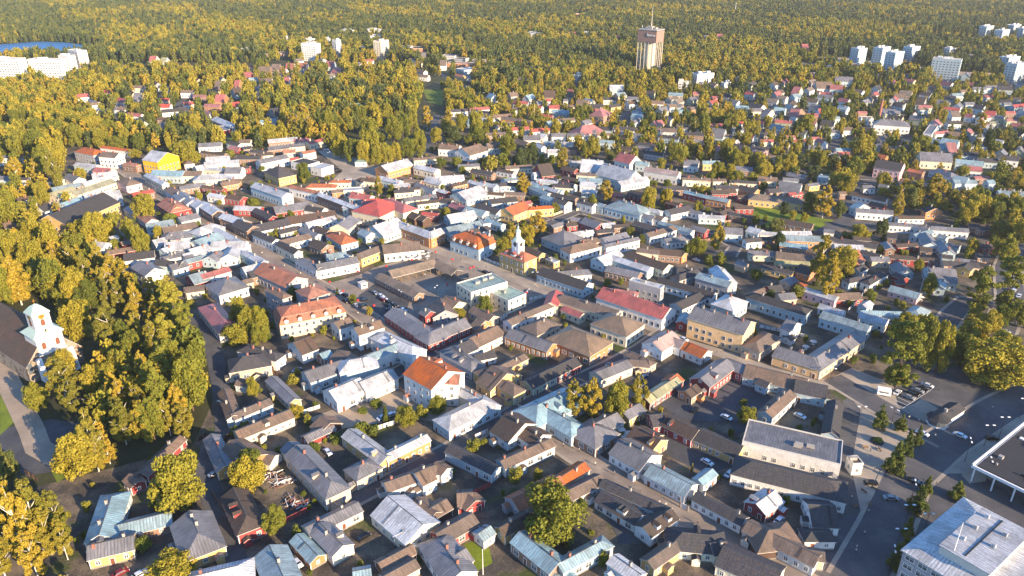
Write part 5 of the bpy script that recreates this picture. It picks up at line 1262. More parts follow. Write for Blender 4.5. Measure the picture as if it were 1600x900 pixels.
TDATA = """
-1893 2926 181 128 m
-1695 2817 228 151 b
-1725 3056 106 87 b
-1557 2705 151 105 m
-1520 2555 147 125 m
-1703 2449 180 155 b
-1604 2472 133 88 m
-1548 2478 135 78 m
-1757 2366 125 80 m
-1889 3180 189 72 b
-1819 3158 173 89 b
-1718 3106 196 88 b
-1686 3182 175 78 b
-1512 3018 273 115 p
-1386 2842 222 98 p
-1427 2755 218 96 p
-1351 2519 217 94 p
-1330 2592 205 86 p
-1251 2568 162 101 m
-1332 2392 202 77 p
-1251 2264 236 87 p
-1201 2288 169 92 b
-1185 2365 228 127 m
-1329 2271 179 92 b
-1374 2210 166 90 b
-2201 3308 212 135 m
-2057 3222 190 120 m
-2345 3255 259 170 b
-2380 3193 234 120 m
-1364 2015 255 92 b
-1409 1989 165 132 m
-1343 2051 126 77 b
-1337 2156 181 110 b
-1279 2177 172 106 b
-1249 2181 175 80 m
-1164 2228 123 99 b
-1019 1826 205 155 m
-1466 1702 243 93 b
-1447 1627 207 94 b
-1344 1656 262 109 b
-1310 1692 188 89 b
-1311 1640 178 80 b
-1628 1917 184 105 k
-1613 1957 120 66 k
-1194 1913 39 32 u
-918 1545 85 124 m
-1058 1659 46 48 u
-1185 1470 93 87 b
-835 1918 135 105 m
-699 1728 97 68 m
-423 1591 21 25 u
-560 1567 13 21 u
114 1713 170 176 m
-153 1882 34 24 u
12 1958 49 53 u
-993 2463 82 49 m
-785 2320 51 51 m
-455 2286 79 28 s
-611 2166 33 49 u
-858 2546 43 55 u
-677 2121 33 44 u
-848 2109 32 26 u
-531 2213 53 59 u
-494 2210 44 50 u
-509 2385 36 48 u
-555 2348 26 38 u
-850 1965 109 99 m
-380 2275 70 83 m
-276 2352 74 71 m
-329 2320 51 51 u
-132 2118 41 57 u
-462 2302 68 28 s
-1224 3020 155 75 m
-1145 2931 160 95 m
-1097 2905 167 83 m
-1183 2872 98 126 m
-1083 2858 112 77 m
-1214 3079 75 70 u
-859 3377 39 25 s
-763 3269 49 37 m
-662 3146 48 30 m
-1055 3305 73 68 u
-131 3150 92 83 m
-249 3122 47 76 m
226 2321 169 88 b
291 2314 179 93 b
380 2308 156 88 m
466 2370 161 90 b
408 2147 30 35 u
394 2386 129 57 b
846 2286 68 69 m
866 2396 29 29 u
589 2002 40 8 u
1314 2253 109 64 s
1388 2243 70 55 s
1340 2103 106 52 s
1402 2151 88 40 s
1260 2013 128 76 s
1503 2530 300 164 p
1657 2661 248 93 m
1714 2641 230 93 m
1880 2554 181 238 m
1847 2691 146 135 m
2025 2635 124 153 m
2022 2721 136 137 m
2087 2715 56 116 m
1250 2018 69 67 s
1309 1900 75 40 s
1238 1817 108 70 s
1389 1873 76 64 s
1161 1715 80 41 s
1125 1654 79 40 s
1062 1588 94 50 s
2189 3199 225 138 p
2323 3211 284 133 p
2617 3703 212 88 p
2209 3046 104 92 m
2093 2953 125 101 m
2279 3046 129 92 m
1984 2867 119 121 m
1544 3346 268 124 b
1726 3618 160 100 m
2136 3653 74 54 m
2032 3347 128 69 m
2104 3624 35 13 s
1754 3343 41 56 u
1695 2888 145 110 m
1803 2951 95 90 m
1673 3521 44 46 u
1249 3542 64 59 m
1548 3495 276 129 b
1508 3286 240 110 b
1726 3601 124 99 m
1394 3333 67 68 u
1055 3756 53 55 u
1120 3739 60 55 u
1250 3314 48 50 u
1667 3505 44 45 u
-3031 4270 255 175 m
-3017 4352 149 155 m
-3070 4744 157 92 m
-2267 4442 176 142 m
-2664 3976 200 129 m
-2501 3823 196 111 m
-2631 3723 197 129 m
-2486 3624 178 133 m
-2618 3546 209 85 m
-2424 3709 152 88 b
-2284 3611 191 93 b
-2148 3487 171 103 b
-2469 4049 144 109 m
-2367 4018 200 137 m
-2422 4336 89 93 u
-2370 3828 143 125 m
-2143 3610 177 86 b
-1996 3466 186 141 b
-2047 3892 178 92 m
-2197 4081 155 81 m
-2051 4114 89 52 m
-1920 3428 154 108 b
-1645 3142 205 77 b
-1622 3230 160 109 b
-2281 3432 166 114 m
-2164 3329 183 160 m
-2380 3317 195 136 b
-2093 3393 223 88 b
-1930 3252 202 91 b
-1832 3305 126 80 b
-1849 3196 175 84 b
-2079 4355 75 78 u
-1941 4034 49 58 u
-2267 4090 43 44 u
-2252 3995 48 58 u
-2082 4836 58 43 u
-1699 4743 45 84 u
-1388 4490 53 64 u
-1436 4462 37 48 u
-1368 4159 49 67 u
-1274 4176 42 53 u
-1922 4757 31 42 u
-2099 4404 57 86 m
-1813 4759 31 50 u
-904 4954 138 70 b
-821 4954 75 61 m
-421 4540 52 64 m
-7 3973 171 115 b
-43 3914 87 92 m
88 4047 114 88 m
151 4178 160 135 b
79 4994 117 114 b
52 4080 102 66 m
-480 5062 42 44 u
-546 4652 31 33 u
-78 3881 40 49 k
279 4611 62 57 m
885 4699 137 99 m
1015 4771 97 84 m
629 4797 158 93 b
1135 3911 200 99 b
1022 3883 107 113 m
953 3860 71 42 u
684 4388 55 31 u
697 4198 50 53 m
742 4052 57 44 m
1194 4632 64 49 u
1246 4604 30 41 u
1295 4964 63 96 m
1338 4925 57 61 m
532 4765 64 67 u
1054 3752 47 41 u
1138 3810 46 56 u
453 4271 43 18 s
550 4172 36 38 u
485 3476 36 45 u
1941 4487 219 151 b
1882 4570 143 89 m
2047 4493 110 80 k
2271 5063 133 150 m
1708 4513 95 64 k
1739 4439 70 48 m
1577 4250 87 91 k
1497 3961 100 72 k
1483 4348 77 47 m
1803 4416 62 47 m
1761 3688 132 115 m
2010 4110 90 111 m
1628 4759 66 50 u
1745 5065 59 53 m
2173 4179 105 68 k
2410 4497 158 104 b
2430 4559 205 65 b
2548 4618 162 98 k
2826 4891 148 163 b
2779 4390 152 125 m
2899 4463 161 143 m
2948 4383 146 102 m
3181 4717 88 92 m
3144 4501 132 112 m
2838 4126 116 104 m
2908 4045 160 102 m
2919 4163 118 90 m
2549 3902 92 64 m
2474 3804 71 42 u
2656 3815 118 83 m
2710 3812 105 70 m
2724 3995 71 58 m
1953 4137 41 67 u
2168 3879 33 49 u
2056 3915 41 43 u
2182 3734 40 41 u
3190 4976 59 52 u
-3806 5772 260 149 m
-3677 5773 270 149 m
-3410 5503 300 180 m
-4638 7076 148 107 m
-3627 6237 205 128 m
-3572 5292 179 138 b
-3383 5222 189 100 b
-3136 5051 297 132 b
-3104 5283 97 83 m
-4018 5944 159 92 m
-3396 5358 245 130 m
-2473 5680 194 185 m
-2902 5973 80 51 u
-3258 6157 118 137 m
-3405 6198 172 137 m
-2999 5911 75 101 m
-3065 6152 151 116 m
-3236 6271 166 96 m
-3667 6594 192 145 m
-3497 6545 169 133 m
-4003 6846 195 196 m
-3910 6421 197 174 m
-4061 6456 200 143 m
-4571 7126 162 96 m
-4445 7200 183 169 m
-3065 6530 151 89 b
-2970 6540 137 111 m
-2995 6829 119 127 m
-3337 6977 134 118 m
-3410 6773 131 103 m
-3680 7477 128 150 m
-2681 6453 157 121 m
-2530 5724 183 216 m
-1494 5291 133 101 m
-1362 5885 244 131 m
-1248 5767 192 109 m
-1167 5764 183 99 m
-1084 5804 263 110 m
-1032 5731 161 109 m
-1221 6370 229 130 m
-2062 6335 172 162 m
-2197 6457 134 132 m
-2428 6662 121 57 b
-1784 6624 252 90 b
-1907 6621 208 79 b
-1988 6713 200 68 b
-1873 6665 221 68 b
-1608 6592 237 123 m
-1538 6635 205 113 m
-1504 6983 179 130 m
-2464 7136 171 120 m
-2734 7364 150 148 m
-2823 7230 104 73 m
-2812 6684 184 125 m
-2618 6402 70 98 m
-2243 5940 57 71 u
-2142 5609 44 68 u
-2086 4836 58 43 u
-904 4926 137 69 b
-1984 6613 65 45 u
-1876 5535 45 48 u
-1761 5501 45 48 u
-1165 6165 263 147 m
-1134 5691 201 98 m
-1046 5695 151 108 m
-978 5731 171 109 m
-908 5767 162 109 m
-822 5879 175 111 m
-739 5956 228 112 m
-945 6507 232 144 m
-1010 6418 230 142 m
-894 6734 218 125 m
-771 6877 223 128 b
-643 6364 144 108 m
-573 6735 151 125 m
-450 6783 174 126 m
-503 6381 151 173 k
-307 6411 263 120 m
-293 6324 175 118 m
-357 6317 101 97 m
-41 6005 165 144 m
148 5696 180 118 k
68 5622 159 107 k
-536 5618 82 87 m
-421 5649 73 78 u
-362 5471 54 57 u
-174 5559 107 125 u
-49 5657 101 107 u
39 5687 73 88 u
-227 5684 64 78 u
-411 5214 56 55 u
-229 6717 109 68 m
79 6667 75 68 u
387 6676 152 91 m
272 6977 110 106 m
75 7395 70 62 u
238 5714 86 59 u
297 5717 75 69 u
127 7572 84 64 m
-128 7605 103 165 m
-1387 6991 201 153 m
-1298 7096 203 155 m
-1178 7100 191 167 m
-1102 6235 131 106 m
356 5543 189 77 b
145 4818 38 68 u
70 4997 152 122 b
-411 4512 62 56 u
643 5917 166 112 m
386 5551 187 106 b
592 5914 115 101 m
1174 6768 121 80 m
1279 6914 147 70 m
1385 6914 181 82 b
1511 7021 136 83 m
1653 6493 246 99 m
1920 7084 147 119 m
2000 6932 131 129 m
1612 6665 177 68 b
1276 5707 167 147 m
1123 5545 101 77 m
1494 5349 126 84 m
1441 6067 108 93 m
1486 5942 118 71 m
1580 5907 117 81 m
1675 5837 175 100 m
1695 5614 152 78 m
1609 5220 87 73 m
1587 5346 108 74 m
1416 5218 88 64 m
389 6720 142 91 b
637 7243 150 110 m
579 6813 65 69 u
642 4992 100 105 b
872 4621 161 90 m
1004 4717 122 75 m
1008 5184 33 54 u
765 5059 34 35 u
1094 5156 50 63 u
1203 4632 64 49 m
989 6430 52 44 u
924 6435 62 66 b
761 5793 85 80 k
1284 6806 55 46 u
2551 6554 212 156 m
2063 6454 189 121 m
1985 6831 153 127 m
1884 7035 157 130 m
2154 5950 198 112 b
2256 5947 117 92 m
2902 6985 190 141 m
2861 6576 151 78 m
2773 5929 193 162 m
3038 6361 134 108 m
2475 5326 170 120 m
2065 5491 164 123 m
1984 5480 129 85 m
1825 5360 142 121 m
1738 5626 109 116 m
1684 5834 176 90 m
1561 5869 127 81 m
1793 5720 144 79 m
1873 5620 130 97 m
2289 5693 131 108 m
2349 5616 141 87 m
2437 5617 112 97 k
2193 5585 120 106 k
2580 5101 122 80 m
2297 4996 143 114 m
2311 5217 107 73 b
2197 5354 96 112 k
1593 5229 94 100 m
1569 5349 107 84 m
1485 5349 126 84 m
1738 5286 59 92 u
1969 6316 112 97 m
2636 5029 116 53 s
2626 4873 100 77 m
2672 6345 73 54 m
2798 5753 96 69 m
2900 5671 57 39 u
1644 5183 51 54 u
1761 5091 52 45 u
2337 6920 122 94 m
3348 7593 105 140 m
3496 7642 96 102 m
3273 5969 163 174 m
3342 5904 107 81 m
3773 7226 177 97 s
3886 7012 220 71 b
3946 7012 220 71 b
3993 7011 161 59 m
3847 7125 90 96 u
4084 6577 261 101 b
3818 6139 154 84 b
3923 6138 196 116 s
3970 5934 151 82 s
3576 6263 82 75 k
3862 6395 50 87 u
3762 6434 51 66 u
2828 4862 182 154 b
2629 4824 115 93 m
2974 5681 94 78 k
2980 5571 55 58 u
3261 5317 107 92 m
3269 4915 105 52 s
3486 5194 104 100 m
3546 5099 104 80 m
3182 4945 69 43 u
3521 5859 47 61 u
4798 7583 107 114 m
4649 6860 89 70 m
3456 5303 54 46 u
-1354 1604 300 93 b
-1394 1557 164 91 b
-1296 1547 173 84 b
-1256 1621 150 58 b
-1545 1752 194 83 b
-1458 2015 96 84 m
-1360 2009 121 67 b
-1615 2351 151 94 b
-1515 2302 117 93 b
-1420 2319 171 93 b
-1408 2488 191 88 b
-1450 2679 222 94 b
-1558 2782 204 97 b
-1981 3192 157 108 m
-2347 3390 136 126 m
-1633 2804 152 86 m
-1149 2191 116 71 b
-1205 2208 157 81 b
-1743 2559 150 75 m
"""
CDATA = """
-435 1703 b k
-603 1603 a w
-628 2106 a w
-871 2644 b v
-444 2327 b w
-1081 1566 b r
-1025 1559 b w
-472 2311 b w
803 1773 b w
1154 1946 c k
1708 2058 c w
783 2311 a w
1625 2528 a w
1543 2473 a k
1588 2500 a k
1450 2213 a w
1485 2478 b w
-675 3375 a s
-641 3343 a w
-621 3311 a w
-594 3275 a k
-561 3239 a k
-573 3196 c k
-710 3236 b k
-715 3300 b k
-764 3525 b k
-852 3379 a w
-815 3350 a k
-785 3292 a k
-731 3236 a k
-835 3656 a s
2561 3525 b w
2487 3402 b w
2593 3589 b w
1000 3795 a w
-813 4001 a t
-141 3631 a k
-107 3609 a k
2053 6389 b w
2021 6259 b w
2111 6456 b k
2269 5430 a w
1513 4871 a w
2686 5636 a w
-1527 6133 c w
-2359 6195 a w
-1328 5566 b k
3274 6479 a r
3207 6479 a k
3341 6434 a k
2959 5430 a w
3781 6153 a w
525 2590 b t
2640 3656 b k
2530 3447 b s
2477 3343 b w
2678 3742 b k
2190 2973 a w
2127 2913 a w
2117 2902 a k
1569 2491 a s
1513 2446 a s
1681 2186 c k
703 2128 a k
652 2051 a w
-186 2299 b k
-515 2556 a k
-703 2128 b w
-1457 5601 c w
-1290 5497 c k
-1180 5300 c w
-1248 5206 c s
324 3285 a w
436 3162 a k
748 2902 a w
1863 5497 a k
2032 5430 a w
2877 5221 a s
3077 4998 a w
2134 4597 b k
1238 7764 c w
1055 7177 c k
-971 1991 b s
-530 2902 a w
711 1991 b w
365 1838 b s
555 2279 a w
677 2360 b k
890 2164 a k
1185 1873 c s
1299 1953 a k
1577 2201 a w
-802 3285 a k
-743 3236 a w
-667 3162 a s
-584 3230 a k
-512 3189 a w
-625 3300 a r
-382 2537 b w
-1255 2537 b k
-1093 2403 a w
457 2071 a k
890 2360 b s
1054 2319 a w
-107 2736 b k
-272 2491 b w
"""
# ---------------------------------------------------------------- houses
def wall_mesh(L, W, H, tp, hip, flat, plinth=True):
    x, y = L/2, W/2; zr = H + y*tp
    v = [(-x,-y,0),(x,-y,0),(x,y,0),(-x,y,0),(-x,-y,H),(x,-y,H),(x,y,H),(-x,y,H)]; f = [(0,1,5,4),(2,3,7,6)]
    uv = [[(-x,0),(x,0),(x,H),(-x,H)], [(-x,0),(x,0),(x,H),(-x,H)]]
    for end, (a, b) in (('2', (1, 2)), ('1', (3, 0))):
        if flat or end in hip: f.append((a, b, b+4, a+4)); uv.append([(-y,0),(y,0),(y,H),(-y,H)])
        else:
            v.append((v[a][0], 0, zr)); f.append((a, b, b+4, len(v)-1, a+4)); uv.append([(-y,0),(y,0),(y,H),(0,zr),(-y,H)])
    return v, f, uv
def roof_mesh(L, W, H, tp, hip, o=.38, t=.16):
    hx, hy = L/2+o, W/2+o; z0 = H - o*tp + t; zr = z0 + hy*tp
    r1 = -hx + (hy if '1' in hip else 0); r2 = hx - (hy if '2' in hip else 0)
    if r1 > r2 - .2: m = (r1+r2)/2; r1, r2 = m-.1, m+.1
    T = [(-hx,-hy,z0),(hx,-hy,z0),(hx,hy,z0),(-hx,hy,z0),(r1,0,zr),(r2,0,zr)]
    v = T + [(p[0],p[1],p[2]-t) for p in T]; sl = math.hypot(hy, zr-z0)
    f = [(0,1,5,4),(2,3,4,5)]; uv = [[(-hx,0),(hx,0),(r2,sl),(r1,sl)],[(hx,0),(-hx,0),(r1,sl),(r2,sl)]]; mi = [0,0]
    f += [(6+4,6+5,7,6),(6+5,6+4,9,8)]; uv += [[(0,0)]*4]*2; mi += [1,1]
    per = [(0,1)]; 
    if '2' in hip: f.append((1,2,5)); uv.append([(-hy,0),(hy,0),(0,sl)]); mi.append(0); f.append((8,7,11)); uv.append([(0,0)]*3); mi.append(1); per.append((1,2))
    else: per += [(1,5),(5,2)]
    per.append((2,3))
    if '1' in hip: f.append((3,0,4)); uv.append([(-hy,0),(hy,0),(0,sl)]); mi.append(0); f.append((6,9,10)); uv.append([(0,0)]*3); mi.append(1); per.append((3,0))
    else: per += [(3,4),(4,0)]
    for a, b in per: f.append((a+6,b+6,b,a)); uv.append([(0,0)]*4); mi.append(1)
    return v, f, uv, mi, zr, (r1, r2)
_cache = {}
def window_data(w, h, near):
    k = (w, h, near)
    if k in _cache: return _cache[k]
    fr = MB(); t = .13
    if near:
        for a in ((-w/2-t, w/2+t, h/2, h/2+t*1.3), (-w/2-t, w/2+t, -h/2-t*1.2, -h/2), (-w/2-t, -w/2, -h/2, h/2), (w/2, w/2+t, -h/2, h/2), (-.04, .04, -h/2, h/2), (-w/2, -.04, h*.16, h*.16+.07), (.04, w/2, h*.16, h*.16+.07)):
            fr.box(a[0], a[1], -.09, .0, a[2], a[3])
        pn = MB().box(-w/2, w/2, -.035, .01, -h/2, h/2)
        _cache[k] = (fr.me('window', M['trim']), pn.me('pane', M['glass']))
    else:
        fr.box(-w/2-t, w/2+t, -.05, .01, -h/2-t, h/2+t, 0); fr.box(-w/2, w/2, -.09, -.051, -h/2, h/2, 1)
        _cache[k] = (fr.me('window', M['trim'], M['glass']), None)
    return _cache[k]
RECTS = []    # every wing: x, y, cos, sin, L/2, W/2, house index
def inside(x, y, pad=0., skip=None):
    dx, dy = x-RA[:,0], y-RA[:,1]; u = dx*RA[:,2]+dy*RA[:,3]; v = -dx*RA[:,3]+dy*RA[:,2]
    m = (abs(u) < RA[:,4]+pad) & (abs(v) < RA[:,5]+pad)
    if skip is not None: m[skip] = False
    return bool(m.any())
def chimney_data(red, h=1.4):
    k = ('ch', red)
    if k not in _cache:
        b = MB().box(-.34,.34,-.36,.36,-.6,h,0).box(-.41,.41,-.43,.43,h-.22,h-.06,0); c = MB().box(-.38,.38,-.4,.4,h+.001,h+.09)
        _cache[k] = (b.me('chimney', M['brick'] if red else M['render']), c.me('cap', M['cap']))
    return _cache[k]
def add_wing(root, i, w, rng, dist):
    x, y, rot, L, W, H, b, hip, pit, rw, ch = w
    rx, ry = root.location.x, root.location.y; loc = (x-rx, y-ry, 0); near = dist < 330; mid = dist < 520
    tp = math.tan(pit); flat = b in 'fF'
    wcol = WM[rw[1]] if rw[1] in WM else WM['y']
    wins_on = True; v, f, uv = wall_mesh(L, W, H, tp, hip, flat or b in 'MP')
    if b != 'P':
        link('wall', mesh('wall', v, f, [wcol], None, uv), root, loc, rot)
    else:
        for sx in np.linspace(-L/2+.3, L/2-.3, max(2, int(L/4)+1)):
            for sy in (-W/2+.3, W/2-.3):
                link('post', post_me(H), root, (loc[0]+sx*math.cos(rot)-sy*math.sin(rot), loc[1]+sx*math.sin(rot)+sy*math.cos(rot), 0), rot)
    rm = RM.get(rw[0], RM['l'])
    ridge = None; zr = H
    if b in 'gP':
        v, f, uv, mi, zr, ridge = roof_mesh(L, W, H, tp, hip); ro = link('roof', mesh('roof', v, f, [rm, M['fascia']], mi, uv), root, loc, rot)
        if near:
            m = MB().box(ridge[0], ridge[1], -.12, .12, zr-.05, zr+.05); m.obj('ridge_cap', ro, M['cap'])
    elif b == 'M':
        v, f, uv, mi, zr, ridge = roof_mesh(L-2.6, W-2.6, H+2.9, .38 if L*W < 500 else .04, '12', .0, .1)
        n = len(v); X, Y, o = L/2, W/2, .3; z1 = H+2.94
        v += [(-X-o,-Y-o,H-.05),(X+o,-Y-o,H-.05),(X+o,Y+o,H-.05),(-X-o,Y+o,H-.05),(-X+1.3,-Y+1.3,z1),(X-1.3,-Y+1.3,z1),(X-1.3,Y-1.3,z1),(-X+1.3,Y-1.3,z1)]
        for a, c, q in ((0,1,X),(1,2,Y),(2,3,X),(3,0,Y)): f.append((n+a,n+c,n+c+4,n+a+4)); uv.append([(-q,0),(q,0),(q-1.3,3.2),(-q+1.3,3.2)]); mi.append(0)
        f.append((n+3,n+2,n+1,n)); uv.append([(0,0)]*4); mi.append(1)
        mats = [rm, M['fascia']]
        if L*W >= 500:
            mats.append(M['black'])
            for q in range(4): mi[q] = 2
        ro = link('roof', mesh('roof', v, f, mats, mi, uv), root, loc, rot)
        # dormers on the steep lower slope
        for s in (-1, 1):
            for q in np.linspace(-X+3, X-3, max(2, int(L/5))):
                d = MB().box(-.8,.8,-.9,1.2,0,1.7,0).poly([(-1,-1.1,1.65),(1,-1.1,1.65),(1,1.5,1.65),(-1,1.5,1.65),(0,-1.1,2.4),(0,1.5,2.4)], [(0,1,4),(1,2,5,4),(2,3,5),(3,0,4,5),(3,2,1,0)], 1)
                p = (q, s*(Y-.5), H+.5); do = d.obj('dormer', ro, WM['w'], rm, loc=p, rot=0 if s < 0 else math.pi)
                wd = window_data(.8, 1.0, True); wo = link('window', wd[0], do, (0,-.95,.85))
    else:
        m = MB().box(-L/2+.3, L/2-.3, -W/2+.3, W/2-.3, H-.6, H-.25, 0); t = .3
        m.box(-L/2-.02, L/2+.02, -W/2-.02, -W/2+t, H-.3, H+.12, 1).box(-L/2-.02, L/2+.02, W/2-t, W/2+.02, H-.3, H+.12, 1).box(-L/2-.02, -L/2+t, -W/2+t, W/2-t, H-.3, H+.12, 1).box(L/2-t, L/2+.02, -W/2+t, W/2-t, H-.3, H+.12, 1)
        me = m.me('roof', rm, M['fascia']); uvauto(me); ro = link('roof', me, root, loc, rot); zr = H
        if b == 'F' or dist < 500:
            for q in range(1 if L*W < 150 else 3):
                sx, sy = rng.uniform(-L*.32, L*.32), rng.uniform(-W*.2, W*.2); hh = 2.6 if b == 'F' else 1.0; k = .5 if b == 'F' else .25
                MB().box(-2.5*k*2, 2.5*k*2, -2*k, 2*k, -.28, hh*.8).obj('roof_vent_housing', ro, WM['w'] if b == 'F' else M['render'], loc=(sx, sy, H))
    if near and b == 'g' and ridge and L > 9 and W > 6 and rng.random() < .3:      # attic dormers on one slope
        s_ = rng.choice((-1, 1)); hw_ = .8
        for q in range(rng.choice((1, 2))):
            qx = rng.uniform(ridge[0]*.6, ridge[1]*.6); z_ = zr-W*.3*tp; d = MB().box(-hw_,hw_,-.7,W*.2,-.4,1.0,0).poly([(-hw_-.2,-.95,.95),(hw_+.2,-.95,.95),(hw_+.2,W*.22,.95),(-hw_-.2,W*.22,.95),(0,-.95,1.5),(0,W*.22,1.5)], [(0,1,4),(1,2,5,4),(2,3,5),(3,0,4,5),(3,2,1,0)], 1)
            do = d.obj('dormer', ro, wcol, rm, loc=(qx, s_*W*.3, z_), rot=0 if s_ < 0 else math.pi); link('window', window_data(.7, .75, True)[0], do, (0, -.72, .35))
    if near and b == 'g' and ridge and rng.random() < .4:
        qx = rng.uniform(ridge[0]*.7, ridge[1]*.7); s_ = rng.choice((-1,1)); m = MB(); y1_ = W/2; m.tube((qx-.22, s_*y1_, H+.3), (qx-.22, s_*.2, zr+.02), .05, .05, 4).tube((qx+.22, s_*y1_, H+.3), (qx+.22, s_*.2, zr+.02), .05, .05, 4)
        for e_ in np.linspace(.05, .95, int(W)): m.tube((qx-.22, s_*(y1_*(1-e_)+.2*e_), (H+.3)*(1-e_)+(zr+.02)*e_), (qx+.22, s_*(y1_*(1-e_)+.2*e_), (H+.3)*(1-e_)+(zr+.02)*e_), .04, .04, 4)
        m.obj('roof_ladder', ro, M['metal'])
    # chimneys
    for q in range(ch if b in 'gM' else 0):
        red = rng.random() < .42; cb, cc = chimney_data(red)
        if ridge and ridge[1]-ridge[0] > 2: px = ridge[0] + (ridge[1]-ridge[0])*(q+.5+rng.uniform(-.25,.25))/ch
        else: px = 0
        yy = rng.choice((-.9, .9, 0, .5)); co = link('chimney', cb, ro, (px, yy, zr-abs(yy)*tp*.9))
        if mid: link('cap', cc, co)
    # windows, doors, trim on the walls
    if b == 'P': return
    c, s = math.cos(rot), math.sin(rot); best = None
    sides = ((0,-1,L,W/2,0.),(1,0,W,L/2,math.pi/2),(0,1,L,W/2,math.pi),(-1,0,W,L/2,-math.pi/2))
    shop = rng.random() < .3 and near
    for nx, ny, ln, off, ra in sides:
        wx, wy = nx*c-ny*s, nx*s+ny*c; cxw, cyw = x+wx*off, y+wy*off
        facing = (wx*(-cxw)+wy*(-cyw)) > -12 if mid else (wx*(-cxw)+wy*(-cyw)) > 0
        if not facing: continue
        if rw[1] in 'd' or (H < 3.1 and not near): continue
        tx, ty = -wy, wx
        if b == 'F': rows = [1.2+2.9*k+.9 for k in range(int((H-1)/2.9))]; sp, ww, hh = 3.4, 1.9, 1.3
        elif H >= 6: rows = [1.9+3.1*k for k in range(int((H-.6)/3.1))]; sp, ww, hh = 2.9, 1.1, 1.55
        elif H >= 5: rows = [2.2] if b != 'f' else [2.]; sp, ww, hh = 2.8, 1.1, 1.7
        else: rows = [1.95 if H > 3.3 else 1.7]; sp, ww, hh = rng.choice((2.3,2.6,3.1)), 1.05, 1.4 if H > 3.3 else 1.0
        if shop and ln > 12 and H < 6: ww, hh, sp = 2.0, 1.7, 3.2
        if H < 3.1: sp = 4.5; ww = .8
        n = max(1, int((ln-1.2)/sp))
        if ln < 2.6: continue
        doorq = rng.randrange(n) if (n > 1) else -1
        gable = (nx != 0) and b == 'g' and (('2' if nx > 0 else '1') not in hip)
        pos = [((q+.5)/n-.5)*(ln-.6) for q in range(n)]
        ps = [(p, z, q) for z in rows for q, p in enumerate(pos)]
        if gable and W/2*tp > 2.0 and mid: ps.append((0, H+W/2*tp*.32, -2))
        for p, z, q in ps:
            X, Y = cxw+tx*p, cyw+ty*p
            if inside(X+wx*.6, Y+wy*.6, 0., i): continue
            if near and q == doorq and z == rows[0] and H >= 3 and b != 'F':
                d = door_data(); do = link('door', d[0], root, (X-rx, Y-ry, 0), rot+ra); link('handle', d[1], do)
                if H > 3.3 and rng.random() < .45:
                    pc_ = porch_data(rw[1], rw[0]); po = link('porch', pc_[0], root, (X-rx, Y-ry, 0), rot+ra); link('porch_roof', pc_[1], po)
                continue
            if rng.random() < .06 and b != 'F': continue
            w2, h2 = (ww, hh) if q != -2 else (.9, .95)
            wd = window_data(w2, h2, near); wo = link('window', wd[0], root, (X-rx+wx*.005, Y-ry+wy*.005, z if q == -2 or b == 'F' else z+.0), rot+ra)
            if wd[1]: link('pane', wd[1], wo)
    if near and not flat:
        k = ('cb', round(H, 1))
        if k not in _cache: _cache[k] = MB().box(-.1, .1, -.1, .1, .45, H-.15).me('corner_board', M['trim'])
        for sx in (-1,1):
            for sy in (-1,1):
                ux, uy = sx*(L/2-.05), sy*(W/2-.05); link('corner_board', _cache[k], root, (loc[0]+ux*c-uy*s, loc[1]+ux*s+uy*c, 0), rot)
        MB().box(-L/2-.06, L/2+.06, -W/2-.06, W/2+.06, -.2, .44).obj('plinth', root, M['plinth'], loc=loc, rot=rot)
def door_data():
    if 'door' not in _cache:
        m = MB().box(-.55,.55,-.06,.01,.1,2.3,0).box(-.68,-.551,-.1,.0,.1,2.45,1).box(.551,.68,-.1,.0,.1,2.45,1).box(-.55,.55,-.1,.0,2.301,2.45,1)
        _cache['door'] = (m.me('door', M['door'], M['trim']), MB().box(.36,.44,-.12,-.061,1.05,1.13).me('handle', M['metal']))
    return _cache['door']
def porch_data(wc, rc):
    k = ('porch', wc, rc)
    if k not in _cache:
        v, f, uv = wall_mesh(1.9, 2.3, 2.35, .55, '', False); R2 = Matrix.Rotation(math.pi/2, 4, 'Z'); T2 = Matrix.Translation((0, -.95, 0))
        me = mesh('porch', v, f, [WM.get(wc, WM['y'])], None, uv); me.transform(T2 @ R2)
        v, f, uv, mi, zr, rg = roof_mesh(1.9, 2.3, 2.35, .55, '', .22, .1); m2 = mesh('porch_roof', v, f, [RM.get(rc, RM['l']), M['fascia']], mi, uv); m2.transform(T2 @ R2)
        _cache[k] = (me, m2)
    return _cache[k]
def post_me(H):
    k = ('post', H)
    if k not in _cache: _cache[k] = MB().box(-.14,.14,-.14,.14,0,H).me('post', M['post'])
    return _cache[k]
WINGS = []; prev = -1; HOUSES = []
for ln in HDATA.strip().split('\n'):
    t = ln.split(); plus = t[0] == '+'
    if plus: t = t[1:]
    w = (int(t[0])/10, int(t[1])/10, int(t[2])/1000, int(t[3])/10, int(t[4])/10, int(t[5])/10, t[6], t[7] if t[7] != '-' else '', R(int(t[8])), t[9], int(t[10]))
    if not plus or not HOUSES: HOUSES.append([])
    # shift later wings of a house by a hair so that no two roof planes coincide
    k = len(HOUSES[-1]); w = w[:3]+(w[3]-.03*k, w[4]-.03*k, w[5]+.013*k)+w[6:]
    WINGS.append((len(HOUSES)-1, w)); HOUSES[-1].append(len(WINGS)-1)
RA = np.array([(w[0], w[1], math.cos(w[2]), math.sin(w[2]), w[3]/2, w[4]/2) for _, w in WINGS])
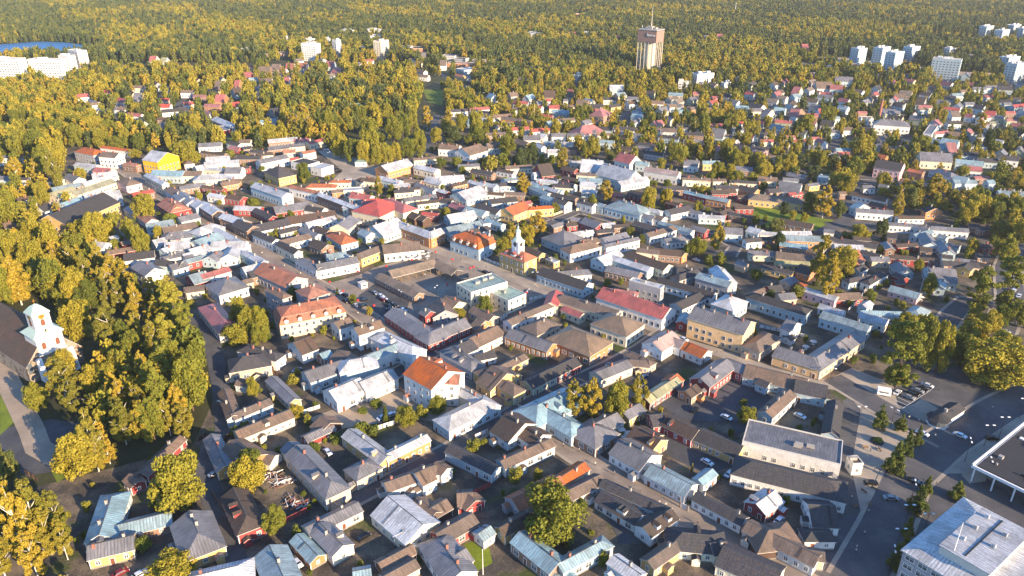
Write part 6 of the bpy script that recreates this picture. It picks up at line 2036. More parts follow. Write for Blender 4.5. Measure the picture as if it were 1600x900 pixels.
# ---------------------------------------------------------------- ground, streets, squares, lake
gm = mesh('ground', [(-5000,-1500,0),(5000,-1500,0),(5000,6500,0),(-5000,6500,0)], [(0,1,2,3)], [G['ground']]); o = link('ground', gm); setp(o, kind='structure')
def poly_sheet(name, pts, z, mat):
    bm = bmesh.new(); vs = [bm.verts.new((x, y, z)) for x, y in pts]; f = bm.faces.new(vs); bm.normal_update()
    if f.normal.z < 0: f.normal_flip()
    bmesh.ops.triangulate(bm, faces=[f]); me = D.meshes.new(name); bm.to_mesh(me); bm.free(); me.materials.append(mat); o = link(name, me); setp(o, kind='structure'); return o
poly_sheet('town_ground', YARD, .012, G['yard'])
zz = .02
for name, mat, pts in AREAS:
    zz += .002; poly_sheet(name, pts, zz, G[mat])
def ribbon(name, pts, w, z, mat, kerb=True):
    P = [Vector((x, y, 0)) for x, y in pts]; L, Rr = [], []
    for i, p in enumerate(P):
        d = (P[min(i+1, len(P)-1)]-P[max(i-1, 0)]).normalized(); n = Vector((-d.y, d.x, 0)); L.append(p+n*w/2); Rr.append(p-n*w/2)
    n = len(P); v = [(q.x, q.y, z) for q in L]+[(q.x, q.y, z) for q in Rr]; f = [(i, n+i, n+i+1, i+1) for i in range(n-1)]
    o = link(name, mesh(name, v, f, [mat])); setp(o, kind='structure')
    if kerb:
        m = MB()
        for side, s in ((L, 1), (Rr, -1)):
            for i in range(n-1):
                a, b = side[i], side[i+1]; d = (b-a).normalized(); q = Vector((-d.y, d.x, 0))*s*1.3; a2, b2 = a+q, b+q
                m.poly([(a.x,a.y,.13),(b.x,b.y,.13),(b2.x,b2.y,.13),(a2.x,a2.y,.13),(a.x,a.y,0),(b.x,b.y,0)], [(0,1,2,3) if s < 0 else (3,2,1,0), (4,5,1,0)])
        o = m.obj('pavement', None, G['paver']); setp(o, kind='structure')
zz = .08
for name, mat, w, pts in ROADS:
    zz += .003; ribbon(name, pts, w, zz, G[mat], kerb=(name in ('boulevard', 'main_street', 'cross_street')))
m = MB()    # parking bay lines beside the big trees
pl = [Vector((x, y, 0)) for x, y in PARKLINE]; d = (pl[1]-pl[0]); ln = d.length; d.normalize(); n = Vector((-d.y, d.x, 0))
for k in range(int(ln/2.6)+1):
    a = pl[0]+d*2.6*k; q = a+n*5; t = d*.07
    m.poly([(a.x-t.x,a.y-t.y,.09),(a.x+t.x,a.y+t.y,.09),(q.x+t.x,q.y+t.y,.09),(q.x-t.x,q.y-t.y,.09)], [(0,1,2,3)])
t = n*.07; a, q = pl
m.poly([(a.x-t.x,a.y-t.y,.095),(q.x-t.x,q.y-t.y,.095),(q.x+t.x,q.y+t.y,.095),(a.x+t.x,a.y+t.y,.095)], [(0,1,2,3)])
o = m.obj('parking_markings', None, M['white']); setp(o, kind='structure')

# ---------------------------------------------------------------- labels
ORD = ['nearest','second nearest','third nearest','fourth nearest','fifth nearest','sixth nearest','seventh nearest','eighth nearest','ninth nearest','tenth nearest','eleventh nearest','twelfth nearest','thirteenth nearest','fourteenth nearest','fifteenth nearest','sixteenth nearest']
PENDING = []
def where(px, py, skip=None):
    best = None
    for (lx, ly, nm) in LANDMARKS:
        if nm == skip: continue
        d = math.hypot((px-lx), (py-ly)*1.25)
        if best is None or d < best[0]: best = (d, lx, ly, nm)
    d, lx, ly, nm = best; dx, dy = px-lx, (py-ly)*1.4
    if abs(dx) > abs(dy): w = 'right of' if dx > 0 else 'left of'
    else: w = 'in front of' if dy > 0 else 'beyond'
    return d, w, nm
def pend(o, desc, cat, group, px, py):
    PENDING.append((o, desc, cat, group) + where(px, py))
def flush_labels():
    keys = {}
    for r in PENDING: keys.setdefault((r[1], r[5], r[6]), []).append(r)
    for k, rs in keys.items():
        rs.sort(key=lambda r: r[4])
        for i, r in enumerate(rs):
            pre = '' if len(rs) == 1 else (ORD[i] if i < len(ORD) else 'farthest') + ' '
            lab = pre + r[1] + ' ' + r[5] + ' ' + r[6]
            lab = lab.replace('pinkish grey', 'pinkish').replace('blue-grey', 'bluish') if len(lab.split()) > 16 else lab
            while len(lab.split()) > 16 and ' roof ' in lab and ' with ' in lab: a_, b_ = lab.split(' with ', 1); lab = a_ + ' ' + b_.split(' roof ', 1)[1]
            setp(r[0], ' '.join(lab.replace('L-shaped ', '').replace('winged ', '').split()) if len(lab.split()) > 16 else lab, r[2], r[3])
# ---------------------------------------------------------------- build every house
rng = random.Random(7); DETACHED = []
for hi, ws in enumerate(HOUSES):
    w0 = WINGS[ws[0]][1]; dist = proj(w0[0], w0[1], 0)[2]
    big = max(WINGS[i][1][3]*WINGS[i][1][4] for i in ws); H = w0[5]; b = w0[6]; rw = w0[9]
    px, py, _ = proj(w0[0], w0[1], H)
    area = 'far' if dist > 900 else ('suburb' if (py < 262 and px > 740) or py < 205 else 'town')
    if b == 'F': name, cat, grp = 'apartment_building', 'apartment block', 'apartment blocks among the trees'
    elif b == 'P': name, cat, grp = 'market_canopy', 'canopy', 'market hall roofs on the square'
    elif big < 46 and H < 3.5: name, cat, grp = 'shed', 'shed', 'sheds and outbuildings in the yards'
    elif b in 'fM' or H >= 6.5: name, cat, grp = 'building', 'building', 'larger town buildings'
    else: name, cat, grp = {'town': 'wooden_house' if H < 4.55 else 'town_house'}.get(area, 'detached_house'), 'house', {'town': 'old town wooden houses', 'suburb': 'houses among the gardens', 'far': 'houses among the far trees'}[area]
    root = link(name, None, None, (w0[0], w0[1], 0)); root.empty_display_size = 2
    for i in ws: add_wing(root, i, WINGS[i][1], rng, dist)
    kind = {'apartment_building': 'apartment block', 'market_canopy': 'market roof on posts', 'shed': 'shed', 'building': 'building'}.get(name, 'house')
    Lm = max(WINGS[i][1][3] for i in ws); size = 'long ' if Lm > 24 else ('small ' if big < 70 and kind == 'house' else ('L-shaped ' if len(ws) == 2 else ('winged ' if len(ws) > 2 else '')))
    if b == 'M': size = 'large '
    wn_, rn_ = WALL.get(rw[1], ('', 'yellow'))[1], ROOF[rw[0]][2]
    if b == 'F': desc = f'{size}{H:.0f}'; desc = ('tall ' if H > 20 else 'low ') + size + wn_ + ' apartment block'
    elif b == 'P': desc = f'{size}brown market roof on timber posts'
    else: desc = f'{size}{wn_} {kind} with {rn_} roof'
    if name == 'detached_house': DETACHED.append((dist - big, root))
    best = None
    for k, (lx, ly, nm, lab, ct) in enumerate(OVERRIDE):
        d = math.hypot(px-lx, py-ly)
        if d < 9 and (best is None or d < best[0]): best = (d, k)
    if best: lx, ly, nm, lab, ct = OVERRIDE.pop(best[1]); setp(root, lab, ct or cat, None)
    else: pend(root, desc, cat, grp, px, py)
# only the 300 detached houses that show largest stay single objects; the tiny rest beyond them become one object
DETACHED.sort(key=lambda r: r[0]); far_roots = [r[1] for r in DETACHED[300:] if r[1].get('label') is None]
if far_roots:
    bpy.context.view_layer.update(); bm = bmesh.new(); mats = []; gone = []
    kids = {}
    for ob in D.objects:
        if ob.parent: kids.setdefault(ob.parent.name, []).append(ob)
    for r in far_roots:
        stack = [r]
        while stack:
            ob = stack.pop(); stack += kids.get(ob.name, []); gone.append(ob)
            if ob.type != 'MESH': continue
            me = ob.data.copy(); me.transform(ob.matrix_world); n0 = len(bm.faces); bm.from_mesh(me); bm.faces.ensure_lookup_table()
            mp_ = []
            for m_ in ob.data.materials:
                if m_ not in mats: mats.append(m_)
                mp_.append(mats.index(m_))
            for f_ in bm.faces[n0:]: f_.material_index = mp_[f_.material_index]
            D.meshes.remove(me)
    dead = set(r.name for r in far_roots); PENDING[:] = [r for r in PENDING if r[0].name not in dead]
    me = D.meshes.new('distant_houses'); bm.to_mesh(me); bm.free(); [me.materials.append(m_) for m_ in mats]; o = link('distant_houses', me); setp(o, 'tiny pale distant houses scattered among the far trees', 'houses', None, 'stuff')
    for ob in gone: D.objects.remove(ob)

# ---------------------------------------------------------------- trees
def crown(kind, seed, nleaf, leaf):
    """unit crown: height 0..1, diameter 1, built from leaf-sized faces spread over and inside uneven clumps"""
    r = np.random.RandomState(seed); lobes = []
    if kind in 'mk':
        for i in range(26):
            t = r.rand()*2*math.pi; z = r.uniform(.14, .86); rad = .41*math.sin(math.pi*min(1, (z+.04)/1.06))**.55*r.uniform(.55, 1.0)
            lobes.append((rad*math.cos(t), rad*math.sin(t), z, r.uniform(.10, .17)))
        lobes += [(0,0,.88,.12),(0,0,.6,.24),(.05,0,.4,.2)]
    elif kind == 'b':
        for i in range(34):
            z = r.uniform(.14, .94); rad = .43*math.sin(math.pi*(z-.05)/1.06)**.8*(1.2-.75*z)*r.uniform(.4, 1.05); t = r.rand()*2*math.pi
            lobes.append((rad*math.cos(t), rad*math.sin(t), z, (.13-.08*z)*r.uniform(.8, 1.2)))
        lobes += [(0,0,.95,.03),(0,0,.75,.1),(0,0,.5,.15)]
    elif kind == 's':
        for i in range(46):
            z = r.uniform(.08, .9); rad = .46*(1-z)**.85*r.uniform(.5, 1.); t = r.rand()*2*math.pi
            lobes.append((rad*math.cos(t), rad*math.sin(t), z, .03+.11*(1-z)))
        lobes += [(0,0,z,.04+.26*(1-z)) for z in (.2,.4,.6,.8,.93)]
    elif kind == 'p':
        for i in range(40):
            z = r.uniform(.06, .93); rad = .40*math.sin(math.pi*min(.98, (z*.85+.1)))**.6*r.uniform(.4, 1.); t = r.rand()*2*math.pi
            lobes.append((rad*math.cos(t), rad*math.sin(t), z, r.uniform(.07, .13)))
        lobes += [(0,0,z,.18) for z in (.25,.5,.7)]+[(0,0,.93,.07)]
    else:
        for i in range(12):
            t = r.rand()*2*math.pi; z = r.uniform(.2, .75); rad = r.uniform(.1, .34); lobes.append((rad*math.cos(t), rad*math.sin(t), z, r.uniform(.16, .26)))
    lobes = np.array(lobes); sz = {'m':1.,'k':1.,'b':1.6,'s':1.5,'p':2.4,'u':.8}[kind]     # height over width
    wgt = lobes[:,3]**2; pick = r.choice(len(lobes), nleaf, p=wgt/wgt.sum()); L = lobes[pick]
    d = r.normal(size=(nleaf, 3)); d[:,2] += .25; d /= np.linalg.norm(d, axis=1)[:,None]
    rr = L[:,3]*np.where(r.rand(nleaf) < .75, r.uniform(.85, 1.12, nleaf), r.uniform(.3, .85, nleaf))
    c = L[:,:3].copy(); c += d*rr[:,None]*np.array([1, 1, 1/sz]) ; keep = c[:,2] > .02; c, d = c[keep], d[keep]; n = len(c)
    nv = d*1.0 + r.normal(size=(n,3))*.75; nv /= np.linalg.norm(nv, axis=1)[:,None]
    t1 = np.cross(nv, r.normal(size=(n,3))); t1 /= np.linalg.norm(t1, axis=1)[:,None]; t2 = np.cross(nv, t1)
    s = leaf*r.uniform(.6, 1.35, n)[:,None]; asp = r.uniform(.5, .9, n)[:,None]; q = np.array([1, 1, 1/sz])
    V = np.stack([c+(-t1*s)*q, c+(t2*s*asp)*q, c+(t1*s)*q, c+(-t2*s*asp)*q], 1).reshape(-1, 3)
    me = D.meshes.new('crown_' + {'m':'broadleaf','k':'dark','b':'birch','s':'spruce','p':'column','u':'bush'}[kind])
    me.vertices.add(len(V)); me.vertices.foreach_set('co', V.ravel()); me.loops.add(4*n); me.loops.foreach_set('vertex_index', np.arange(4*n)); me.polygons.add(n)
    me.polygons.foreach_set('loop_start', np.arange(0, 4*n, 4)); me.polygons.foreach_set('loop_total', np.full(n, 4)); me.update(calc_edges=True)
    me.materials.append(LM[kind]); return me
def trunk(kind, seed):
    r = random.Random(seed); m = MB(); wood = M['birchbark'] if kind == 'b' else M['bark']
    m.frus([(.024,0),(.017,.12),(.014,.4),(.009,.7),(.003,.93)], 7)
    if kind != 's':
        for k in range(9):
            z = r.uniform(.2, .65); t = r.uniform(0, 6.28); q = r.uniform(.2, .34) if kind != 'p' else .12; m.tube((0,0,z), (q*math.cos(t), q*math.sin(t), z+r.uniform(.12,.26)), .008, .003, 5)
    return m.me('trunk', wood)
CR = {k: [crown(k, 11*i+ord(k), {'m':8500,'k':6000,'b':7500,'s':5000,'p':8000,'u':1500}[k], {'m':.024,'k':.028,'b':.026,'s':.030,'p':.030,'u':.055}[k]) for i in range({'m':5,'b':4,'k':2,'s':3,'p':2,'u':3}[k])] for k in 'mkbspu'}
TR = {k: [trunk(k, i) for i in range(2)] for k in 'mkbsp'}
rt = random.Random(5)
TN = {'m': ('broadleaf_tree', 'broad yellow-green tree', 'tree', 'broadleaf trees'), 'b': ('birch_tree', 'golden birch tree', 'birch tree', 'birch trees'), 's': ('spruce_tree', 'conical green spruce', 'spruce', 'spruces by the streets'),
      'p': ('columnar_tree', 'tall columnar green tree', 'tree', 'tall trees by the church and boulevard'), 'u': ('bush', 'low green bush', 'bush', 'garden bushes'), 'k': ('dark_tree', 'dark green tree', 'tree', 'dark green trees')}
TREEXY = []
for ln in TDATA.strip().split('\n'):
    t = ln.split(); x, y, h, w, k = int(t[0])/10, int(t[1])/10, int(t[2])/10, int(t[3])/10, t[4]
    nm, desc, cat, grp = TN[k]; px, py, _ = proj(x, y, h*.6); TREEXY.append((x, y, w))
    if k == 'u':
        o = link(nm, rt.choice(CR[k]), None, (x, y, 0), rt.uniform(0, 6.28), (w, w, h))
    else:
        o = link(nm, None, None, (x, y, 0), rt.uniform(0, 6.28)); desc = ('small ' if h < 8 else 'tall ' if h > 17 and k != 'p' else '') + desc
        c = link('crown', rt.choice(CR[k]), o, (0, 0, 0)); c.scale = (w*1.06, w*1.06, h); q = link('trunk', rt.choice(TR[k]), o); q.scale = (max(w, h*.45),)*2 + (h,)
    pend(o, desc, cat, grp, px, py)
# far forest and the nameless trees between the gardens: nobody could count them
far_kinds = [('b', 240), ('m', 240), ('m', 241), ('s', 242), ('s', 243), ('k', 244)]
protos = []; far_kinds.append(('k', 245))
pc = D.collections.new('forest_tree_kinds')
for i, (k, sd) in enumerate(far_kinds):
    me = crown(k, sd, 520, .075); 
    me.materials.clear(); me.materials.append(LM[k if k != 's' else ('k' if i == 4 else 's')]); ob = D.objects.new('forest_tree_%d' % i, me); pc.objects.link(ob); protos.append(ob)
RA = np.concatenate([RA, np.array([(PT['ch_l'][0]-8, PT['ch_l'][1]+24, .7, .7, 34, 22), (PT['wt'][0], PT['wt'][1], 1, 0, 22, 22), (PT['th_b'][0], PT['th_b'][1], 1, 0, 14, 14)])])
HX = np.array([(w[0], w[1]) for _, w in WINGS])
def in_poly(P, X, Y):
    r = np.zeros(len(X), bool); n = len(P)
    for i in range(n):
        (x1, y1), (x2, y2) = P[i], P[(i+1) % n]
        c = ((y1 > Y) != (y2 > Y)) & (X < (x2-x1)*(Y-y1)/(y2-y1+1e-9)+x1); r ^= c
    return r
def near_house(X, Y, pad):
    bad = np.zeros(len(X), bool)
    for r in RA:
        m = (np.abs(X-r[0]) < 45) & (np.abs(Y-r[1]) < 45)
        if not m.any(): continue
        dx, dy = X[m]-r[0], Y[m]-r[1]; u = dx*r[2]+dy*r[3]; v = -dx*r[3]+dy*r[2]; bad[m] |= (np.abs(u) < r[4]+pad) & (np.abs(v) < r[5]+pad)
    return bad
def near_road(X, Y):
    bad = np.zeros(len(X), bool)
    for name, mat, w, pts in ROADS:
        for (x1, y1), (x2, y2) in zip(pts, pts[1:]):
            dx, dy = x2-x1, y2-y1; t = np.clip(((X-x1)*dx+(Y-y1)*dy)/(dx*dx+dy*dy+1e-9), 0, 1); bad |= np.hypot(X-x1-t*dx, Y-y1-t*dy) < w/2+2
    for name, mat, pts in AREAS: 
        if mat != 'grass' or name == 'lawn': bad |= in_poly(pts, X, Y)
    return bad
nr = np.random.RandomState(3); allp = []
for sp, h0, h1, mixp, P in ZONES:
    xs = [p[0] for p in P]; ys = [p[1] for p in P]; gx, gy = np.meshgrid(np.arange(min(xs), max(xs), sp), np.arange(min(ys), max(ys), sp*.9))
    X = (gx + (np.arange(gx.shape[0])[:,None] % 2)*sp/2 + nr.uniform(-.42, .42, gx.shape)*sp).ravel(); Y = (gy + nr.uniform(-.42, .42, gx.shape)*sp).ravel()
    m = in_poly(P, X, Y); X, Y = X[m], Y[m]; m = ~near_road(X, Y); X, Y = X[m], Y[m]; m = ~near_house(X, Y, 3.2); X, Y = X[m], Y[m]
    h = nr.uniform(h0, h1, len(X)); bad = np.zeros(len(X), bool); D0 = np.hypot(X, Y)
    far_ = D0 > 780; kf = np.maximum(1, D0/850)
    for s in (9, 17, 26, 36, 48):
        q = near_house(X+X/D0*s*kf, Y+Y/D0*s*kf, 1.5); bad |= q & (nr.rand(len(X)) < np.where(far_, .9 if s < 30 else .7, .6 if s < 20 else (.2 if s < 30 else 0)))
    m = ~bad; X, Y, h = X[m], Y[m], h[m]
    for tx, ty, tw in TREEXY:
        if min(xs)-9 < tx < max(xs)+9 and min(ys)-9 < ty < max(ys)+9:
            m = np.hypot(X-tx, Y-ty) > tw*.38+2.2; X, Y, h = X[m], Y[m], h[m]
    # patches of pine against patches of birch and aspen
    f = np.sin(X*.011+1.3)*np.cos(Y*.009-.4)+.6*np.sin(X*.027+Y*.019)+nr.normal(size=len(X))*.55
    h = np.where(f*.42+.5 < mixp, h*nr.uniform(.75, 1.12, len(X)), h*nr.uniform(.6, 1.1, len(X)))
    idx = np.where(f*.42+.5 < mixp, nr.choice([3, 4, 5, 6], len(X)), nr.choice([0, 1, 2, 0], len(X)))
    wd = h*nr.uniform(.45, .62, len(X)); wd[idx < 3] *= 1.15; wd = np.maximum(wd, min(sp, 9)*.78); 
    allp.append(np.stack([X, Y, h, wd, idx, nr.uniform(0, 6.28, len(X)), nr.rand(len(X))], 1))
A = np.concatenate(allp); print('forest trees', len(A))
def forest(name, A, label, pc=pc):
    me = D.meshes.new(name); me.vertices.add(len(A)); co = np.zeros((len(A), 3)); co[:,:2] = A[:,:2]; me.vertices.foreach_set('co', co.ravel())
    for nm, ty, arr in (('scl', 'FLOAT_VECTOR', np.stack([A[:,3], A[:,3], A[:,2]], 1)), ('rt', 'FLOAT_VECTOR', np.stack([A[:,5]*0, A[:,5]*0, A[:,5]], 1))):
        at = me.attributes.new(nm, ty, 'POINT'); at.data.foreach_set('vector', arr.ravel())
    at = me.attributes.new('idx', 'INT', 'POINT'); at.data.foreach_set('value', A[:,4].astype(np.int32))
    at = me.attributes.new('tone', 'FLOAT', 'POINT'); at.data.foreach_set('value', A[:,6].astype(np.float32))
    o = link(name, me); ng = D.node_groups.new(name, 'GeometryNodeTree'); ng.interface.new_socket('Geometry', in_out='INPUT', socket_type='NodeSocketGeometry'); ng.interface.new_socket('Geometry', in_out='OUTPUT', socket_type='NodeSocketGeometry')
    N = ng.nodes; gi = N.new('NodeGroupInput'); go = N.new('NodeGroupOutput'); ip = N.new('GeometryNodeInstanceOnPoints'); ci = N.new('GeometryNodeCollectionInfo')
    ci.inputs['Collection'].default_value = pc; ci.inputs['Separate Children'].default_value = True; ci.inputs['Reset Children'].default_value = True
    def attr(nm, ty):
        x = N.new('GeometryNodeInputNamedAttribute'); x.data_type = ty; x.inputs[0].default_value = nm; return [s for s in x.outputs if s.enabled and s.name == 'Attribute'][0]
    Lk = ng.links.new; Lk(gi.outputs[0], ip.inputs['Points']); Lk(ci.outputs[0], ip.inputs['Instance']); ip.inputs['Pick Instance'].default_value = True
    Lk(attr('idx', 'INT'), ip.inputs['Instance Index']); Lk(attr('rt', 'FLOAT_VECTOR'), ip.inputs['Rotation']); Lk(attr('scl', 'FLOAT_VECTOR'), ip.inputs['Scale']); Lk(ip.outputs[0], go.inputs[0])
    md = o.modifiers.new('trees', 'NODES'); md.node_group = ng; setp(o, label, 'forest', None, 'stuff'); return o
dz = np.hypot(A[:,0], A[:,1]); forest('forest', A[dz > 900], 'wide autumn forest of birches and pines stretching to the far edge')
forest('garden_trees', A[dz <= 900], 'nameless crowns filling the gaps between the gardens and park trees')

uc = D.collections.new('shrub_kinds')
for i in range(3): uc.objects.link(D.objects.new('shrub_%d' % i, CR['u'][i]))
gx, gy = np.meshgrid(np.arange(-330, 330, 8.), np.arange(120, 620, 8.)); X = (gx+nr.uniform(-4, 4, gx.shape)).ravel(); Y = (gy+nr.uniform(-4, 4, gx.shape)).ravel()
m = in_poly(YARD, X, Y) & ~near_road(X, Y); X, Y = X[m], Y[m]; m = ~near_house(X, Y, .8); X, Y = X[m], Y[m]; m = (np.sin(X*.05)+np.cos(Y*.06)+nr.normal(size=len(X))*.9) > .25; X, Y = X[m], Y[m]
w_ = nr.uniform(1.2, 3.6, len(X)); forest('garden_shrubs', np.stack([X, Y, w_*nr.uniform(.7, 1.5, len(X)), w_, nr.randint(0, 3, len(X)), nr.uniform(0, 6.28, len(X)), nr.rand(len(X))], 1), 'low shrubs and hedges scattered through the house yards', uc)
# ---------------------------------------------------------------- landmarks with a shape of their own
def V2(k): return Vector((PT[k][0], PT[k][1], 0))
def frame(a, b):    # local x from a to b
    d = b-a; return math.atan2(d.y, d.x), d.length
# church: white square tower with belfry on a steep-roofed fieldstone nave
a, b = V2('ch_l'), V2('ch_r'); rot, wd = frame(a, b); mid = (a+b)/2; wd = 11.6
ch = link('church', None, None, mid, rot); setp(ch, 'white church tower with green-capped belfry and gold clock, steep nave behind, beside the park trees', 'church')
hw = wd/2; tw = MB(); tw.poly([(-hw,0,0),(hw,0,0),(hw,wd,0),(-hw,wd,0),(-hw+.5,.5,10),(hw-.5,.5,10),(hw-.5,wd-.5,10),(-hw+.5,wd-.5,10)], [(0,1,5,4),(1,2,6,5),(2,3,7,6),(3,0,4,7)], 0)
tw.obj('tower_base', ch, M['stone']); MB().box(-hw+.8, hw-.8, .8, wd-.8, 9.9, 17.6).box(-hw+.4, hw-.4, .4, wd-.4, 9.9, 10.4).box(-hw+.3, hw-.3, .3, wd-.3, 17.2, 17.7).obj('tower_wall', ch, WM['w'])
def pyr(m, h0, z0, h1, z1, cy, mi=0):
    m.poly([(-h0,cy-h0,z0),(h0,cy-h0,z0),(h0,cy+h0,z0),(-h0,cy+h0,z0),(-h1,cy-h1,z1),(h1,cy-h1,z1),(h1,cy+h1,z1),(-h1,cy+h1,z1)], [(0,1,5,4),(1,2,6,5),(2,3,7,6),(3,0,4,7),(4,5,6,7),(3,2,1,0)], mi); return m
pyr(MB(), hw+.1, 17.71, 3.2, 19.8, wd/2).obj('tower_roof', ch, M['mint'])
MB().box(-3.1, 3.1, hw-3.1, hw+3.1, 19.6, 26.2).box(-3.4, 3.4, hw-3.4, hw+3.4, 25.8, 26.21).obj('belfry', ch, WM['w'])
br = pyr(MB(), 3.5, 26.25, 1.6, 28.6, wd/2); pyr(br, 1.6, 28.6, .1, 29.6, wd/2); br.obj('belfry_roof', ch, M['mint'])
MB().box(-.07,.07,hw-.07,hw+.07,29.5,31.6).box(-.5,.5,hw-.06,hw+.06,30.7,30.85).obj('cross', ch, M['gold'])
for x in (-2.6, 2.6):
    m = MB().box(x-.75, x+.75, .68, .82, 12.2, 14.6).frus([(0,0)],3) if False else MB().box(x-.75, x+.75, .68, .82, 12.2, 14.4)
    m.poly([(x+.75*math.cos(t), .68, 14.4+.75*math.sin(t)) for t in np.linspace(0, math.pi, 9)], [tuple(range(8, -1, -1))]); m.obj('louvre', ch, M['door'])
for (px, py, r) in ((0, hw-3.16, 0), (3.16, hw, 90), (-3.16, hw, -90)):
    m = MB().box(-.8,.8,-.04,.05,21.0,23.0); m.poly([(.8*math.cos(t), -.04, 23.0+.8*math.sin(t)) for t in np.linspace(0, math.pi, 9)], [tuple(range(8, -1, -1))]); m.obj('belfry_opening', ch, M['door'], loc=(px, py, 0), rot=R(r))
    cm = MB(); n = 20; cm.poly([(1.15*math.cos(2*math.pi*k/n), -.08, 25.0+1.15*math.sin(2*math.pi*k/n)) for k in range(n)], [tuple(range(n))], 0); co = cm.obj('clock', ch, M['gold'], loc=(px, py, 0), rot=R(r))
    MB().box(-.05,.05,-.14,-.09,25,25.8).box(0,.6,-.14,-.09,24.95,25.05).obj('clock_hands', co, M['metal'])
tp = 1.15; v, f, uv = wall_mesh(46, 21, 7.5, tp, '', False); nv = link('nave_wall', mesh('nave_wall', v, f, [M['stone']], None, uv), ch, (0, 1.2+23, 0), math.pi/2)
v, f, uv, mi, zr, rg = roof_mesh(46, 21, 7.5, tp, ''); nrf = link('nave_roof', mesh('nave_roof', v, f, [RM['d'], M['fascia']], mi, uv), ch, (0, 1.2+23, 0), math.pi/2)
MB().box(-hw-4.5, -hw-2.9, .8, 1.15, 4.0, 8.5).obj('nave_window', ch, M['glass'])
for x in (-hw-.2, hw+.2): MB().poly([(x-1,-2.6,0),(x+1,-2.6,0),(x+1,.5,0),(x-1,.5,0),(x-1,-.3,9.4),(x+1,-.3,9.4),(x+1,.5,9.4),(x-1,.5,9.4)], [(0,1,5,4),(1,2,6,5),(2,3,7,6),(3,0,4,7),(4,5,6,7)]).obj('buttress', ch, M['white'])
# town hall
A_, B_, C_ = V2('th_a'), V2('th_b'), V2('th_c'); rot, L1 = frame(A_, B_); L1 -= .6; d = (B_-A_).normalized(); n = Vector((-d.y, d.x, 0)); W1 = max(9, abs((C_-B_).dot(n)))-.3
W1 = min(W1, 13)*1.06; L1 *= 1.08; cen = (A_+B_)/2 + n*W1/2; th = link('town_hall', None, None, cen, rot); setp(th, 'yellow two-storey town hall with red hipped roof and white clock tower with green spire', 'town hall')
v, f, uv = wall_mesh(L1, W1, 8.2, .6, '12', False); link('wall', mesh('wall', v, f, [WM['y']], None, uv), th)
v, f, uv, mi, zr, rg = roof_mesh(L1, W1, 8.2, .66, '12'); rf = link('roof', mesh('roof', v, f, [RM['o'], M['fascia']], mi, uv), th)
MB().box(-L1/2-.08, L1/2+.08, -W1/2-.08, W1/2+.08, 7.8, 8.12).obj('cornice', th, M['white'])
for nx, ny, ln, off, ra in ((0,-1,L1,W1/2,0),(1,0,W1,L1/2,math.pi/2),(0,1,L1,W1/2,math.pi),(-1,0,W1,L1/2,-math.pi/2)):
    for z in (2.0, 5.8):
        for p in (np.linspace(-.4, .4, 5) if nx == 0 else (-.28, .28)):
            if z < 3 and nx == 0 and abs(p) < .01 and ny == -1: dd = door_data(); do = link('door', dd[0], th, (0, -off-.01, 0), 0); link('handle', dd[1], do); continue
            wdw = window_data(1.1, 1.7, True); X, Y = (p*ln, ny*(off+.01)) if nx == 0 else (nx*(off+.01), p*ln); wo = link('window', wdw[0], th, (X, Y, z), ra); link('pane', wdw[1], wo)
for x in (-L1*.3, 0, L1*.3):
    k = 1.5 if x == 0 else .8; dm = MB().box(x-k, x+k, -W1/2+.7, -W1/2+4, 8.3, 9.1+k*.5, 0).poly([(x-k-.2,-W1/2+.5,9.1+k*.5),(x+k+.2,-W1/2+.5,9.1+k*.5),(x+k+.2,-W1/2+4,9.1+k*.5),(x-k-.2,-W1/2+4,9.1+k*.5),(x,-W1/2+.5,9.6+k*1.1),(x,-W1/2+4,9.6+k*1.1)], [(0,1,4),(1,2,5,4),(2,3,5),(3,0,4,5)], 1)
    do = dm.obj('dormer', rf, M['white'], RM['r']); wdw = window_data(.7, .8, True); link('window', wdw[0], do, (x, -W1/2+.67, 8.8+k*.2))
zt = 11.0; tb = MB().box(-2.3,2.3,-2.3,2.3,zt-1,zt+5.8).box(-2.6,2.6,-2.6,2.6,zt+5.3,zt+5.64); to = tb.obj('clock_tower', th, M['white'])
MB().frus([(2.9,zt+5.66),(2.5,zt+6.3),(1.8,zt+7.1),(1.4,zt+7.8)], 8, a0=R(22.5)).obj('tower_roof', th, M['mint'])
lt = MB().frus([(1.15,zt+7.8),(1.15,zt+10.2)], 8).frus([(1.4,zt+10.1),(1.4,zt+10.35)], 8); lt.obj('lantern', th, M['white'])
MB().frus([(1.5,zt+10.36),(1.25,zt+11.2),(.5,zt+11.9),(.35,zt+12.4),(.6,zt+12.9),(.12,zt+13.6),(.05,zt+15.6)], 10).obj('spire', th, M['mint'])
for (px, py, r) in ((0,-2.33,0),(2.33,0,90),(0,2.33,180),(-2.33,0,-90)):
    cm = MB(); nn = 18; cm.poly([(1.15*math.cos(2*math.pi*k/nn), -.04, zt+4.0+1.15*math.sin(2*math.pi*k/nn)) for k in range(nn)], [tuple(range(nn))]); co = cm.obj('clock', th, M['black'], loc=(px,py,0), rot=R(r))
    MB().box(-.05,.05,-.1,-.05,zt+4,zt+4.9).box(0,.7,-.1,-.05,zt+3.95,zt+4.05).obj('clock_hands', co, M['gold'])
    wdw = window_data(.6, 1.1, True); wo = link('window', wdw[0], th, (px*1.0, py*1.0, zt+1.6), R(r))
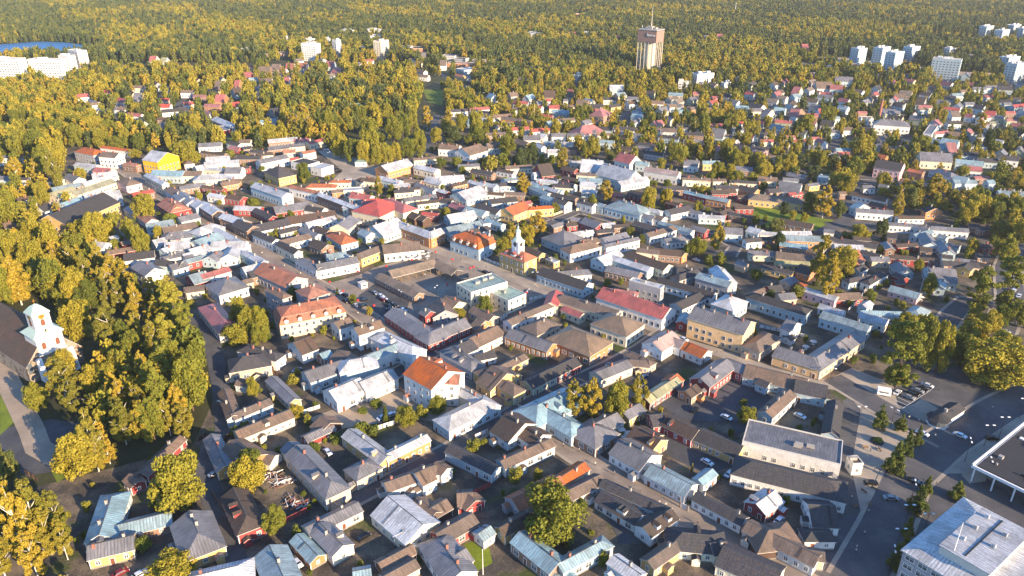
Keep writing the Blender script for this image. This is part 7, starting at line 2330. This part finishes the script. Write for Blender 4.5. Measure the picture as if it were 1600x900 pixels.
# water tower: brick box on rows of pale fins round a concrete core, mast on top
c0 = V2('wt'); ang = math.atan2(-math.sin(R(40)), math.cos(R(40))); wt = link('water_tower', None, None, c0, R(-37)); setp(wt, 'tall square water tower, brown box on pale concrete columns, mast on top, above the forest', 'water tower')
hx, hy = 13.5, 10.5; z1, z2 = 36.0, 51.5
a = NT('water_tower_cladding'); uvn = a.n('NewGeometry').outputs['Position']; a.col(a.mix(a.noise(uvn, .5), lin('#75594f'), lin('#8e7266'))); a.set(.85); clad = a.m
MB().box(-hx,hx,-hy,hy,z1,z2-2).obj('tank_box', wt, clad); MB().box(-hx+.3,hx-.3,-hy+.3,hy-.3,z2-2,z2-1.2).obj('window_band', wt, M['glass']); MB().box(-hx-.2,hx+.2,-hy-.2,hy+.2,z2-1.19,z2).obj('roof_slab', wt, M['render'])
m = MB()
MB().frus([(7.5,0),(7.5,z1)], 20).obj('core', wt, M['concrete'])
for k in range(6):
    for s in (-1, 1): MB().box(-hx+.3+k*(2*hx-1.4)/5, -hx+1.1+k*(2*hx-1.4)/5, s*(hy-.9)-.5, s*(hy-.9)+.5, 0, z1).obj('column', wt, M['concrete'])
for k in range(1, 4):
    for s in (-1, 1): MB().box(s*(hx-.9)-.5, s*(hx-.9)+.5, -hy+k*2*hy/4-.4, -hy+k*2*hy/4+.4, 0, z1).obj('column', wt, M['concrete'])
MB().box(-5,3,-4,3,z2,z2+3.2).box(4,8,-2,3,z2,z2+2).obj('roof_housing', wt, M['render']); MB().box(-hx+.3,-hx+.6,-.2,.2,z2,z2+4).obj('aerial', wt, M['white'])
mm = MB().frus([(.6,z2+3),(.35,z2+16),(.2,z2+28)], 6); mm.obj('mast', wt, M['concrete'])
fc = D.curves.new('name_sign', 'FONT'); fc.body = 'Rauma'; fc.size = 4.2; fc.extrude = .12; fc.materials.append(M['white']); so = D.objects.new('name_sign', fc); C.objects.link(so); m2 = D.meshes.new_from_object(so); D.objects.remove(so); so = link('name_sign', m2, wt); so.rotation_euler = (R(90), 0, 0); so.location = (hx-13.6, -hy-.55, z2-7.9)
MB().box(hx-14.4, hx-.6, -hy-.35, -hy-.02, z2-9, z2-3.6).obj('sign_board', wt, clad)
# office block at the bottom right edge
A_, B_, C_ = V2('of_a'), V2('of_b'), V2('of_c'); rot, L1 = frame(A_, B_); d = (B_-A_).normalized(); n = Vector((-d.y, d.x, 0)); W1 = 52.
if n.dot(C_-B_) < 0: n = -n
# local frame: x along the facade on the boulevard, y into the block
Hh = 13.0; cen = (A_+B_)/2; rot = math.atan2(d.y, d.x); ofc = link('office_building', None, None, cen, rot); setp(ofc, 'grey office block with pale blue stepped metal roof in the bottom right corner', 'office building')
sgn = 1 if n.dot(Vector((-d.y, d.x, 0))) > 0 else -1
y0, y1 = (.5, W1) if sgn > 0 else (-W1, -.5)
def bx(nm, x0, x1, ya, yb, z0, z1_, mat, par=None):
    me = MB().box(x0, x1, min(ya, yb), max(ya, yb), z0, z1_).me(nm, mat); uvauto(me); return link(nm, me, par or ofc)
bx('wall', -L1/2+.5, L1/2-.5, y0, y1, 0, Hh-.3, WM['g']); s = sgn
ap = MB(); X, q = L1/2, 5.5
ap.poly([(-X,0,Hh-.3),(X,0,Hh-.3),(X,s*(W1+.5),Hh-.3),(-X,s*(W1+.5),Hh-.3),(-X+q,s*q,Hh+1.3),(X-q,s*q,Hh+1.3),(X-q,s*(W1-q),Hh+1.3),(-X+q,s*(W1-q),Hh+1.3)], [(0,1,5,4),(1,2,6,5),(2,3,7,6),(3,0,4,7),(4,5,6,7)])
me = ap.me('roof', RM['l']); 
bmx = bmesh.new(); bmx.from_mesh(me); bmesh.ops.recalc_face_normals(bmx, faces=bmx.faces); bmx.to_mesh(me); bmx.free(); me.update(); uvauto(me); ro = link('roof', me, ofc)
bx('roof_edge', -X-.1, X+.1, s*-.1, s*.35, Hh-.75, Hh-.31, RM['t'], ro)
bx('upper_storey', -X+6.5, X-5, s*7, s*19, Hh+1.0, Hh+3.6, M['fascia'], ro); bx('upper_roof', -X+6.2, X-4.7, s*6.7, s*19.3, Hh+3.61, Hh+3.9, RM['l'], ro)
bx('skylight', -X+7.5, X-6, s*12.4, s*12.8, Hh+3.92, Hh+4.1, M['metal'], ro)
for k in range(5): bx('vent', -X+9+k*3.4, -X+10+k*3.4, s*(9+k%2*6), s*(10+k%2*6), Hh+3.9, Hh+5.0, RM['l'], ro)
MB().tube((X-6, s*10, Hh+3.9), (X-6, s*10, Hh+13), .12, .07).obj('flagpole', ro, M['white'])
for z in (2., 5.2, 8.4, 11.2):
    for k in range(int(W1/3.4)):
        wdw = window_data(2.2, 1.4, True); wo = link('window', wdw[0], ofc, (X-.5+.01, s*(2.5+k*3.4), z), math.pi/2); link('pane', wdw[1], wo)
    for k in range(int(L1/3.4)-1):
        wo = link('window', window_data(2.2, 1.4, True)[0], ofc, (-X+3+k*3.4, s*.49, z), 0 if s > 0 else math.pi); link('pane', window_data(2.2, 1.4, True)[1], wo)
# low white-framed hall with dark roof at the right edge
A_, B_ = V2('kb_a'), V2('kb_b'); rot, L1 = frame(A_, B_); sh = link('white_framed_hall', None, None, A_, rot); setp(sh, 'low hall with white projecting roof frame and cluttered dark roof at the right edge', 'hall')
L1 = 40; MB().box(0, L1, -38, 0, 5.2, 5.7).box(0, L1, -.5, 0, 5.71, 6.7).box(0, .5, -38, -.5, 5.71, 6.2).obj('roof_frame', sh, M['white']); MB().box(1, L1-.5, -37, -1.2, 5.75, 6.3).obj('roof', sh, M['black'])
MB().box(5, L1, -38, -5, 0, 5.19).obj('wall', sh, M['glass'])
for k in range(6): MB().box(.4, .8, -1.2-k*6, -.8-k*6, 0, 5.19).obj('column', sh, M['white'])
rs = random.Random(4)
for k in range(26):
    x, y = rs.uniform(2.5, 30), rs.uniform(-34, -3); MB().box(x, x+rs.uniform(.4,1.6), y, y+rs.uniform(.4,1.4), 6.3, 6.3+rs.uniform(.3,1.1)).obj('roof_unit', sh, rs.choice([M['render'], M['brick'], M['white'], M['metal']]))
# unseen taller block, added past the right edge to cast shade over the plaza
nb = link('apartment_building', None, None, (232, 188, 0), R(49)); setp(nb, 'unseen tall pale block added outside the right edge to shade the plaza', 'apartment block')
MB().box(-30, 30, -8, 8, 0, 22).obj('wall', nb, WM['c']); MB().box(-30.3, 30.3, -8.3, 8.3, 22.01, 22.5).obj('roof', nb, RM['g'])
for z in range(7):
    for k in range(17): link('window', window_data(1.6, 1.4, False)[0], nb, (-28+k*3.5, 8.01, 1.8+z*3), math.pi)
# kiosk pavilion on the plaza
A_, B_, C_ = V2('ki_a'), V2('ki_b'), V2('ki_c'); rot, L1 = frame(B_, C_); ki = link('pavilion_kiosk', None, None, (B_+A_)/2+ (C_-B_)*.1, rot); setp(ki, 'low dark-roofed kiosk with glazed rounded front standing alone on the plaza', 'kiosk')
MB().frus([(3.6,0),(3.6,.6)], 8, a0=R(22.5)).frus([(3.7,2.5),(3.7,2.8)], 8, a0=R(22.5)).obj('frame', ki, M['white']); MB().frus([(3.4,.6),(3.4,2.5)], 8, a0=R(22.5)).obj('glazing', ki, M['glass'])
MB().frus([(4.2,2.81),(.6,4.2)], 8, a0=R(22.5)).obj('roof', ki, RM['k']); v, f, uv = wall_mesh(11, 5.5, 2.8, .4, '', False); link('wing_wall', mesh('wing_wall', v, f, [WM['w']], None, uv), ki, (7.5,0,0))
v, f, uv, mi, zr, rg = roof_mesh(11, 5.5, 2.8, .4, ''); link('wing_roof', mesh('wing_roof', v, f, [RM['k'], M['fascia']], mi, uv), ki, (7.5,0,0)); MB().box(3.6,4.6,-.5,.5,3,5).obj('chimney', ki, M['render'])
# brick factory chimney
fcx = link('factory_chimney', None, None, V2('chim')); setp(fcx, 'tall round brick chimney standing behind the long white factory', 'chimney')
MB().frus([(1.5,0),(1.1,23)], 14).obj('stack', fcx, M['brick']); MB().frus([(1.25,23.01),(1.25,24)], 14).obj('rim', fcx, M['cap'])
# round planter, food trailer, market kiosk
p = V2('round'); rp = link('round_planter', None, None, p); setp(rp, 'round dark planter ring on the paved corner of the plaza', 'planter'); MB().frus([(2.3,0),(2.2,.5)], 24).obj('ring', rp, M['metal']); link('plants', CR['u'][0], rp, (0,0,.35), 0, (3.6,3.6,.9))
p = V2('trailer'); tr = link('food_trailer', None, None, p, R(-18)); setp(tr, 'white food trailer parked beside the big trees on the plaza', 'trailer')
MB().box(-2.4,2.4,-1.2,1.2,.5,2.9).obj('body', tr, M['white']); MB().box(-1.6,1.6,-1.9,-1.21,2.3,2.4).obj('awning', tr, M['fascia']); MB().box(-1.6,1.6,-1.24,-1.2,1.4,2.3).obj('hatch', tr, M['glass'])
for x in (-.5,.5): MB().tube((x,-1.15,.35),(x,-.9,.35),.34,.34,10).obj('wheel', tr, M['tyre'])
p = V2('kiosk'); kk = link('market_kiosk', None, None, p, R(40)); setp(kk, 'small white kiosk van on the open side of the market square', 'kiosk'); MB().box(-1.7,1.7,-1.6,1.6,0,2.6).obj('body', kk, M['white']); MB().box(-2.0,2.0,-1.9,1.9,2.61,2.9).obj('roof', kk, M['fascia']); MB().box(-1.2,1.2,-1.64,-1.6,1.1,2.1).obj('hatch', kk, M['glass'])

# ---------------------------------------------------------------- cars
def car_proto(col):
    k = ('car', col)
    if k not in _cache:
        m = MB(); prof = [(-2.2,.35),(-2.25,.8),(-1.6,.95),(-1.0,1.42),(.75,1.45),(1.35,1.0),(2.1,.9),(2.2,.35)]; n = len(prof)
        w = [.82,.86,.88,.68,.68,.88,.86,.82]; m.poly([(x,-q,z) for (x,z),q in zip(prof,w)]+[(x,q,z) for (x,z),q in zip(prof,w)], [tuple(range(n)), tuple(range(2*n-1,n-1,-1))]+[(i,n+i,n+(i+1)%n,(i+1)%n) for i in range(n)])
        me = m.me('body', M['car'+col]); bmx = bmesh.new(); bmx.from_mesh(me); bmesh.ops.recalc_face_normals(bmx, faces=bmx.faces); bmx.to_mesh(me); bmx.free()
        g = MB(); g.poly([(-1.56,-.76,1.0),(-1.05,-.62,1.39),(-1.05,.62,1.39),(-1.56,.76,1.0)], [(0,3,2,1)]).poly([(.82,-.62,1.42),(1.3,-.78,1.05),(1.3,.78,1.05),(.82,.62,1.42)], [(0,1,2,3)])
        for v_ in range(len(g.v)): x, y, z = g.v[v_]; g.v[v_] = (x*1.012+.0, y, z+.03)
        for s_ in (-1,1): g.poly([(-1.4,s_*.875,1.0),(1.2,s_*.875,1.0),(.72,s_*.715,1.4),(-.98,s_*.715,1.38)], [(0,1,2,3) if s_ < 0 else (3,2,1,0)])
        _cache[k] = (me, g.me('windows', M['cglass']), MB().tube((0,-.1,0),(0,.1,0),.33,.33,12).me('wheel', M['tyre']), MB().box(-.05,.05,-.2,.2,-.08,.08).me('headlight', M['white']))
    return _cache[k]
RUSED = random.Random(9)
for ln in CDATA.strip().split('\n'):
    t = ln.split(); x, y, hd, col = int(t[0])/10, int(t[1])/10, t[2], t[3]; ang = {'a': R(-47), 'b': R(45), 'c': R(-5)}[hd]+RUSED.uniform(-.06,.06)
    if col == 'v': col = 's'
    cr = link('parked_car', None, None, (x, y, .1), ang); bd, gl, wh, hl = car_proto(col); link('body', bd, cr); link('windows', gl, cr)
    for sx in (-1.35, 1.35):
        for sy in (-.8, .8): link('wheel', wh, cr, (sx, sy, .33))
    for sy in (-.6, .6): link('headlight', hl, cr, (2.19, sy, .68))
    px, py, _ = proj(x, y, 1); pend(cr, {'k':'black','w':'white','s':'silver','r':'red','t':'blue'}[col]+' parked car', 'car', 'cars parked in streets and yards', px, py)
# ---------------------------------------------------------------- street furniture, people
def lamp(x, y, h):
    o = link('street_lamp', None, None, (x, y, 0), rt.choice((0, 1.2, 2.2))); k = ('lamp', h)
    if k not in _cache: _cache[k] = (MB().frus([(.1,0),(.06,h)], 6).box(-1.0,1.0,-.05,.05,h-.1,h).me('pole', M['metal']), MB().box(-.45,.45,-.2,.2,-.08,.08).me('lamp_head', M['white']))
    link('pole', _cache[k][0], o); link('lamp_head', _cache[k][1], o, (-1.2,0,h)); link('lamp_head', _cache[k][1], o, (1.2,0,h)); px, py, _ = proj(x, y, h); pend(o, 'street lamp with two pale heads', 'street lamp', 'street lamps', px, py)
for (kd, x, y, v_) in ITEMS:
    px, py, _ = proj(x, y, 1)
    if kd == 'lamp': lamp(x, y, v_)
    elif kd in ('flagpole', 'mast'):
        o = MB().frus([(.11 if kd == 'flagpole' else .6,0),(.05 if kd == 'flagpole' else .3,v_)], 7).frus([(.16,v_+.001),(.02,v_+.3)], 7).obj('flagpole' if kd == 'flagpole' else 'radio_mast', None, M['white'], loc=(x,y,0)); pend(o, 'bare white flagpole' if kd == 'flagpole' else 'thin radio mast', 'flagpole' if kd == 'flagpole' else 'mast', None, px, py)
    elif kd == 'ball':
        o = link('flower_stand', None, None, (x,y,0)); MB().frus([(.06,0),(.06,v_-.3)], 6).obj('pole', o, M['metal']); k = 'ballm'
        if k not in _cache: _cache[k] = MB().frus([(.12,-.55),(.55,-.3),(.68,0),(.55,.32),(.2,.5)], 10).me('flower_ball', M['redball'])
        link('flower_ball', _cache[k], o, (0,0,v_)); pend(o, 'ball of red flowers on a pole', 'flower stand', 'red flower balls round the market square', px, py)
    elif kd == 'terrace':
        o = link('cafe_table', None, None, (x,y,0), rt.uniform(0,1)); k = 'tbl'
        if k not in _cache: _cache[k] = (MB().frus([(.05,.0),(.04,2.3)], 6).me('umbrella_pole', M['metal']), MB().frus([(1.5,2.1),(.06,2.75)], 8).me('umbrella', M['cloth2']), MB().box(-.5,.5,-.5,.5,.7,.76).me('tabletop', M['white']), MB().box(-.22,.22,-.22,.22,.42,.47).box(-.22,.22,.18,.22,.47,.9).box(-.2,-.16,-.2,-.16,0,.42).box(.16,.2,-.2,-.16,0,.42).box(-.2,-.16,.16,.2,0,.42).box(.16,.2,.16,.2,0,.42).me('chair', M['render']))
        for nm, me in zip(('umbrella_pole','umbrella','tabletop'), _cache[k]): link(nm, me, o)
        pend(o, 'cafe table under a pale umbrella', 'cafe table', 'outdoor cafe tables', px, py)
        for q in range(3):
            t_ = q*2.1+.5; c_ = link('cafe_chair', _cache[k][3], None, (x+1.05*math.cos(t_), y+1.05*math.sin(t_), 0), t_-math.pi/2); pend(c_, 'small grey cafe chair', 'chair', 'outdoor cafe chairs', px+q*.7, py)
    elif kd == 'pile':
        o = link('lumber_pile', None, None, (x,y,0)); rp_ = random.Random(int(x*10))
        for q in range(22):
            a_ = rp_.uniform(0, 3.1); cx_, cy_ = rp_.uniform(-2.2,2.2), rp_.uniform(-2.2,2.2); l_ = rp_.uniform(.8,2.0); z_ = .05+.035*q; MB().tube((cx_-l_*math.cos(a_), cy_-l_*math.sin(a_), z_), (cx_+l_*math.cos(a_), cy_+l_*math.sin(a_), z_+rp_.uniform(-.02,.3)), .12, .12, 4).obj('board', o, rp_.choice([M['post'], M['render'], M['white'], M['brick']]))
        pend(o, 'messy pile of boards and rubble', 'rubble pile', 'rubble piles in the demolished yard', px, py)
    elif kd == 'bench':
        o = link('bench', None, None, (x,y,0), rt.uniform(0,3)); MB().box(-1,1,-.25,.25,.4,.47).obj('seat', o, M['post']); MB().box(-1,1,.25,.3,.5,.9).obj('backrest', o, M['post'])
        for sx in (-.8,.8): MB().box(sx-.05,sx+.05,-.2,.2,0,.4).obj('leg', o, M['metal'])
        pend(o, 'wooden bench on the pavement', 'bench', 'benches', px, py)
    elif kd == 'person':
        k = ('person', rt.randrange(3))
        if k not in _cache:
            me = D.meshes.new('person_body'); J = [(0,0,.95),(0,0,1.2),(0,0,1.42),(0,0,1.52),(0,0,1.68),(.1,0,.88),(.11,.06,.5),(.11,0,.06),(.12,-.12,.03),(-.1,0,.88),(-.11,-.1,.5),(-.11,.1,.06),(-.12,-.02,.03),(.2,0,1.4),(.26,.02,1.12),(.25,-.08,.88),(.25,-.1,.8),(-.2,0,1.4),(-.26,.02,1.12),(-.25,-.06,.88),(-.25,-.08,.8)]
            E_ = [(0,1),(1,2),(2,3),(3,4),(0,5),(5,6),(6,7),(7,8),(0,9),(9,10),(10,11),(11,12),(2,13),(13,14),(14,15),(15,16),(2,17),(17,18),(18,19),(19,20)]
            me.from_pydata(J, E_, []); ob = D.objects.new('tmp', me); C.objects.link(ob); ob.modifiers.new('s', 'SKIN'); rad = [.15,.14,.13,.06,.11,.1,.07,.05,.04,.1,.07,.05,.04,.07,.05,.04,.045,.07,.05,.04,.045]
            for vv, r_ in zip(me.skin_vertices[0].data, rad): vv.radius = (r_, r_*.85)
            me.skin_vertices[0].data[0].use_root = True; sb = ob.modifiers.new('b', 'SUBSURF'); sb.levels = 1; dg = bpy.context.evaluated_depsgraph_get(); m2 = D.meshes.new_from_object(ob.evaluated_get(dg)); D.objects.remove(ob)
            m2.materials.clear(); [m2.materials.append(x_) for x_ in (M['skin'], M['cloth'], M['cloth2'])]
            for p_ in m2.polygons:
                z = p_.center.z; ax = abs(p_.center.x); p_.material_index = 0 if z > 1.5 or (z < .9 and ax > .19 and z > .7) else (1 if z < .95 else (2 if k[1] else 1))
            _cache[k] = m2
        o = link('person', _cache[k], None, (x,y,.05), rt.uniform(0,6.28)); pend(o, 'person walking in ' + ('light' if k[1] else 'dark') + ' clothes', 'person', 'people on foot', px, py)
# ---------------------------------------------------------------- yard fences
for col, h, pts in FENCES:
    x0, y0 = pts[0]; root = link('fence', None, None, (x0, y0, 0)); mat = {'w': WM['w'], 'r': WM['r'], 'k': WM['d'], 's': WM['s'], 'n': WM['n'], 'g': WM['g']}[col]; me_ = MB(); 
    for (xa, ya), (xb, yb) in zip(pts, pts[1:]):
        dx, dy = xb-xa, yb-ya; l = math.hypot(dx, dy); r_ = math.atan2(dy, dx); m = MB().box(0, l, -.04, .04, .15, h).box(0, l, -.09, .09, h+.001, h+.07); me = m.me('boards', mat); uvauto(me); link('boards', me, root, (xa-x0, ya-y0, 0), r_)
        for q in range(int(l/2.5)+1): link('post', post_me(round(h+.15, 2)), root, (xa-x0+dx/l*q*2.5, ya-y0+dy/l*q*2.5, 0), r_)
    mx, my = sum(p[0] for p in pts)/len(pts), sum(p[1] for p in pts)/len(pts); px, py, _ = proj(mx, my, 1); pend(root, {'w':'white','r':'red','k':'dark brown','s':'beige','n':'brown','g':'grey'}[col]+' board fence', 'fence', 'board fences round the yards', px, py)
flush_labels()
# ---------------------------------------------------------------- thin evening haze
hz = NT('haze'); hz.t.nodes.remove(hz.b); pv = hz.n('VolumePrincipled'); pv.inputs['Color'].default_value = (.90, .90, .88, 1); pv.inputs['Density'].default_value = .000055; pv.inputs['Anisotropy'].default_value = .2
hz.l(pv.outputs[0], hz.t.nodes['Material Output'].inputs['Volume']); o = MB().box(-5100, 5100, -1600, 6600, -1.2, 178).obj('haze', None, hz.m); setp(o, kind='stuff', label='thin pale evening haze over the whole town and forest')
print('objects', len(D.objects))
